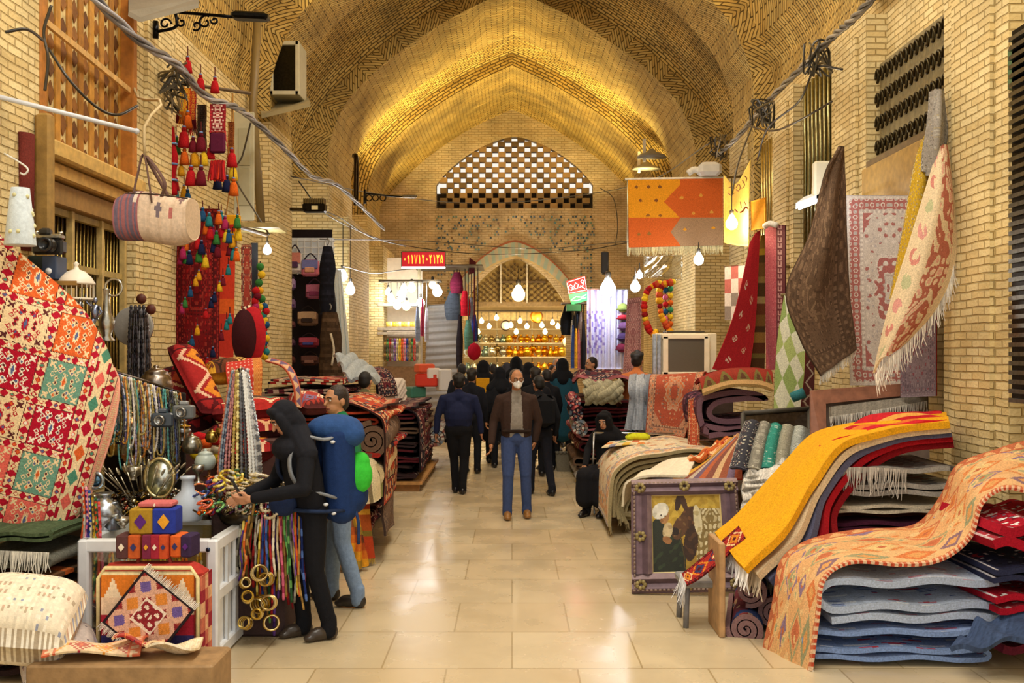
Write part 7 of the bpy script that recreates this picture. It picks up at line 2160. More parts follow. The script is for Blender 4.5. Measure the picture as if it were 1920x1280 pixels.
for a in ((783, 575, 640, 24, 9, '8A9AC0', 'pale blue scarf hung beside the lit stall'), (792, 560, 630, 24.2, 7, 'A83A54', 'rose scarf hung beside the lit stall'), (800, 575, 640, 24.4, 8, 'B8B8C4', 'silver scarf hung beside the lit stall'),
          (857, 510, 550, 25, 24, '7A2440', 'maroon patterned dress hung above the grey clothes'), (851, 545, 600, 25.2, 32, '4A525E', 'grey dress hung beside the shutter'), (872, 545, 592, 24.8, 18, 'B8182A', 'scarlet dress hung at the end of the rail'),
          (884, 558, 620, 25, 12, '8A94AA', 'blue-grey blouse beside the scarlet dress'), (878, 600, 655, 24.7, 16, '5A8A7A', 'sea green scarf under the scarlet dress'), (890, 590, 640, 24.9, 12, '34449A', 'royal blue scarf beside the sea green one'),
          (862, 590, 690, 25.1, 12, '2A2226', 'black dress hanging by the shutter'), (896, 640, 660, 24.8, 10, 'D8CCC0', 'cream scarf at the rail end')):
    garment(a[6], a[0], a[1], a[2], a[3], a[4], a[5])
tag(MB().ball(pp(889, 659, 24.5), (.17, .14, .22), 'A8142E', 12).tube([pp(889, 645, 24.5), pp(889, 503, 24.6)], .01, '5A1420', 4).build('handbag', M['cloth']), 'round crimson bag hanging beneath the royal blue scarf', 'bag')
tag(MB().poly([pp(880, 482, 24.6), pp(893, 492, 24.6), pp(888, 512, 24.6), pp(879, 514, 24.6)], .03, '5A2428', normal=(0, 1, 0)).build('pennant', M['cloth']), 'small maroon pennant on the cable before the tiled arch', 'flag')
# grey corrugated roller cloth
G = np.zeros((31, 61, 3))
for i, u in enumerate(np.linspace(0, 1, 31)):
    for j, v in enumerate(np.linspace(0, 1, 61)):
        G[i, j] = pp(802+62*u-10*v, 572+225*v, 25.9)+np.array((0, .05*math.sin(v*17*6.28), .06*u))
o = thing('shutter_sheet', 'pale grey corrugated shutter sheet between the two lit stalls', 'shutter', pp(828, 692, 25.9))
sheet('corrugated_sheet', G, plain(30, 60, 'B4B2B0', .02), -.01, M['paint'], o)
# goods under it
for i, (x, y, w, h, cc, lb) in enumerate(((800, 712, .5, .3, 'D83A24', 'orange-red toy box at the foot of the lit stall'), (812, 700, .3, .25, 'E8E0DC', 'white packet leaning by the orange-red toy box'), (832, 712, .3, .5, 'D8D8D8', 'white plastic canister behind the navy walker'), (796, 690, .4, .2, 'E05A3A', 'red and white package above the toy box'), (778, 735, .45, .25, '3A7A6A', 'green tin at the foot of the lit stall'))):
    tag(MB().box(pp(x, y, 22.5), (w, .3, h), cc, rotz(.2*i), bev=.03).build(('toy_box', 'packet', 'canister', 'package', 'tin')[i], M['plastic']), lb, 'package')
tag(MB().box(pp(805, 745, 22.4)*(1, 1, 0)+(0, 0, .35), (1.2, .8, .7), '7A6A54', bev=.02).build('goods_table', M['wood']), 'low table with packages in front of the grey shutter', 'table')

for nm, lb, a, sz in (('lamp_rail', 'dark rail the warm lamps hang from in the lamp shop', pp(972, 583, 30.9), (2.7, .4, .05)), ('lamp_board', 'pale board the bulb cluster hangs from over the lit stall', pp(770, 527, 24.4), (1.5, .4, .05)),
                       ('clothes_frame', 'dark hanging frame for the clothes round the grey shutter', pp(842, 502, 24.7), (1.7, 1.6, .03)), ('clothes_frame', 'dark hanging frame for the coats under the tilted sign', pp(1079, 569, 21.3), (.6, .5, .03))):
    tag(MB().box(a, sz, '5A4E3A').build(nm, M['wood']), lb, 'frame')
# red sign with the phone number in Persian digits, built from strokes
sg = thing('number_sign', 'red lit sign with a phone number in yellow Persian digits', 'sign', pp(794, 501, 23.8))
MB().box(pp(794, 486, 23.8), (1.06, .08, .38), '3A0E12', bev=.01).build('sign_box', M['plastic'], sg)
MB().box(pp(794, 486, 23.74), (1.02, .02, .34), 'A01820').build('lit_face', M['led_red'], sg)
DG = {'0': [[(.5, .42), (.58, .5), (.5, .58), (.42, .5), (.5, .42)]], '1': [[(.35, .95), (.55, .6), (.55, .05)]], '2': [[(.2, .95), (.45, .5), (.45, .05)], [(.3, .75), (.5, .65), (.75, .95)]], '3': [[(.15, .95), (.4, .5), (.4, .05)], [(.25, .75), (.4, .66), (.5, .9)], [(.5, .8), (.62, .68), (.8, .95)]],
      '5': [[(.5, .95), (.2, .4), (.25, .1), (.5, .3), (.75, .1), (.8, .4), (.5, .95)]], '7': [[(.15, .95), (.5, .05), (.85, .95)]], '9': [[(.6, .6), (.35, .62), (.3, .85), (.55, .92), (.62, .6), (.62, .05)]]}
mb = MB()
for i, ch in enumerate('09171202135'):
    for stt in DG[ch]:
        mb.tube([pp(756+i*6.9+q[0]*6.2, 495-q[1]*18, 23.71) for q in stt], .012, 'FFC83A', 5)
mb.build('digits', M['led_yellow'], sg)
MB().box(pp(794, 501.5, 23.75), (1.04, .05, .04), 'FFFFFF').build('under_lamp', M['tube_lamp'], sg)
# tilted red and green sign
ns = thing('neon_sign', 'tilted red and green lit sign with white neon strokes', 'sign', pp(1082, 570, 21))
q = [(1062, 527), (1097, 517), (1101, 546), (1066, 551)]
MB().poly([pp(x, y, 21) for x, y in q], .06, 'B82018', normal=(0, 1, 0)).build('red_face', M['neon_red'], ns)
q = [(1066, 552), (1101, 546), (1101, 563), (1072, 571)]
MB().poly([pp(x, y, 21) for x, y in q], .06, '18A848', normal=(0, 1, 0)).build('green_face', M['neon_green'], ns)
mb = MB()
for stt in ([(1064, 530), (1066, 550), (1100, 543), (1096, 519), (1064, 529)], [(1066, 538), (1070, 533), (1074, 537), (1072, 544), (1067, 543), (1066, 538)], [(1070, 538), (1076, 542)], [(1076, 537), (1079, 530), (1084, 533), (1083, 540), (1078, 541), (1076, 537)], [(1091, 524), (1095, 527), (1092, 531), (1089, 528), (1091, 524)],
            [(1095, 527), (1093, 535), (1086, 539)], [(1088, 535), (1097, 541)], [(1071, 562), (1080, 556), (1090, 557), (1099, 552)], [(1071, 564), (1084, 563), (1092, 559), (1099, 558)]):
    mb.tube([pp(x, y, 20.93) for x, y in stt], .009, 'FFE0D8', 5)
mb.build('neon_tube', M['neon_white'], ns)
lamp('neon_glow', 'POINT', pp(1082, 545, 20.6), 12, (1, .4, .3), .2)
MB().box(pp(1075, 577, 21), (.3, .3, .14), '2A6A34').build('hanger', M['paint'], ns)
# coats and scarves under it
for a in ((1064, 572, 628, 21.5, 24, '17181C', 'black winter coat hanging under the tilted sign'), (1082, 575, 625, 21.3, 14, '2A2E38', 'dark slate coat beside the black winter coat'), (1090, 585, 640, 21.2, 12, '8A7A72', 'taupe coat at the end of the coat rail'),
          (1075, 610, 690, 21.3, 9, '3A5AA8', 'blue scarf hanging below the coats'), (1080, 615, 690, 21.2, 7, 'D8A028', 'amber scarf hanging below the coats'), (1086, 612, 692, 21.2, 9, 'C87A84', 'pink scarf hanging below the coats'), (1094, 600, 695, 21.1, 9, '1C1A20', 'black scarf hanging beside the lilac curtain'), (1073, 600, 640, 21.4, 7, 'E0DCD8', 'white scarf between the blue and amber ones')):
    garment(a[6], a[0], a[1], a[2], a[3], a[4], a[5], grp='clothes hung under the tilted sign', yt=570)
def lil(nu, nv):
    U, V = uvgrid(nu, nv)
    C = plain(nu, nv, 'CCCCE8', .03)
    n = wob(U*4, V*4, 9, 6, 10)
    C[(n > .1) & (V > .28) & (V < .8) & (U < .45)] = lin('8E80C8')
    C[(n > .5) & (U > .55)] = lin('A8A4C8')
    return C
curtain('white and lilac flowered curtain below the bright bulb', 1101, 1178, 543, 692, 21, 21, 'D8D8F0', 7, cols=lil)
bulb('bright bulb over the lilac curtain', 1140, 541, 20.6, .16, 'bulb_cool', 60, (.95, .97, 1), 20)
for i, (x, y, cc, kind, lb) in enumerate(((1168, 577, '7A8A4A', 'felt_hat', 'green felt hat hung beside the lilac curtain'), (1168, 594, 'A82A3A', 'felt_hat', 'flat crimson hat below the green one'), (1170, 612, '6A4A7A', 'small_bag', 'violet bag on the curtain edge'), (1168, 632, '4A3A6A', 'small_bag', 'indigo bag below the violet one'), (1166, 652, '7A2A4A', 'small_bag', 'plum bag lowest on the curtain edge'))):
    tag(MB().ball(pp(x, y, 20.92), (.12, .08, .1 if i != 1 else .05), cc, 10).ball(pp(x, y+3, 20.92), (.15, .1, .03), tint(cc, .8), 10).build(kind, M['cloth']), lb, kind.split('_')[1])

# ------------------------------------------------------------------ right wall: grilles, sign board, window
XR = 3.8
o = struct(MB().box((XR-.05, 9.17, 4.35), (.06, 1.8, 1.0), '8E805A').build('window_5', M['wood']))
mb = MB()
for k in range(15):
    y = 8.35+k*.12
    for j in range(4):
        z = 3.95+j*.24
        t = np.linspace(0, 5.2, 12)
        mb.tube([(XR-.12, y+.05*math.cos(q)*(1-q/9), z+.1*math.sin(q)*(1-q/9)+.03) for q in t], .014, '3A3220', 5)
mb.build('window_scroll_grille', M['metal'], o)
struct(MB().box((XR-.12, 9.17, 3.83), (.2, 1.8, .06), '6A5430').build('trim_31', M['wood']))
tag(MB().box((XR-.2, 9.17, 3.5), (.14, 1.78, .56), 'A4803C', bev=.01).build('fascia_board', M['wood']), 'plain brown fascia board over the shop window by the near pier', 'sign board')
o = struct(MB().box((XR-.1, 9.2, 2.92), (.04, 1.66, .6), '7A97A8').build('window_6', M['plastic']))
for y in (8.4, 9.0, 9.55, 10.05):
    MB().box((XR-.14, y, 2.92), (.06, .06, .62), '1C2228').build('window_mullion', M['metal'], o)
MB().box((XR-.14, 9.2, 3.2), (.08, 1.7, .08), '2A2A24').build('window_head', M['metal'], o)
for k, (d0, d1, nb, z0, z1, cc) in enumerate(((11.2, 12.65, 9, 3.2, 5.3, '8A8258'), (13.75, 15.1, 9, 3.0, 5.0, 'B8A468'))):
    o = struct(MB().box((XR-.03, (d0+d1)/2, (z0+z1)/2), (.05, d1-d0, z1-z0), '5A4E2A').build('window_%d' % (7+k), M['wood']))
    mb = MB()
    for i in range(nb):
        y = d0+.1+(d1-d0-.2)*i/(nb-1)
        mb.tube([(XR-.1, y, z0), (XR-.1, y, z1)], .028, cc, 6)
    mb.build('window_bars', M['metal'], o)
o = struct(MB().box((3.56, 6.83, 2.9), (.06, .4, 2.6), '1E1A14').build('door_1', M['metal']))
mb = MB()
for k in range(40):
    mb.box((3.52, 6.83, 1.6+k*.065), (.04, .38, .03), '8A8A84')
mb.build('door_grille', M['metal'], o)
tag(MB().box((3.56, 6.95, 3.95), (.06, .3, .3), '4A6A44', bev=.01).build('sign_plate', M['paint']), 'green plate on the near pier above the metal grille', 'plate')
# tube lamp on the second pier
o = thing('tube_light', 'short fluorescent lamp under a white shade on the brick pier', 'lamp', pp(1515, 395, 10.05))
MB().poly([pp(1492, 392, 10), pp(1538, 374, 10), pp(1556, 362, 10.1), pp(1508, 380, 10.1)], .06, 'D8DCE0', normal=(0, 0, 1)).build('shade', M['paint'], o)
MB().tube([pp(1497, 390, 9.9), pp(1531, 377, 9.9)], .02, 'FFFFFF', 8).build('tube', M['tube_lamp'], o)
MB().tube([pp(1540, 368, 10.05), (3.62, 10.4, pp(1540, 368, 10.05)[2])], .015, '8A8A84', 5).build('wall_arm', M['metal'], o)
lamp('tube_light_glow', 'POINT', pp(1512, 396, 9.8), 10, (.9, .95, 1), .1)
tag(MB().box(pp(1545, 340, 10.05), (.22, .1, .4), 'D8D0B8', bev=.02).build('meter_box', M['paint']), 'pale meter box above the fluorescent lamp', 'box')

# ------------------------------------------------------------------ fittings in the vault
o = thing('air_cooler', 'grey cooler with a dark mesh front standing on the concrete ledge', 'cooler', pp(540, 185, 15))
c = pp(540, 137, 15.1)
MB().box(c, (.46, .5, .8), 'A8A48C', bev=.01).build('case', M['paint'], o)
MB().box(c+(.01, -.26, 0), (.32, .02, .66), '2A2820').build('mesh_front', M['metal'], o)
for dx, dz, w, h in ((-.19, 0, .06, .8), (.2, 0, .06, .8), (0, .37, .44, .06), (0, -.37, .44, .06)):
    MB().box(c+(dx, -.265, dz), (w, .05, h), 'BCB89E', bev=.006).build('frame_rail', M['paint'], o)
MB().tube([pp(505, 90, 15.2), pp(505, 185, 15.2)], .07, '3A3428', 8).build('duct', M['metal'], o)
tag(MB().poly([pp(490, 222, 14.6), pp(582, 200, 14.6), pp(578, 190, 15.6), pp(480, 190, 15.6)], .06, '9A8E6A', normal=(0, 0, 1)).build('concrete_ledge', M['plaster']), 'concrete ledge carrying the grey cooler', 'ledge')
tag(MB().tube([pp(484, 20, 14.2), pp(474, 200, 14.2), pp(490, 420, 14.3)], .06, '7E6A40', 8).build('drain_pipe', M['paint']), 'brown pipe running down beside the cooler ledge', 'pipe')
o = thing('floodlight', 'floodlight with a finned back on a bracket above the bag stall', 'floodlight', pp(590, 396, 16))
MB().box(pp(590, 390, 16), (.36, .22, .14), '2A2620', bev=.02).build('housing', M['metal'], o)
mb = MB()
for k in range(12):
    mb.box(pp(590, 378, 16)+(-.16+k*.029, 0, 0), (.012, .2, .09), '8A7A50')
mb.build('cooling_fin', M['metal'], o)
MB().box(pp(590, 389, 15.88), (.1, .02, .06), 'D8CC9A').build('label_plate', M['paint'], o)
MB().tube([pp(535, 392, 16.1), pp(580, 393, 16)], .03, '4A4030', 6).build('bracket', M['metal'], o)
for i, (x, y) in enumerate(((1222, 296), (1212, 318))):
    o = thing('pendant_floodlight', 'grey reflector lamp on the far right springing, %s of two' % ('upper', 'lower')[i], 'floodlight', pp(x, y, 22+2*i))
    MB().lathe([(.34, 0), (.3, .06), (.1, .14), (.05, .2)], pp(x, y, 22+2*i), '8A8478', 16, sx=1.0, sy=.6).build('reflector', M['paint'], o)
    MB().box(pp(x-14, y-14, 22+2*i), (.06, .1, .5), 'D8D0B8').build('mount', M['paint'], o)
# wrought iron lamp arm
o = thing('street_lantern', 'black wrought iron lamp arm with scrolls high on the wall', 'street lamp', pp(400, 60, 9.8))
mb = MB()
mb.tube([pp(292, 40, 9.8), pp(292, 72, 9.8)], .03, '1A1A1C', 6)
mb.tube(catmull([pp(292, 60, 9.8), pp(330, 50, 9.8), pp(330, 25, 9.8), pp(345, 24, 9.8), pp(440, 32, 9.8)], 16), .016, '1A1A1C', 6)
for (x, y, r, a0) in ((310, 45, .06, 0), (340, 42, .05, 2), (385, 42, .07, 1), (368, 48, .05, 4), (402, 38, .04, 3)):
    t = np.linspace(0, 6.5, 22)
    mb.tube([pp(x, y, 9.8)+(r*math.cos(q+a0)*(1-q/9), 0, r*math.sin(q+a0)*(1-q/9)) for q in t], .011, '1A1A1C', 5)
mb.build('scroll_bracket', M['metal'], o)
MB().box(pp(470, 31, 9.8), (.36, .14, .07), '24262A', roty(.05), bev=.02).build('lamp_head', M['metal'], o)
tag(MB().poly([pp(240, 5, 9.4), pp(372, 5, 9.4), pp(372, 15, 9.2), pp(262, 42, 9.0), pp(240, 30, 9.0)], .05, '8A8270', normal=(0, .3, 1)).build('concrete_canopy', M['plaster']), 'grey concrete canopy at the top above the timber lattice', 'canopy')
o = thing('street_lantern', 'small iron lamp arm on the far springing before the end wall', 'street lamp', pp(720, 370, 20))
mb = MB()
mb.tube([pp(684, 355, 20), pp(684, 382, 20)], .03, '2A241C', 5)
mb.tube(catmull([pp(684, 362, 20), pp(720, 366, 20), pp(760, 369, 20)], 8), .02, '2A241C', 5)
for x in (692, 704, 718):
    mb.ring(pp(x, 371, 20), .06, .012, '2A241C', rotx(math.pi/2), 12)
mb.build('scroll_bracket', M['metal'], o)
MB().box(pp(768, 368, 20), (.3, .1, .06), '6A6250', bev=.02).build('lamp_head', M['metal'], o)
tag(MB().tube(catmull([pp(664, 292, 20.2), pp(668, 300, 20), pp(667, 385, 20)], 10), .05, '3A2E1C', 7).build('drain_pipe', M['metal']), 'short dark pipe on the far left springing', 'pipe')
tag(MB().box(pp(1134, 493, 27), (.2, .2, .62), '34384A', bev=.03).build('loudspeaker', M['plastic']), 'slim dark loudspeaker on the far right corner wall', 'loudspeaker')

# ------------------------------------------------------------------ cables
def cable(label, pts, r, col='2A2620', twist=0, name='cable', n=50):
    q = catmull([pp(*p) for p in pts], n)
    m = MB()
    if twist:
        for k in range(twist):
            a = np.linspace(0, n*.9, n)+k*2*math.pi/twist
            m.tube(q+np.stack((np.cos(a), 0*a, np.sin(a)), axis=1)*r*.9, r*.7, tint(col, .8+.25*k), 5)
    else:
        m.tube(q, r, col, 5)
    return tag(m.build(name, M['plastic']), label, 'cable')
cable('thick twisted grey cable sagging along the first shops', [(160, -20, 7.6), (260, 75, 8.5), (330, 120, 9.5), (385, 180, 10.5), (440, 200, 11.5), (475, 225, 12.5), (540, 285, 14), (585, 330, 16), (630, 345, 18), (675, 385, 20), (720, 430, 23)], .028, '7A7A80', 3)
cable('thick twisted grey cable climbing along the opposite shops', [(1345, 290, 16), (1380, 260, 14.5), (1440, 190, 12.5), (1500, 130, 11), (1560, 70, 9.8), (1600, 35, 9), (1660, -30, 8.2)], .026, '7A7468', 3)
for i, (lb, pts) in enumerate((('thin dark cable stretched from the cooler across to the end wall', [(520, 395, 16), (620, 400, 18), (720, 452, 22), (900, 476, 26), (1080, 470, 26), (1175, 455, 25)]), ('thin dark cable crossing just below the brick lattice', [(545, 330, 16), (700, 362, 22), (860, 380, 26), (1000, 376, 26), (1200, 345, 22), (1340, 262, 16)]),
                               ('thin wire strung across above the tiled arch', [(600, 448, 17), (800, 452, 24), (1000, 466, 26), (1180, 452, 22)]), ('loose black cable drooping over the bag stall', [(560, 340, 15.5), (610, 400, 17), (690, 440, 21), (760, 462, 24)]),
                               ('thin cable running behind the red number sign', [(640, 498, 18), (700, 512, 22), (760, 505, 24), (840, 500, 25)]), ('curved conduit on the far right arch', [(1125, 352, 26), (1150, 372, 26), (1158, 420, 26), (1154, 460, 26)]),
                               ('brown cable looped across the timber lattice', [(90, 90, 7.6), (130, 150, 7.6), (180, 200, 7.8), (220, 215, 8), (258, 198, 8.2)]), ('black cable hanging at the edge of the brick pier', [(96, 10, 7.4), (82, 60, 7.4), (90, 110, 7.4), (84, 170, 7.4)]),
                               ('loose wire beside the pale door leaf', [(470, 230, 12.6), (455, 290, 12.8), (440, 330, 12.8), (480, 400, 12.6), (505, 440, 12.6)]), ('bundle of wires drooping at the second right pier', [(1580, 130, 9.9), (1530, 128, 10.2), (1498, 190, 10.8), (1440, 240, 12), (1420, 300, 13)]),
                               ('pale wire looping in front of the bar grille', [(1560, 190, 10.2), (1500, 225, 10.8), (1450, 245, 12), (1400, 235, 13)]), ('wire carrying the large warm bulb to the climbing cable', [(1372, 366, 12.3), (1386, 300, 12.6), (1420, 213, 13.2)]), ('wire running along the first lintel to the bag cord', [(10, 60, 6.9), (50, 55, 7), (80, 75, 7.3)]))):
    cable(lb, pts, .012, ('2A2620', '3A3226', '4A443A')[i % 3])
for i, (x, y, d) in enumerate(((325, 150, 10), (318, 180, 10.2), (1535, 110, 10.2), (1430, 215, 12), (1350, 275, 15.6))):
    m = MB()
    for k in range(7):
        q = [pp(x, y, d)+np.array((RG.uniform(-.16, .16), RG.uniform(-.06, .06), RG.uniform(-.2, .2))) for _ in range(5)]
        m.tube(catmull(q, 18), .011, RG.choice(['3A342A', '5A5448', '2A2620', '7A6A4A']), 4)
    tag(m.build('wire_tangle', M['plastic']), 'tangle of wires on the %s' % ('twisted cable above the upper tassels', 'wall just left of the upper tassels', 'right pier top beside the climbing cable', 'climbing cable before the bar grille', 'far end of the climbing cable')[i], 'wires')
# rails that carry the hanging goods of the second bay
for lb, a, b, r in (('timber rail carrying the upper tassels', (300, 150, 10.95), (470, 175, 11.6), .02), ('timber rail carrying the red beadwork and runners', (312, 388, 10.95), (500, 440, 12.6), .025)):
    tag(MB().tube([pp(*a), pp(*b)], r, '5A4426', 6).build('hanging_rail', M['wood']), lb, 'rail')
for lb, a, b in (('pole carrying the green diamond rug', pp(1464, 553, 10.25), np.array((3.62, 10.2, pp(1464, 553, 10.25)[2]))), ('pole carrying the checked panel', pp(1358, 499, 12.8), np.array((3.62, 12.85, pp(1358, 499, 12.8)[2])))):
    tag(MB().tube([a, b], .018, '6A5430', 6).build('wall_pole', M['wood']), lb, 'pole')
# uncountable silver trinkets spread over the two tables
for nm, lb, c0, sx, sy, z0, hh, cnt, cl in (('trinket_heap', 'dense heap of silver trinkets covering the table behind the showcase', (-2.55, 7.25), .68, .42, .8, .12, 900, ['A8A498', '8A867A', 'C8BC9A', '5A5448', 'B8963A', '6A707A', 'D8D4C8', '7A3A2A']),
                                             ('bead_heap', 'glittering heap of small beads and charms on top of the bead stand', (-1.8, 7.05), .3, .42, .85, .16, 1100, ['A8A498', '8A7A54', 'C8B88A', '5A4A34', 'D8641E', '6A3A7A', 'D8D0C0', '3A7A6A', 'B82A3A'])):
    m = MB()
    for k in range(cnt):
        u, v = RG.uniform(-1, 1), RG.uniform(-1, 1)
        z = z0+hh*(1-u*u)*(1-v*v)*RG.uniform(.7, 1)
        p = np.array((c0[0]+u*sx, c0[1]+v*sy, z+.012))
        t = k % 4
        if t == 0:
            m.ring(p, RG.uniform(.012, .028), .004, RG.choice(cl), frame_to((RG.uniform(-1, 1), RG.uniform(-1, 0), 1)), 8, 4)
        elif t == 1:
            m.ball(p, RG.uniform(.008, .018), RG.choice(cl), 6)
        elif t == 2:
            a = RG.uniform(0, 6.3)
            m.tube([p, p+np.array((.04*math.cos(a), .04*math.sin(a), RG.uniform(-.01, .04)))], .006, RG.choice(cl), 4)
        else:
            m.lathe([(.016, 0), (.02, .006), (.01, .014)], p, RG.choice(cl), 7, frame_to((RG.uniform(-1, 1), RG.uniform(-1.5, 0), 1)))
    m.ball((c0[0], c0[1], z0-.02), (sx*.95, sy*.95, hh*.9), '4A443A', 20)
    tag(m.build(nm, M['metal']), lb, 'trinkets', kind='stuff')
# ------------------------------------------------------------------ people
def capsule(m, a, b, ra, rb, flat=1.0, n=10):
    a, b = np.asarray(a, float), np.asarray(b, float)
    d = b-a
    L = np.linalg.norm(d)
    u = d/max(L, 1e-6)
    pts, rs = [], []
    for q in (-80, -50, -20):
        pts.append(a+u*ra*math.sin(math.radians(q)))
        rs.append(ra*math.cos(math.radians(q)))
    pts += [a+d*.5]
    rs += [(ra+rb)/2]
    for q in (20, 50, 80):
        pts.append(b+u*rb*math.sin(math.radians(q)))
        rs.append(rb*math.cos(math.radians(q)))
    m.tube(pts, rs, 'FFFFFF', n, flat=flat)

def blob(shapes, voxel, smooth=4):
    """grow overlapping shapes into one continuous skin; returns points and faces"""
    m = MB()
    for s in shapes:
        if s[0] == 'c':
            capsule(m, *s[1:])
        else:
            m.ball(s[1], s[2], 'FFFFFF', 14, s[3] if len(s) > 3 else None)
    me = bpy.data.meshes.new('tmp')
    me.from_pydata(np.concatenate(m.v).tolist(), [], m.f)
    ob = bpy.data.objects.new('tmp', me)
    COL.objects.link(ob)
    r = ob.modifiers.new('r', 'REMESH')
    r.mode = 'VOXEL'
    r.voxel_size = voxel
    sm = ob.modifiers.new('s', 'SMOOTH')
    sm.iterations = smooth
    sm.factor = .5
    ev = ob.evaluated_get(bpy.context.evaluated_depsgraph_get())
    em = ev.to_mesh()
    V = np.empty(len(em.vertices)*3, np.float32)
    em.vertices.foreach_get('co', V)
    V = V.reshape(-1, 3).astype(float)
    Fc = [tuple(p.vertices) for p in em.polygons]
    ev.to_mesh_clear()
    bpy.data.objects.remove(ob)
    bpy.data.meshes.remove(me)
    return V, Fc

def hand_shapes(w, fwd, side, curl=.5, s=1.0):
    """palm, four bent fingers and a thumb that leaves the side of the palm; fwd: along the fingers, side: towards the thumb"""
    w = np.asarray(w, float)
    f = np.asarray(fwd, float)
    f /= np.linalg.norm(f)
    t = np.asarray(side, float)
    t = t-f*np.dot(f, t)
    t /= np.linalg.norm(t)
    n = np.cross(f, t)
    out = [('c', w, w+f*.03*s, .024*s, .026*s)]
    for k in range(4):
        o = t*(.03-.02*k)*s
        a = w+f*.03*s+o*.8
        b = w+f*.085*s+o
        L = (.04, .045, .042, .034)[k]*s
        c = b+(f*math.cos(curl)+n*math.sin(curl))*L
        d = c+(f*math.cos(curl*2)+n*math.sin(curl*2))*L*.8
        out += [('c', a, b, .0125*s, .011*s, 1, 7), ('c', b, c, .0098*s, .009*s, 1, 7), ('c', c, d, .009*s, .0075*s, 1, 7)]
    a = w+f*.025*s+t*.025*s
    b = a+(f*.6+t*.8)*.04*s+n*.008*s
    out += [('c', w+f*.015*s+t*.012*s, a, .015*s, .013*s, 1, 7), ('c', a, b, .012*s, .01*s, 1, 7), ('c', b, b+(f*.9+t*.15+n*.3)*.033*s, .01*s, .008*s, 1, 7)]
    return out

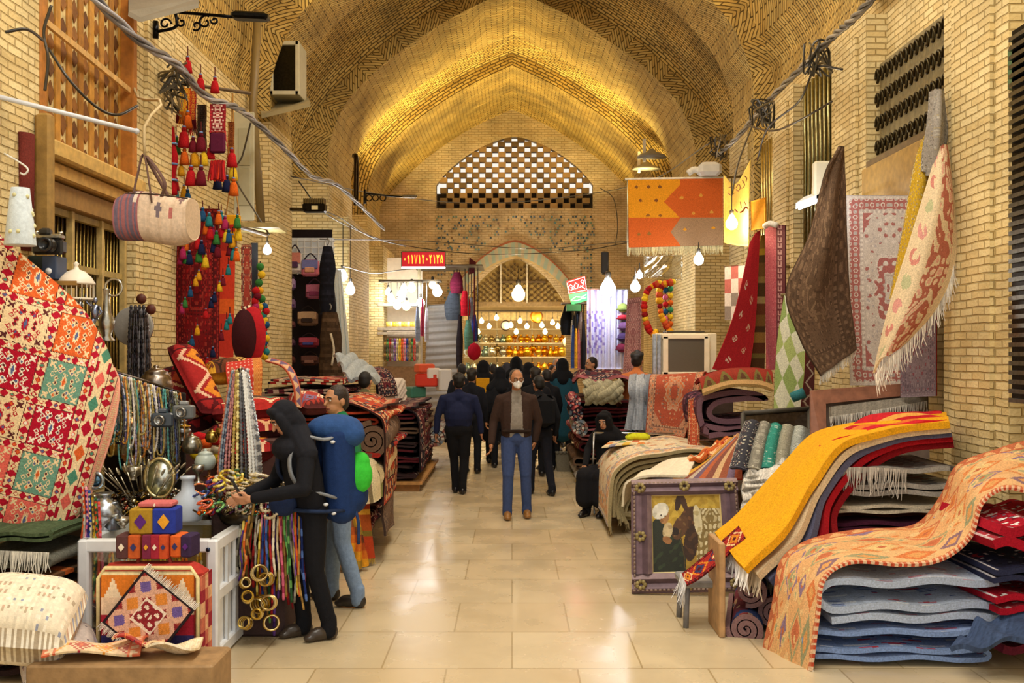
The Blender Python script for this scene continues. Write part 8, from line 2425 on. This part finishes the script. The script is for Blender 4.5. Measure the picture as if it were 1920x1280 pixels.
def person(label, X, Y, h=1.7, yaw=0.0, voxel=.013, jacket='20222C', trousers='16181E', shoes='1A1614', skin='B9835E', hair='short', hair_col='1A1412', lean=0.0, head_turn=0.0, nod=0.0,
           feet=((-.1, .0), (.1, .0)), arms=None, coat=None, build=1.0, scarf=None, beard=None, split=None, sit=False, Z=0.0, lift=(0, 0), group=None):
    s = h/1.7
    Rz = rotz(yaw)
    O = np.array((X, Y, Z))
    def T(p):
        return O+Rz @ (np.asarray(p, float)*s)
    hipz = .52 if sit else .9
    def tor(p):
        x, y, z = p
        dz = z-.9
        return np.array((x, y-dz*math.sin(lean), hipz+dz*math.cos(lean)))
    sh = [tor((-.17*build, .01, 1.345)), tor((.17*build, .01, 1.345))]
    arms = arms or (((-.235*build, .03, 1.1), (-.23*build, -.05, .85)), ((.235*build, .03, 1.1), (.23*build, -.05, .85)))
    head = tor((0, -.035, 1.585))
    Rh = rotz(head_turn) @ rotx(nod+lean*.5)
    def H(p):
        return T(head+Rh @ np.asarray(p, float))
    RR = Rz @ Rh
    legs = []
    for i, (fx, fy) in enumerate(feet):
        hip = np.array(((-.09, .09)[i], 0, hipz-.02))
        ank = np.array((fx, fy, .085+lift[i]))
        if sit:
            knee = np.array((fx, -.42, .5))
        else:
            knee = (hip+ank)/2+np.array((0, -.035-.1*abs(fy), .02))
        legs.append((hip, knee, ank))
    # ---- the body: one skin
    B = [('e', H((0, .005, .015)), np.array((.074, .092, .1))*s, RR), ('e', H((0, -.025, -.055)), np.array((.055, .062, .062))*s, RR), ('c', H((0, -.088, .0)), H((0, -.105, -.028)), .011*s, .014*s, 1, 7),
         ('e', H((.076, .01, -.01)), np.array((.012, .022, .032))*s, RR), ('e', H((-.076, .01, -.01)), np.array((.012, .022, .032))*s, RR), ('e', H((0, -.08, -.058)), np.array((.022, .012, .012))*s, RR), ('e', H((0, -.075, .022)), np.array((.05, .02, .014))*s, RR),
         ('c', T(tor((0, .0, 1.4))), H((0, .01, -.05)), .055*s, .05*s), ('c', T(tor((0, .01, 1.0))), T(tor((0, .01, 1.25))), .08*s, .085*s), ('c', T(sh[0]*.9+sh[1]*.1), T(sh[1]*.9+sh[0]*.1), .04*s, .04*s), ('e', T((0, 0, hipz)), np.array((.13, .1, .1))*s, Rz)]
    for i in (0, 1):
        el, hd = arms[i]
        B += [('c', T(sh[i]), T(el), .042*s, .035*s), ('c', T(el), T(hd), .035*s, .026*s)]
        f = np.asarray(hd, float)-np.asarray(el, float)
        B += hand_shapes(T(np.asarray(hd)), Rz @ f, Rz @ np.array((.2 if i == 0 else -.2, -1, .2)), .5, s)
        a, b, c = legs[i]
        B += [('c', T(a), T(b), .075*s, .052*s), ('c', T(b), T(c), .05*s, .034*s), ('c', T(c), T(c+(0, -.09, -.05)), .03*s, .022*s)]
    V, Fc = blob(B, voxel*.62, 3)
    m = MB().add(V, Fc, skin, True)
    cen = np.array([V[list(f)].mean(0) for f in Fc])
    lc = (cen-H((0, 0, 0))) @ RR/s
    lip = (np.abs(lc[:, 0]) < .022) & (np.abs(lc[:, 2]+.06) < .008) & (lc[:, 1] < -.06)
    m.c[0][lip] = lin('8A4A3E')
    o = m.build('person', M['skin'], None, O)
    tag(o, label, 'person', group)
    # ---- eyes, brows
    for sx in (-1, 1):
        mb = MB().ball(H((.03*sx, -.079, .004)), np.array((.0135, .01, .009))*s, 'E8E0D8', 9, RR)
        mb.ball(H((.03*sx, -.087, .004)), np.array((.006, .004, .006))*s, '1C120E', 7, RR)
        mb.build('eye', M['bead'], o)
        MB().tube([H((.012*sx, -.09, .024)), H((.03*sx, -.092, .03)), H((.05*sx, -.08, .024))], .005*s, hair_col, 5).build('eyebrow', M['hair'], o)
    # ---- hair or headscarf
    if hair:
        Hs = [('e', H((0, .02, .032)), np.array((.083, .094, .094))*s, RR), ('e', H((0, .05, -.01)), np.array((.078, .062, .08))*s, RR)]
        if hair == 'bald':
            Hs = [('e', H((0, .03, .04)), np.array((.081, .085, .082))*s, RR), ('e', H((0, .055, -.01)), np.array((.083, .058, .06))*s, RR), ('e', H((.07, .02, -.0)), np.array((.014, .04, .03))*s, RR), ('e', H((-.07, .02, -.0)), np.array((.014, .04, .03))*s, RR), ('e', H((0, .05, .06)), np.array((.06, .04, .045))*s, RR)]
        if hair == 'curly':
            Hs += [('e', H((.055*math.cos(a), .025+.06*math.sin(a), .075-.02*math.sin(a))), .042*s) for a in np.linspace(0, 6, 9)]+[('e', H((0, .02, .1)), .05*s), ('e', H((0, .07, .02)), .06*s)]
        V, Fc = blob(Hs, voxel*.7, 2)
        MB().add(V, Fc, hair_col, True).build('hair', M['hair'], o)
    if beard:
        V, Fc = blob([('e', H((0, -.035, -.085)), np.array((.052, .055, .042))*s, RR)], voxel*.6, 2)
        MB().add(V, Fc, beard, True).build('beard', M['hair'], o)
    if scarf:
        Hs = [('e', H((0, .018, .03)), np.array((.094, .102, .102))*s, RR), ('e', H((0, .045, -.05)), np.array((.095, .08, .12))*s, RR), ('c', H((0, .03, -.1)), T(tor((0, .02, 1.36))), .085*s, .14*s),
              ('e', H((0, .015, -.01)), np.array((.1, .082, .09))*s, RR), ('c', H((.055, -.03, -.09)), H((-.055, -.03, -.09)), .045*s, .045*s), ('c', H((0, .03, -.09)), T(sh[0]), .085*s, .082*s), ('c', H((0, .03, -.09)), T(sh[1]), .085*s, .082*s), ('e', T(tor((0, -.03, 1.37))), np.array((.17, .14, .1))*s, Rz), ('c', H((.075, -.04, .03)), H((.07, -.03, -.1)), .038*s, .045*s), ('c', H((-.075, -.04, .03)), H((-.07, -.03, -.1)), .038*s, .045*s), ('c', H((.05, -.05, .085)), H((-.05, -.05, .085)), .03*s, .03*s)]
        V, Fc = blob(Hs, voxel*.8, 3)
        MB().add(V, Fc, scarf, True).build('headscarf', M['cloth'], o)
    # ---- trousers
    Tr = [('e', T((0, .01, hipz+.02)), np.array((.165*build, .125, .13))*s, Rz)]
    for a, b, c in legs:
        Tr += [('c', T(a), T(b), .098*s*build**.5, .072*s), ('c', T(b), T(c+(0, .01, .03)), .07*s, .058*s), ('c', T(c+(0, .01, .05)), T(c+(0, .008, -.025)), .06*s, .06*s)]
    V, Fc = blob(Tr, voxel, 4)
    MB().add(V, Fc, trousers, True).build('trousers', M['cloth'], o)
    # ---- jacket or coat
    k = build
    J = [('c', T(tor((-.06*k, .0, .98))), T(tor((-.08*k, .01, 1.3))), .118*s, .11*s), ('c', T(tor((.06*k, .0, .98))), T(tor((.08*k, .01, 1.3))), .118*s, .11*s), ('c', T(sh[0]), T(tor((0, .01, 1.385))), .064*s, .085*s), ('c', T(sh[1]), T(tor((0, .01, 1.385))), .064*s, .085*s), ('e', T(tor((0, .005, 1.12))), np.array((.165*k, .13*k, .22))*s, Rz), ('c', T(tor((0, .01, 1.38))), T(tor((0, .0, 1.445))), .085*s, .066*s)]
    if coat:
        J += [('c', T(tor((0, 0, 1.0))), T((0, 0, coat+.1)), .15*s*k, .19*s*k), ('c', T((-.08, 0, .9)), T((-.09, 0, coat+.1)), .12*s, .13*s), ('c', T((.08, 0, .9)), T((.09, 0, coat+.1)), .12*s, .13*s)]
    for i in (0, 1):
        el, hd = [np.asarray(q, float) for q in arms[i]]
        J += [('c', T(sh[i]), T(el), .07*s, .054*s), ('c', T(el), T(hd+(el-hd)*.06), .054*s, .044*s)]
    V, Fc = blob(J, voxel, 4)
    if split:
        cen = (np.array([V[list(f)].mean(0) for f in Fc])-O) @ Rz/s
        fr = np.array([split(c) for c in cen])
        MB().add(V, [f for f, q in zip(Fc, fr) if q], split.col, True).build('sweater', M['cloth'], o)
        Fc = [f for f, q in zip(Fc, fr) if not q]
    MB().add(V, Fc, jacket, True).build('coat' if coat else 'jacket', M['cloth'], o)
    # ---- shoes
    for i in (0, 1):
        c = legs[i][2]
        tl = -.3 if lift[i] else 0
        S_ = [('e', T(c+(0, .02, -.035)), np.array((.046, .06, .06))*s, Rz), ('e', T(c+(0, -.06, -.035+tl*.1)), np.array((.047, .09, .048))*s, Rz), ('e', T(c+(0, -.13, -.055+tl*.2)), np.array((.042, .05, .028))*s, Rz)]
        V, Fc = blob(S_, voxel*.8, 3)
        V[:, 2] = np.maximum(V[:, 2], Z+.004+lift[i]*.6)
        MB().add(V, Fc, shoes, True).build('shoe', M['plastic'], o)
    o['_h'] = 0
    del o['_h']
    return o, T, H, RR

# masked man walking up the middle
def _front(c):
    return abs(c[0]) < .06+.05*(1.3-c[2]) and c[1] < -.02 and c[2] < 1.5
_front.col = '8A847C'
X_ = (968-CX)*11.9/F
o, T, H, RR = person('man in a brown jacket, white face mask and blue jeans walking up the aisle', X_, 11.75, 1.74, .05, .011, '3A2A24', '3A4A74', '8A6030', 'B07A54', 'bald', '4A4038', 0, .18, .1, ((-.11, -.13), (.12, -.02)),
                     (((-.26, .03, 1.1), (-.29, -.08, .85)), ((.26, .06, 1.1), (.22, .08, .87))), None, 1.08, split=_front)
V, Fc = blob([('e', H((0, -.062, -.05)), np.array((.056, .05, .048)), RR), ('c', H((0, -.1, -.02)), H((0, -.095, -.075)), .02, .022)], .008, 3)
mk = MB().add(V, Fc, 'E8E8E4', True).build('face_mask', M['cloth'], o)
mb = MB()
for sx in (-1, 1):
    mb.tube([H((.05*sx, -.07, -.04)), H((.074*sx, -.02, -.02)), H((.08*sx, .01, -.0))], .003, 'E0E0DC', 4)
mb.build('ear_loop', M['cloth'], mk)
for sx in (-1, 1):
    MB().ring(H((.031*sx, -.1, .004)), .022, .0025, '2A2420', RR @ rotx(math.pi/2), 14).build('spectacle_rim', M['plastic'], o)
MB().box(T((0, -.0, .995)), (.33, .27, .035), '2A1E18', rotz(.05), bev=.012).build('belt', M['cloth'], o)
# stout walker in navy, seen from behind
person('stout person in a navy top and black trousers walking away', (860-CX)*13.7/F, 13.7, 1.64, math.pi, .013, '1C2240', '141418', '16141A', 'A87050', 'curly', '14100E', 0, .1, 0, ((-.06, .06), (.05, -.1)), (((-.3, .0, 1.1), (-.32, -.02, .87)), ((.3, .0, 1.1), (.32, -.02, .87))), None, 1.3)
# person in black with a rucksack right behind the masked man
o, T, H, RR = person('person all in black with a black rucksack stepping out behind the masked man', (1012-CX)*13.6/F, 13.6, 1.62, math.pi+.3, .013, '16171C', '1A1C26', '121014', 'A87050', 'short', '12100E', .05, .2, 0, ((-.12, .18), (.1, -.12)), None, None, 1.1)
MB().box(T((0, .2, 1.2)), (.3, .18, .44), '121318', rotz(.3), bev=.07).build('rucksack', M['cloth'], o)

# tourist in the headscarf bending over the bead stall
o, T, H, RR = person('tourist in a black headscarf and black clothes bending over the bead stall', -1.37, 6.74, 1.62, math.radians(-58), .010, '17181E', '15161C', '3A3028', 'C48E6C', None, '1A1412', .22, -.1, .45, ((-.09, -.02), (.09, .1)),
                     (((-.27, -.16, 1.1), (-.12, -.42, 1.04)), ((.27, -.14, 1.1), (.1, -.44, 1.04))), None, 1.02, scarf='1C1D24')
tag(MB().box(T((-.0, -.52, 1.1)), (.08, .012, .15), '20242A', rotz(math.radians(-62)) @ rotx(.5), bev=.004).build('phone', M['plastic']), 'dark phone held up by the tourist in the headscarf', 'phone')
V, Fc = blob([('e', T((.02, -.2, .98)), (.1, .09, .09))], .012, 3)
MB().add(V, Fc, '1E2C50', True).build('waist_pouch', M['cloth'], o)
# her blue rucksack
R_ = rotz(math.radians(-62)) @ rotx(.1)
bk = thing('backpack', 'big navy hiking backpack with a bright green pouch, on the tourist\'s back', 'backpack', T((.0, .3, .86)))
c = T((0, .19, 1.2))
V, Fc = blob([('c', c+R_ @ np.array((x, .0, -.26)), c+R_ @ np.array((x, .02, .2)), .12, .12) for x in (-.07, .07)]+[('e', c+R_ @ np.array((0, .05, -.2)), (.17, .17, .15))], .014, 4)
MB().add(V, Fc, '1C3464', True).build('main_bag', M['cloth'], bk)
V, Fc = blob([('e', c+R_ @ np.array((0, .03, .27)), (.2, .17, .1)), ('e', c+R_ @ np.array((.08, .09, .22)), (.12, .12, .09))], .014, 3)
MB().add(ripple(V[None], .02, 3, 3, 2)[0] if False else V, Fc, '2A4A7E', True).build('lid', M['cloth'], bk)
V, Fc = blob([('e', c+R_ @ np.array((.1, .13, -.06)), (.1, .075, .13)), ('e', c+R_ @ np.array((.1, .15, .03)), (.07, .06, .07))], .012, 2)
MB().add(V, Fc, '3ABE3A', True).build('green_pouch', M['cloth'], bk)
for sx in (-.13, .13):
    MB().tube(catmull([c+R_ @ np.array((sx, .0, .24)), T((sx*1.05, .06, 1.42)), T((sx*1.0, -.1, 1.44)), T((sx*.95, -.19, 1.3)), T((sx*1.1, -.14, 1.12)), c+R_ @ np.array((sx*1.1, -.06, -.18))], 24), .03, '8A8E94' if sx > 0 else '26304A', 6, flat=.4).build('shoulder_strap', M['cloth'], bk)
MB().tube(catmull([c+R_ @ np.array(q) for q in ((.16, -.02, -.27), (.2, -.2, -.24), (.1, -.33, -.22), (-.1, -.33, -.22), (-.2, -.2, -.24), (-.16, -.02, -.27))], 20), .026, '22304E', 6, flat=.5).build('hip_belt', M['cloth'], bk)
for q in ((.21, -.15, -.2), (.2, -.1, -.27), (.17, -.05, .2)):
    MB().box(c+R_ @ np.array(q), (.03, .03, .02), 'C8CCD0', R_, bev=.006).build('buckle', M['plastic'], bk)
MB().tube(catmull([c+R_ @ np.array(q) for q in ((.12, .06, -.24), (.15, .08, -.36), (.14, .07, -.52))], 8), .012, '2A3E6A', 5).build('dangling_strap', M['cloth'], bk)
# man in green behind her
o, T, H, RR = person('man in a green sleeved jacket and pale jeans behind the backpack', -1.3, 7.68, 1.68, math.radians(-100), .011, '1E6E44', '7C93B4', '2E2824', 'B9835E', 'short', '2A1E18', .04, 1.0, 0, ((-.1, -.14), (.1, .14)), (((-.24, .02, 1.12), (-.2, -.2, .95)), ((.27, .02, 1.12), (.27, -.06, .82))), None, 1.08)
MB().tube(catmull([T((.19, .02, 1.43)), T((.25, .0, 1.36)), T((.28, .02, 1.26)), T((.27, .03, 1.2))], 10), .052, 'A8D82A', 8).build('lime_shoulder_patch', M['cloth'], o)

# seated person in black beside the cream pile
o, T, H, RR = person('person in black seated low beside the cream rug pile, bare hand on the knee', 1.2, 12.05, 1.6, math.radians(-35), .013, '141418', '16161A', '141214', 'B08060', None, '14100E', .2, .1, .2, ((-.12, -.42), (.1, -.36)), (((-.27, -.12, .82), (-.16, -.38, .62)), ((.27, -.12, .82), (.14, -.3, .68))), .2 and None, 1.15, scarf='121216', sit=True)
V, Fc = blob([('c', T((-.1, -.1, .5)), T((-.12, -.44, .5)), .14, .12), ('c', T((.1, -.1, .5)), T((.1, -.4, .5)), .14, .12), ('c', T((-.12, -.44, .46)), T((-.12, -.44, .24)), .12, .13), ('c', T((.1, -.4, .46)), T((.1, -.42, .24)), .12, .13)], .016, 4)
MB().add(V, Fc, '17171C', True).build('long_skirt', M['cloth'], o)

# the crowd further down
def crowd(label, x, ytop, d, yaw, **k):
    h = CH-(ytop-HY)*d/F
    return person(label, (x-CX)*d/F, d, max(1.5, min(1.86, h)), yaw, .02, **k)
PI = math.pi
o, T, H, RR = crowd('person in black with a mustard yellow scarf hanging down the back', 906, 676, 17.5, PI, jacket='15161C', scarf='121318', hair=None, coat=.45)
MB().poly([T(q) for q in ((-.11, .215, 1.42), (.11, .215, 1.42), (.1, .225, 1.0), (.0, .22, .86), (-.1, .225, 1.0))], .02, 'D89A1A', normal=RZ if False else (0, -1, 0)).build('yellow_scarf', M['cloth'], o)
crowd('person with dark hair and a fur collar walking past the navy walker', 884, 692, 16, PI-.2, jacket='14161E', hair='curly')
crowd('young man with cropped hair in a dark jacket by the grey shutter', 866, 682, 18.5, PI, jacket='1C1E26')
crowd('person in a dark parka and hood beside the yellow scarf', 938, 688, 16.8, PI+.2, jacket='1A1C22', scarf='16181E', hair=None)
crowd('person with bun hair in black, directly beyond the masked man', 968, 668, 19, PI, jacket='17181E', scarf='101116', hair=None, coat=.4)
crowd('woman in a black headscarf beyond the masked man\'s shoulder', 990, 680, 18, PI-.3, jacket='15161B', scarf='15161C', hair=None, coat=.3)
crowd('person in black with loose dark hair beside the black rucksack', 1004, 690, 15.6, PI, jacket='14151A', hair='curly', coat=.55)
crowd('person in a black coat with a pink hand, turned to the lamp shop', 1026, 692, 16.4, PI+.5, jacket='16171C', hair='short', coat=.5)
crowd('tall person in a long teal coat with a black hood', 1055, 672, 18.4, PI, jacket='1E4A5E', scarf='14161C', hair=None, coat=.35, shoes='A89A2A')
crowd('grey haired man facing this way beside the teal coat', 1044, 672, 20.5, .2, jacket='2A2C34', hair='bald', hair_col='8A8680')
crowd('man with fair skin looking down by the teal coat', 1036, 684, 19.5, .6, jacket='20222A', hair='short')
crowd('short person in dark clothes at the back of the crowd', 925, 682, 21, PI, jacket='24262E')
crowd('woman in a grey headscarf deep in the crowd', 950, 680, 21.5, PI, jacket='2A2A30', scarf='3A3A42', hair=None)
crowd('shopper in black at the lamp shop counter', 980, 684, 22, PI+.1, jacket='1A1A20')
crowd('bearded man in profile before the lilac curtain', 1112, 664, 17.8, -1.2, jacket='2A2A26', beard='1C1612')
person('stall keeper with dark tousled hair bending behind the far rug pile', (1196-CX)*14.6/F, 14.9, 1.9, PI-.4, .018, jacket='B86A3A', hair='curly', lean=.1, Z=.05)
person('trader with black hair in an olive shirt behind the tall rug stack', (690-CX)*12.6/F, 12.3, 1.7, PI-.3, .015, jacket='6A6446', hair='short', hair_col='0E0C0C', Z=0)
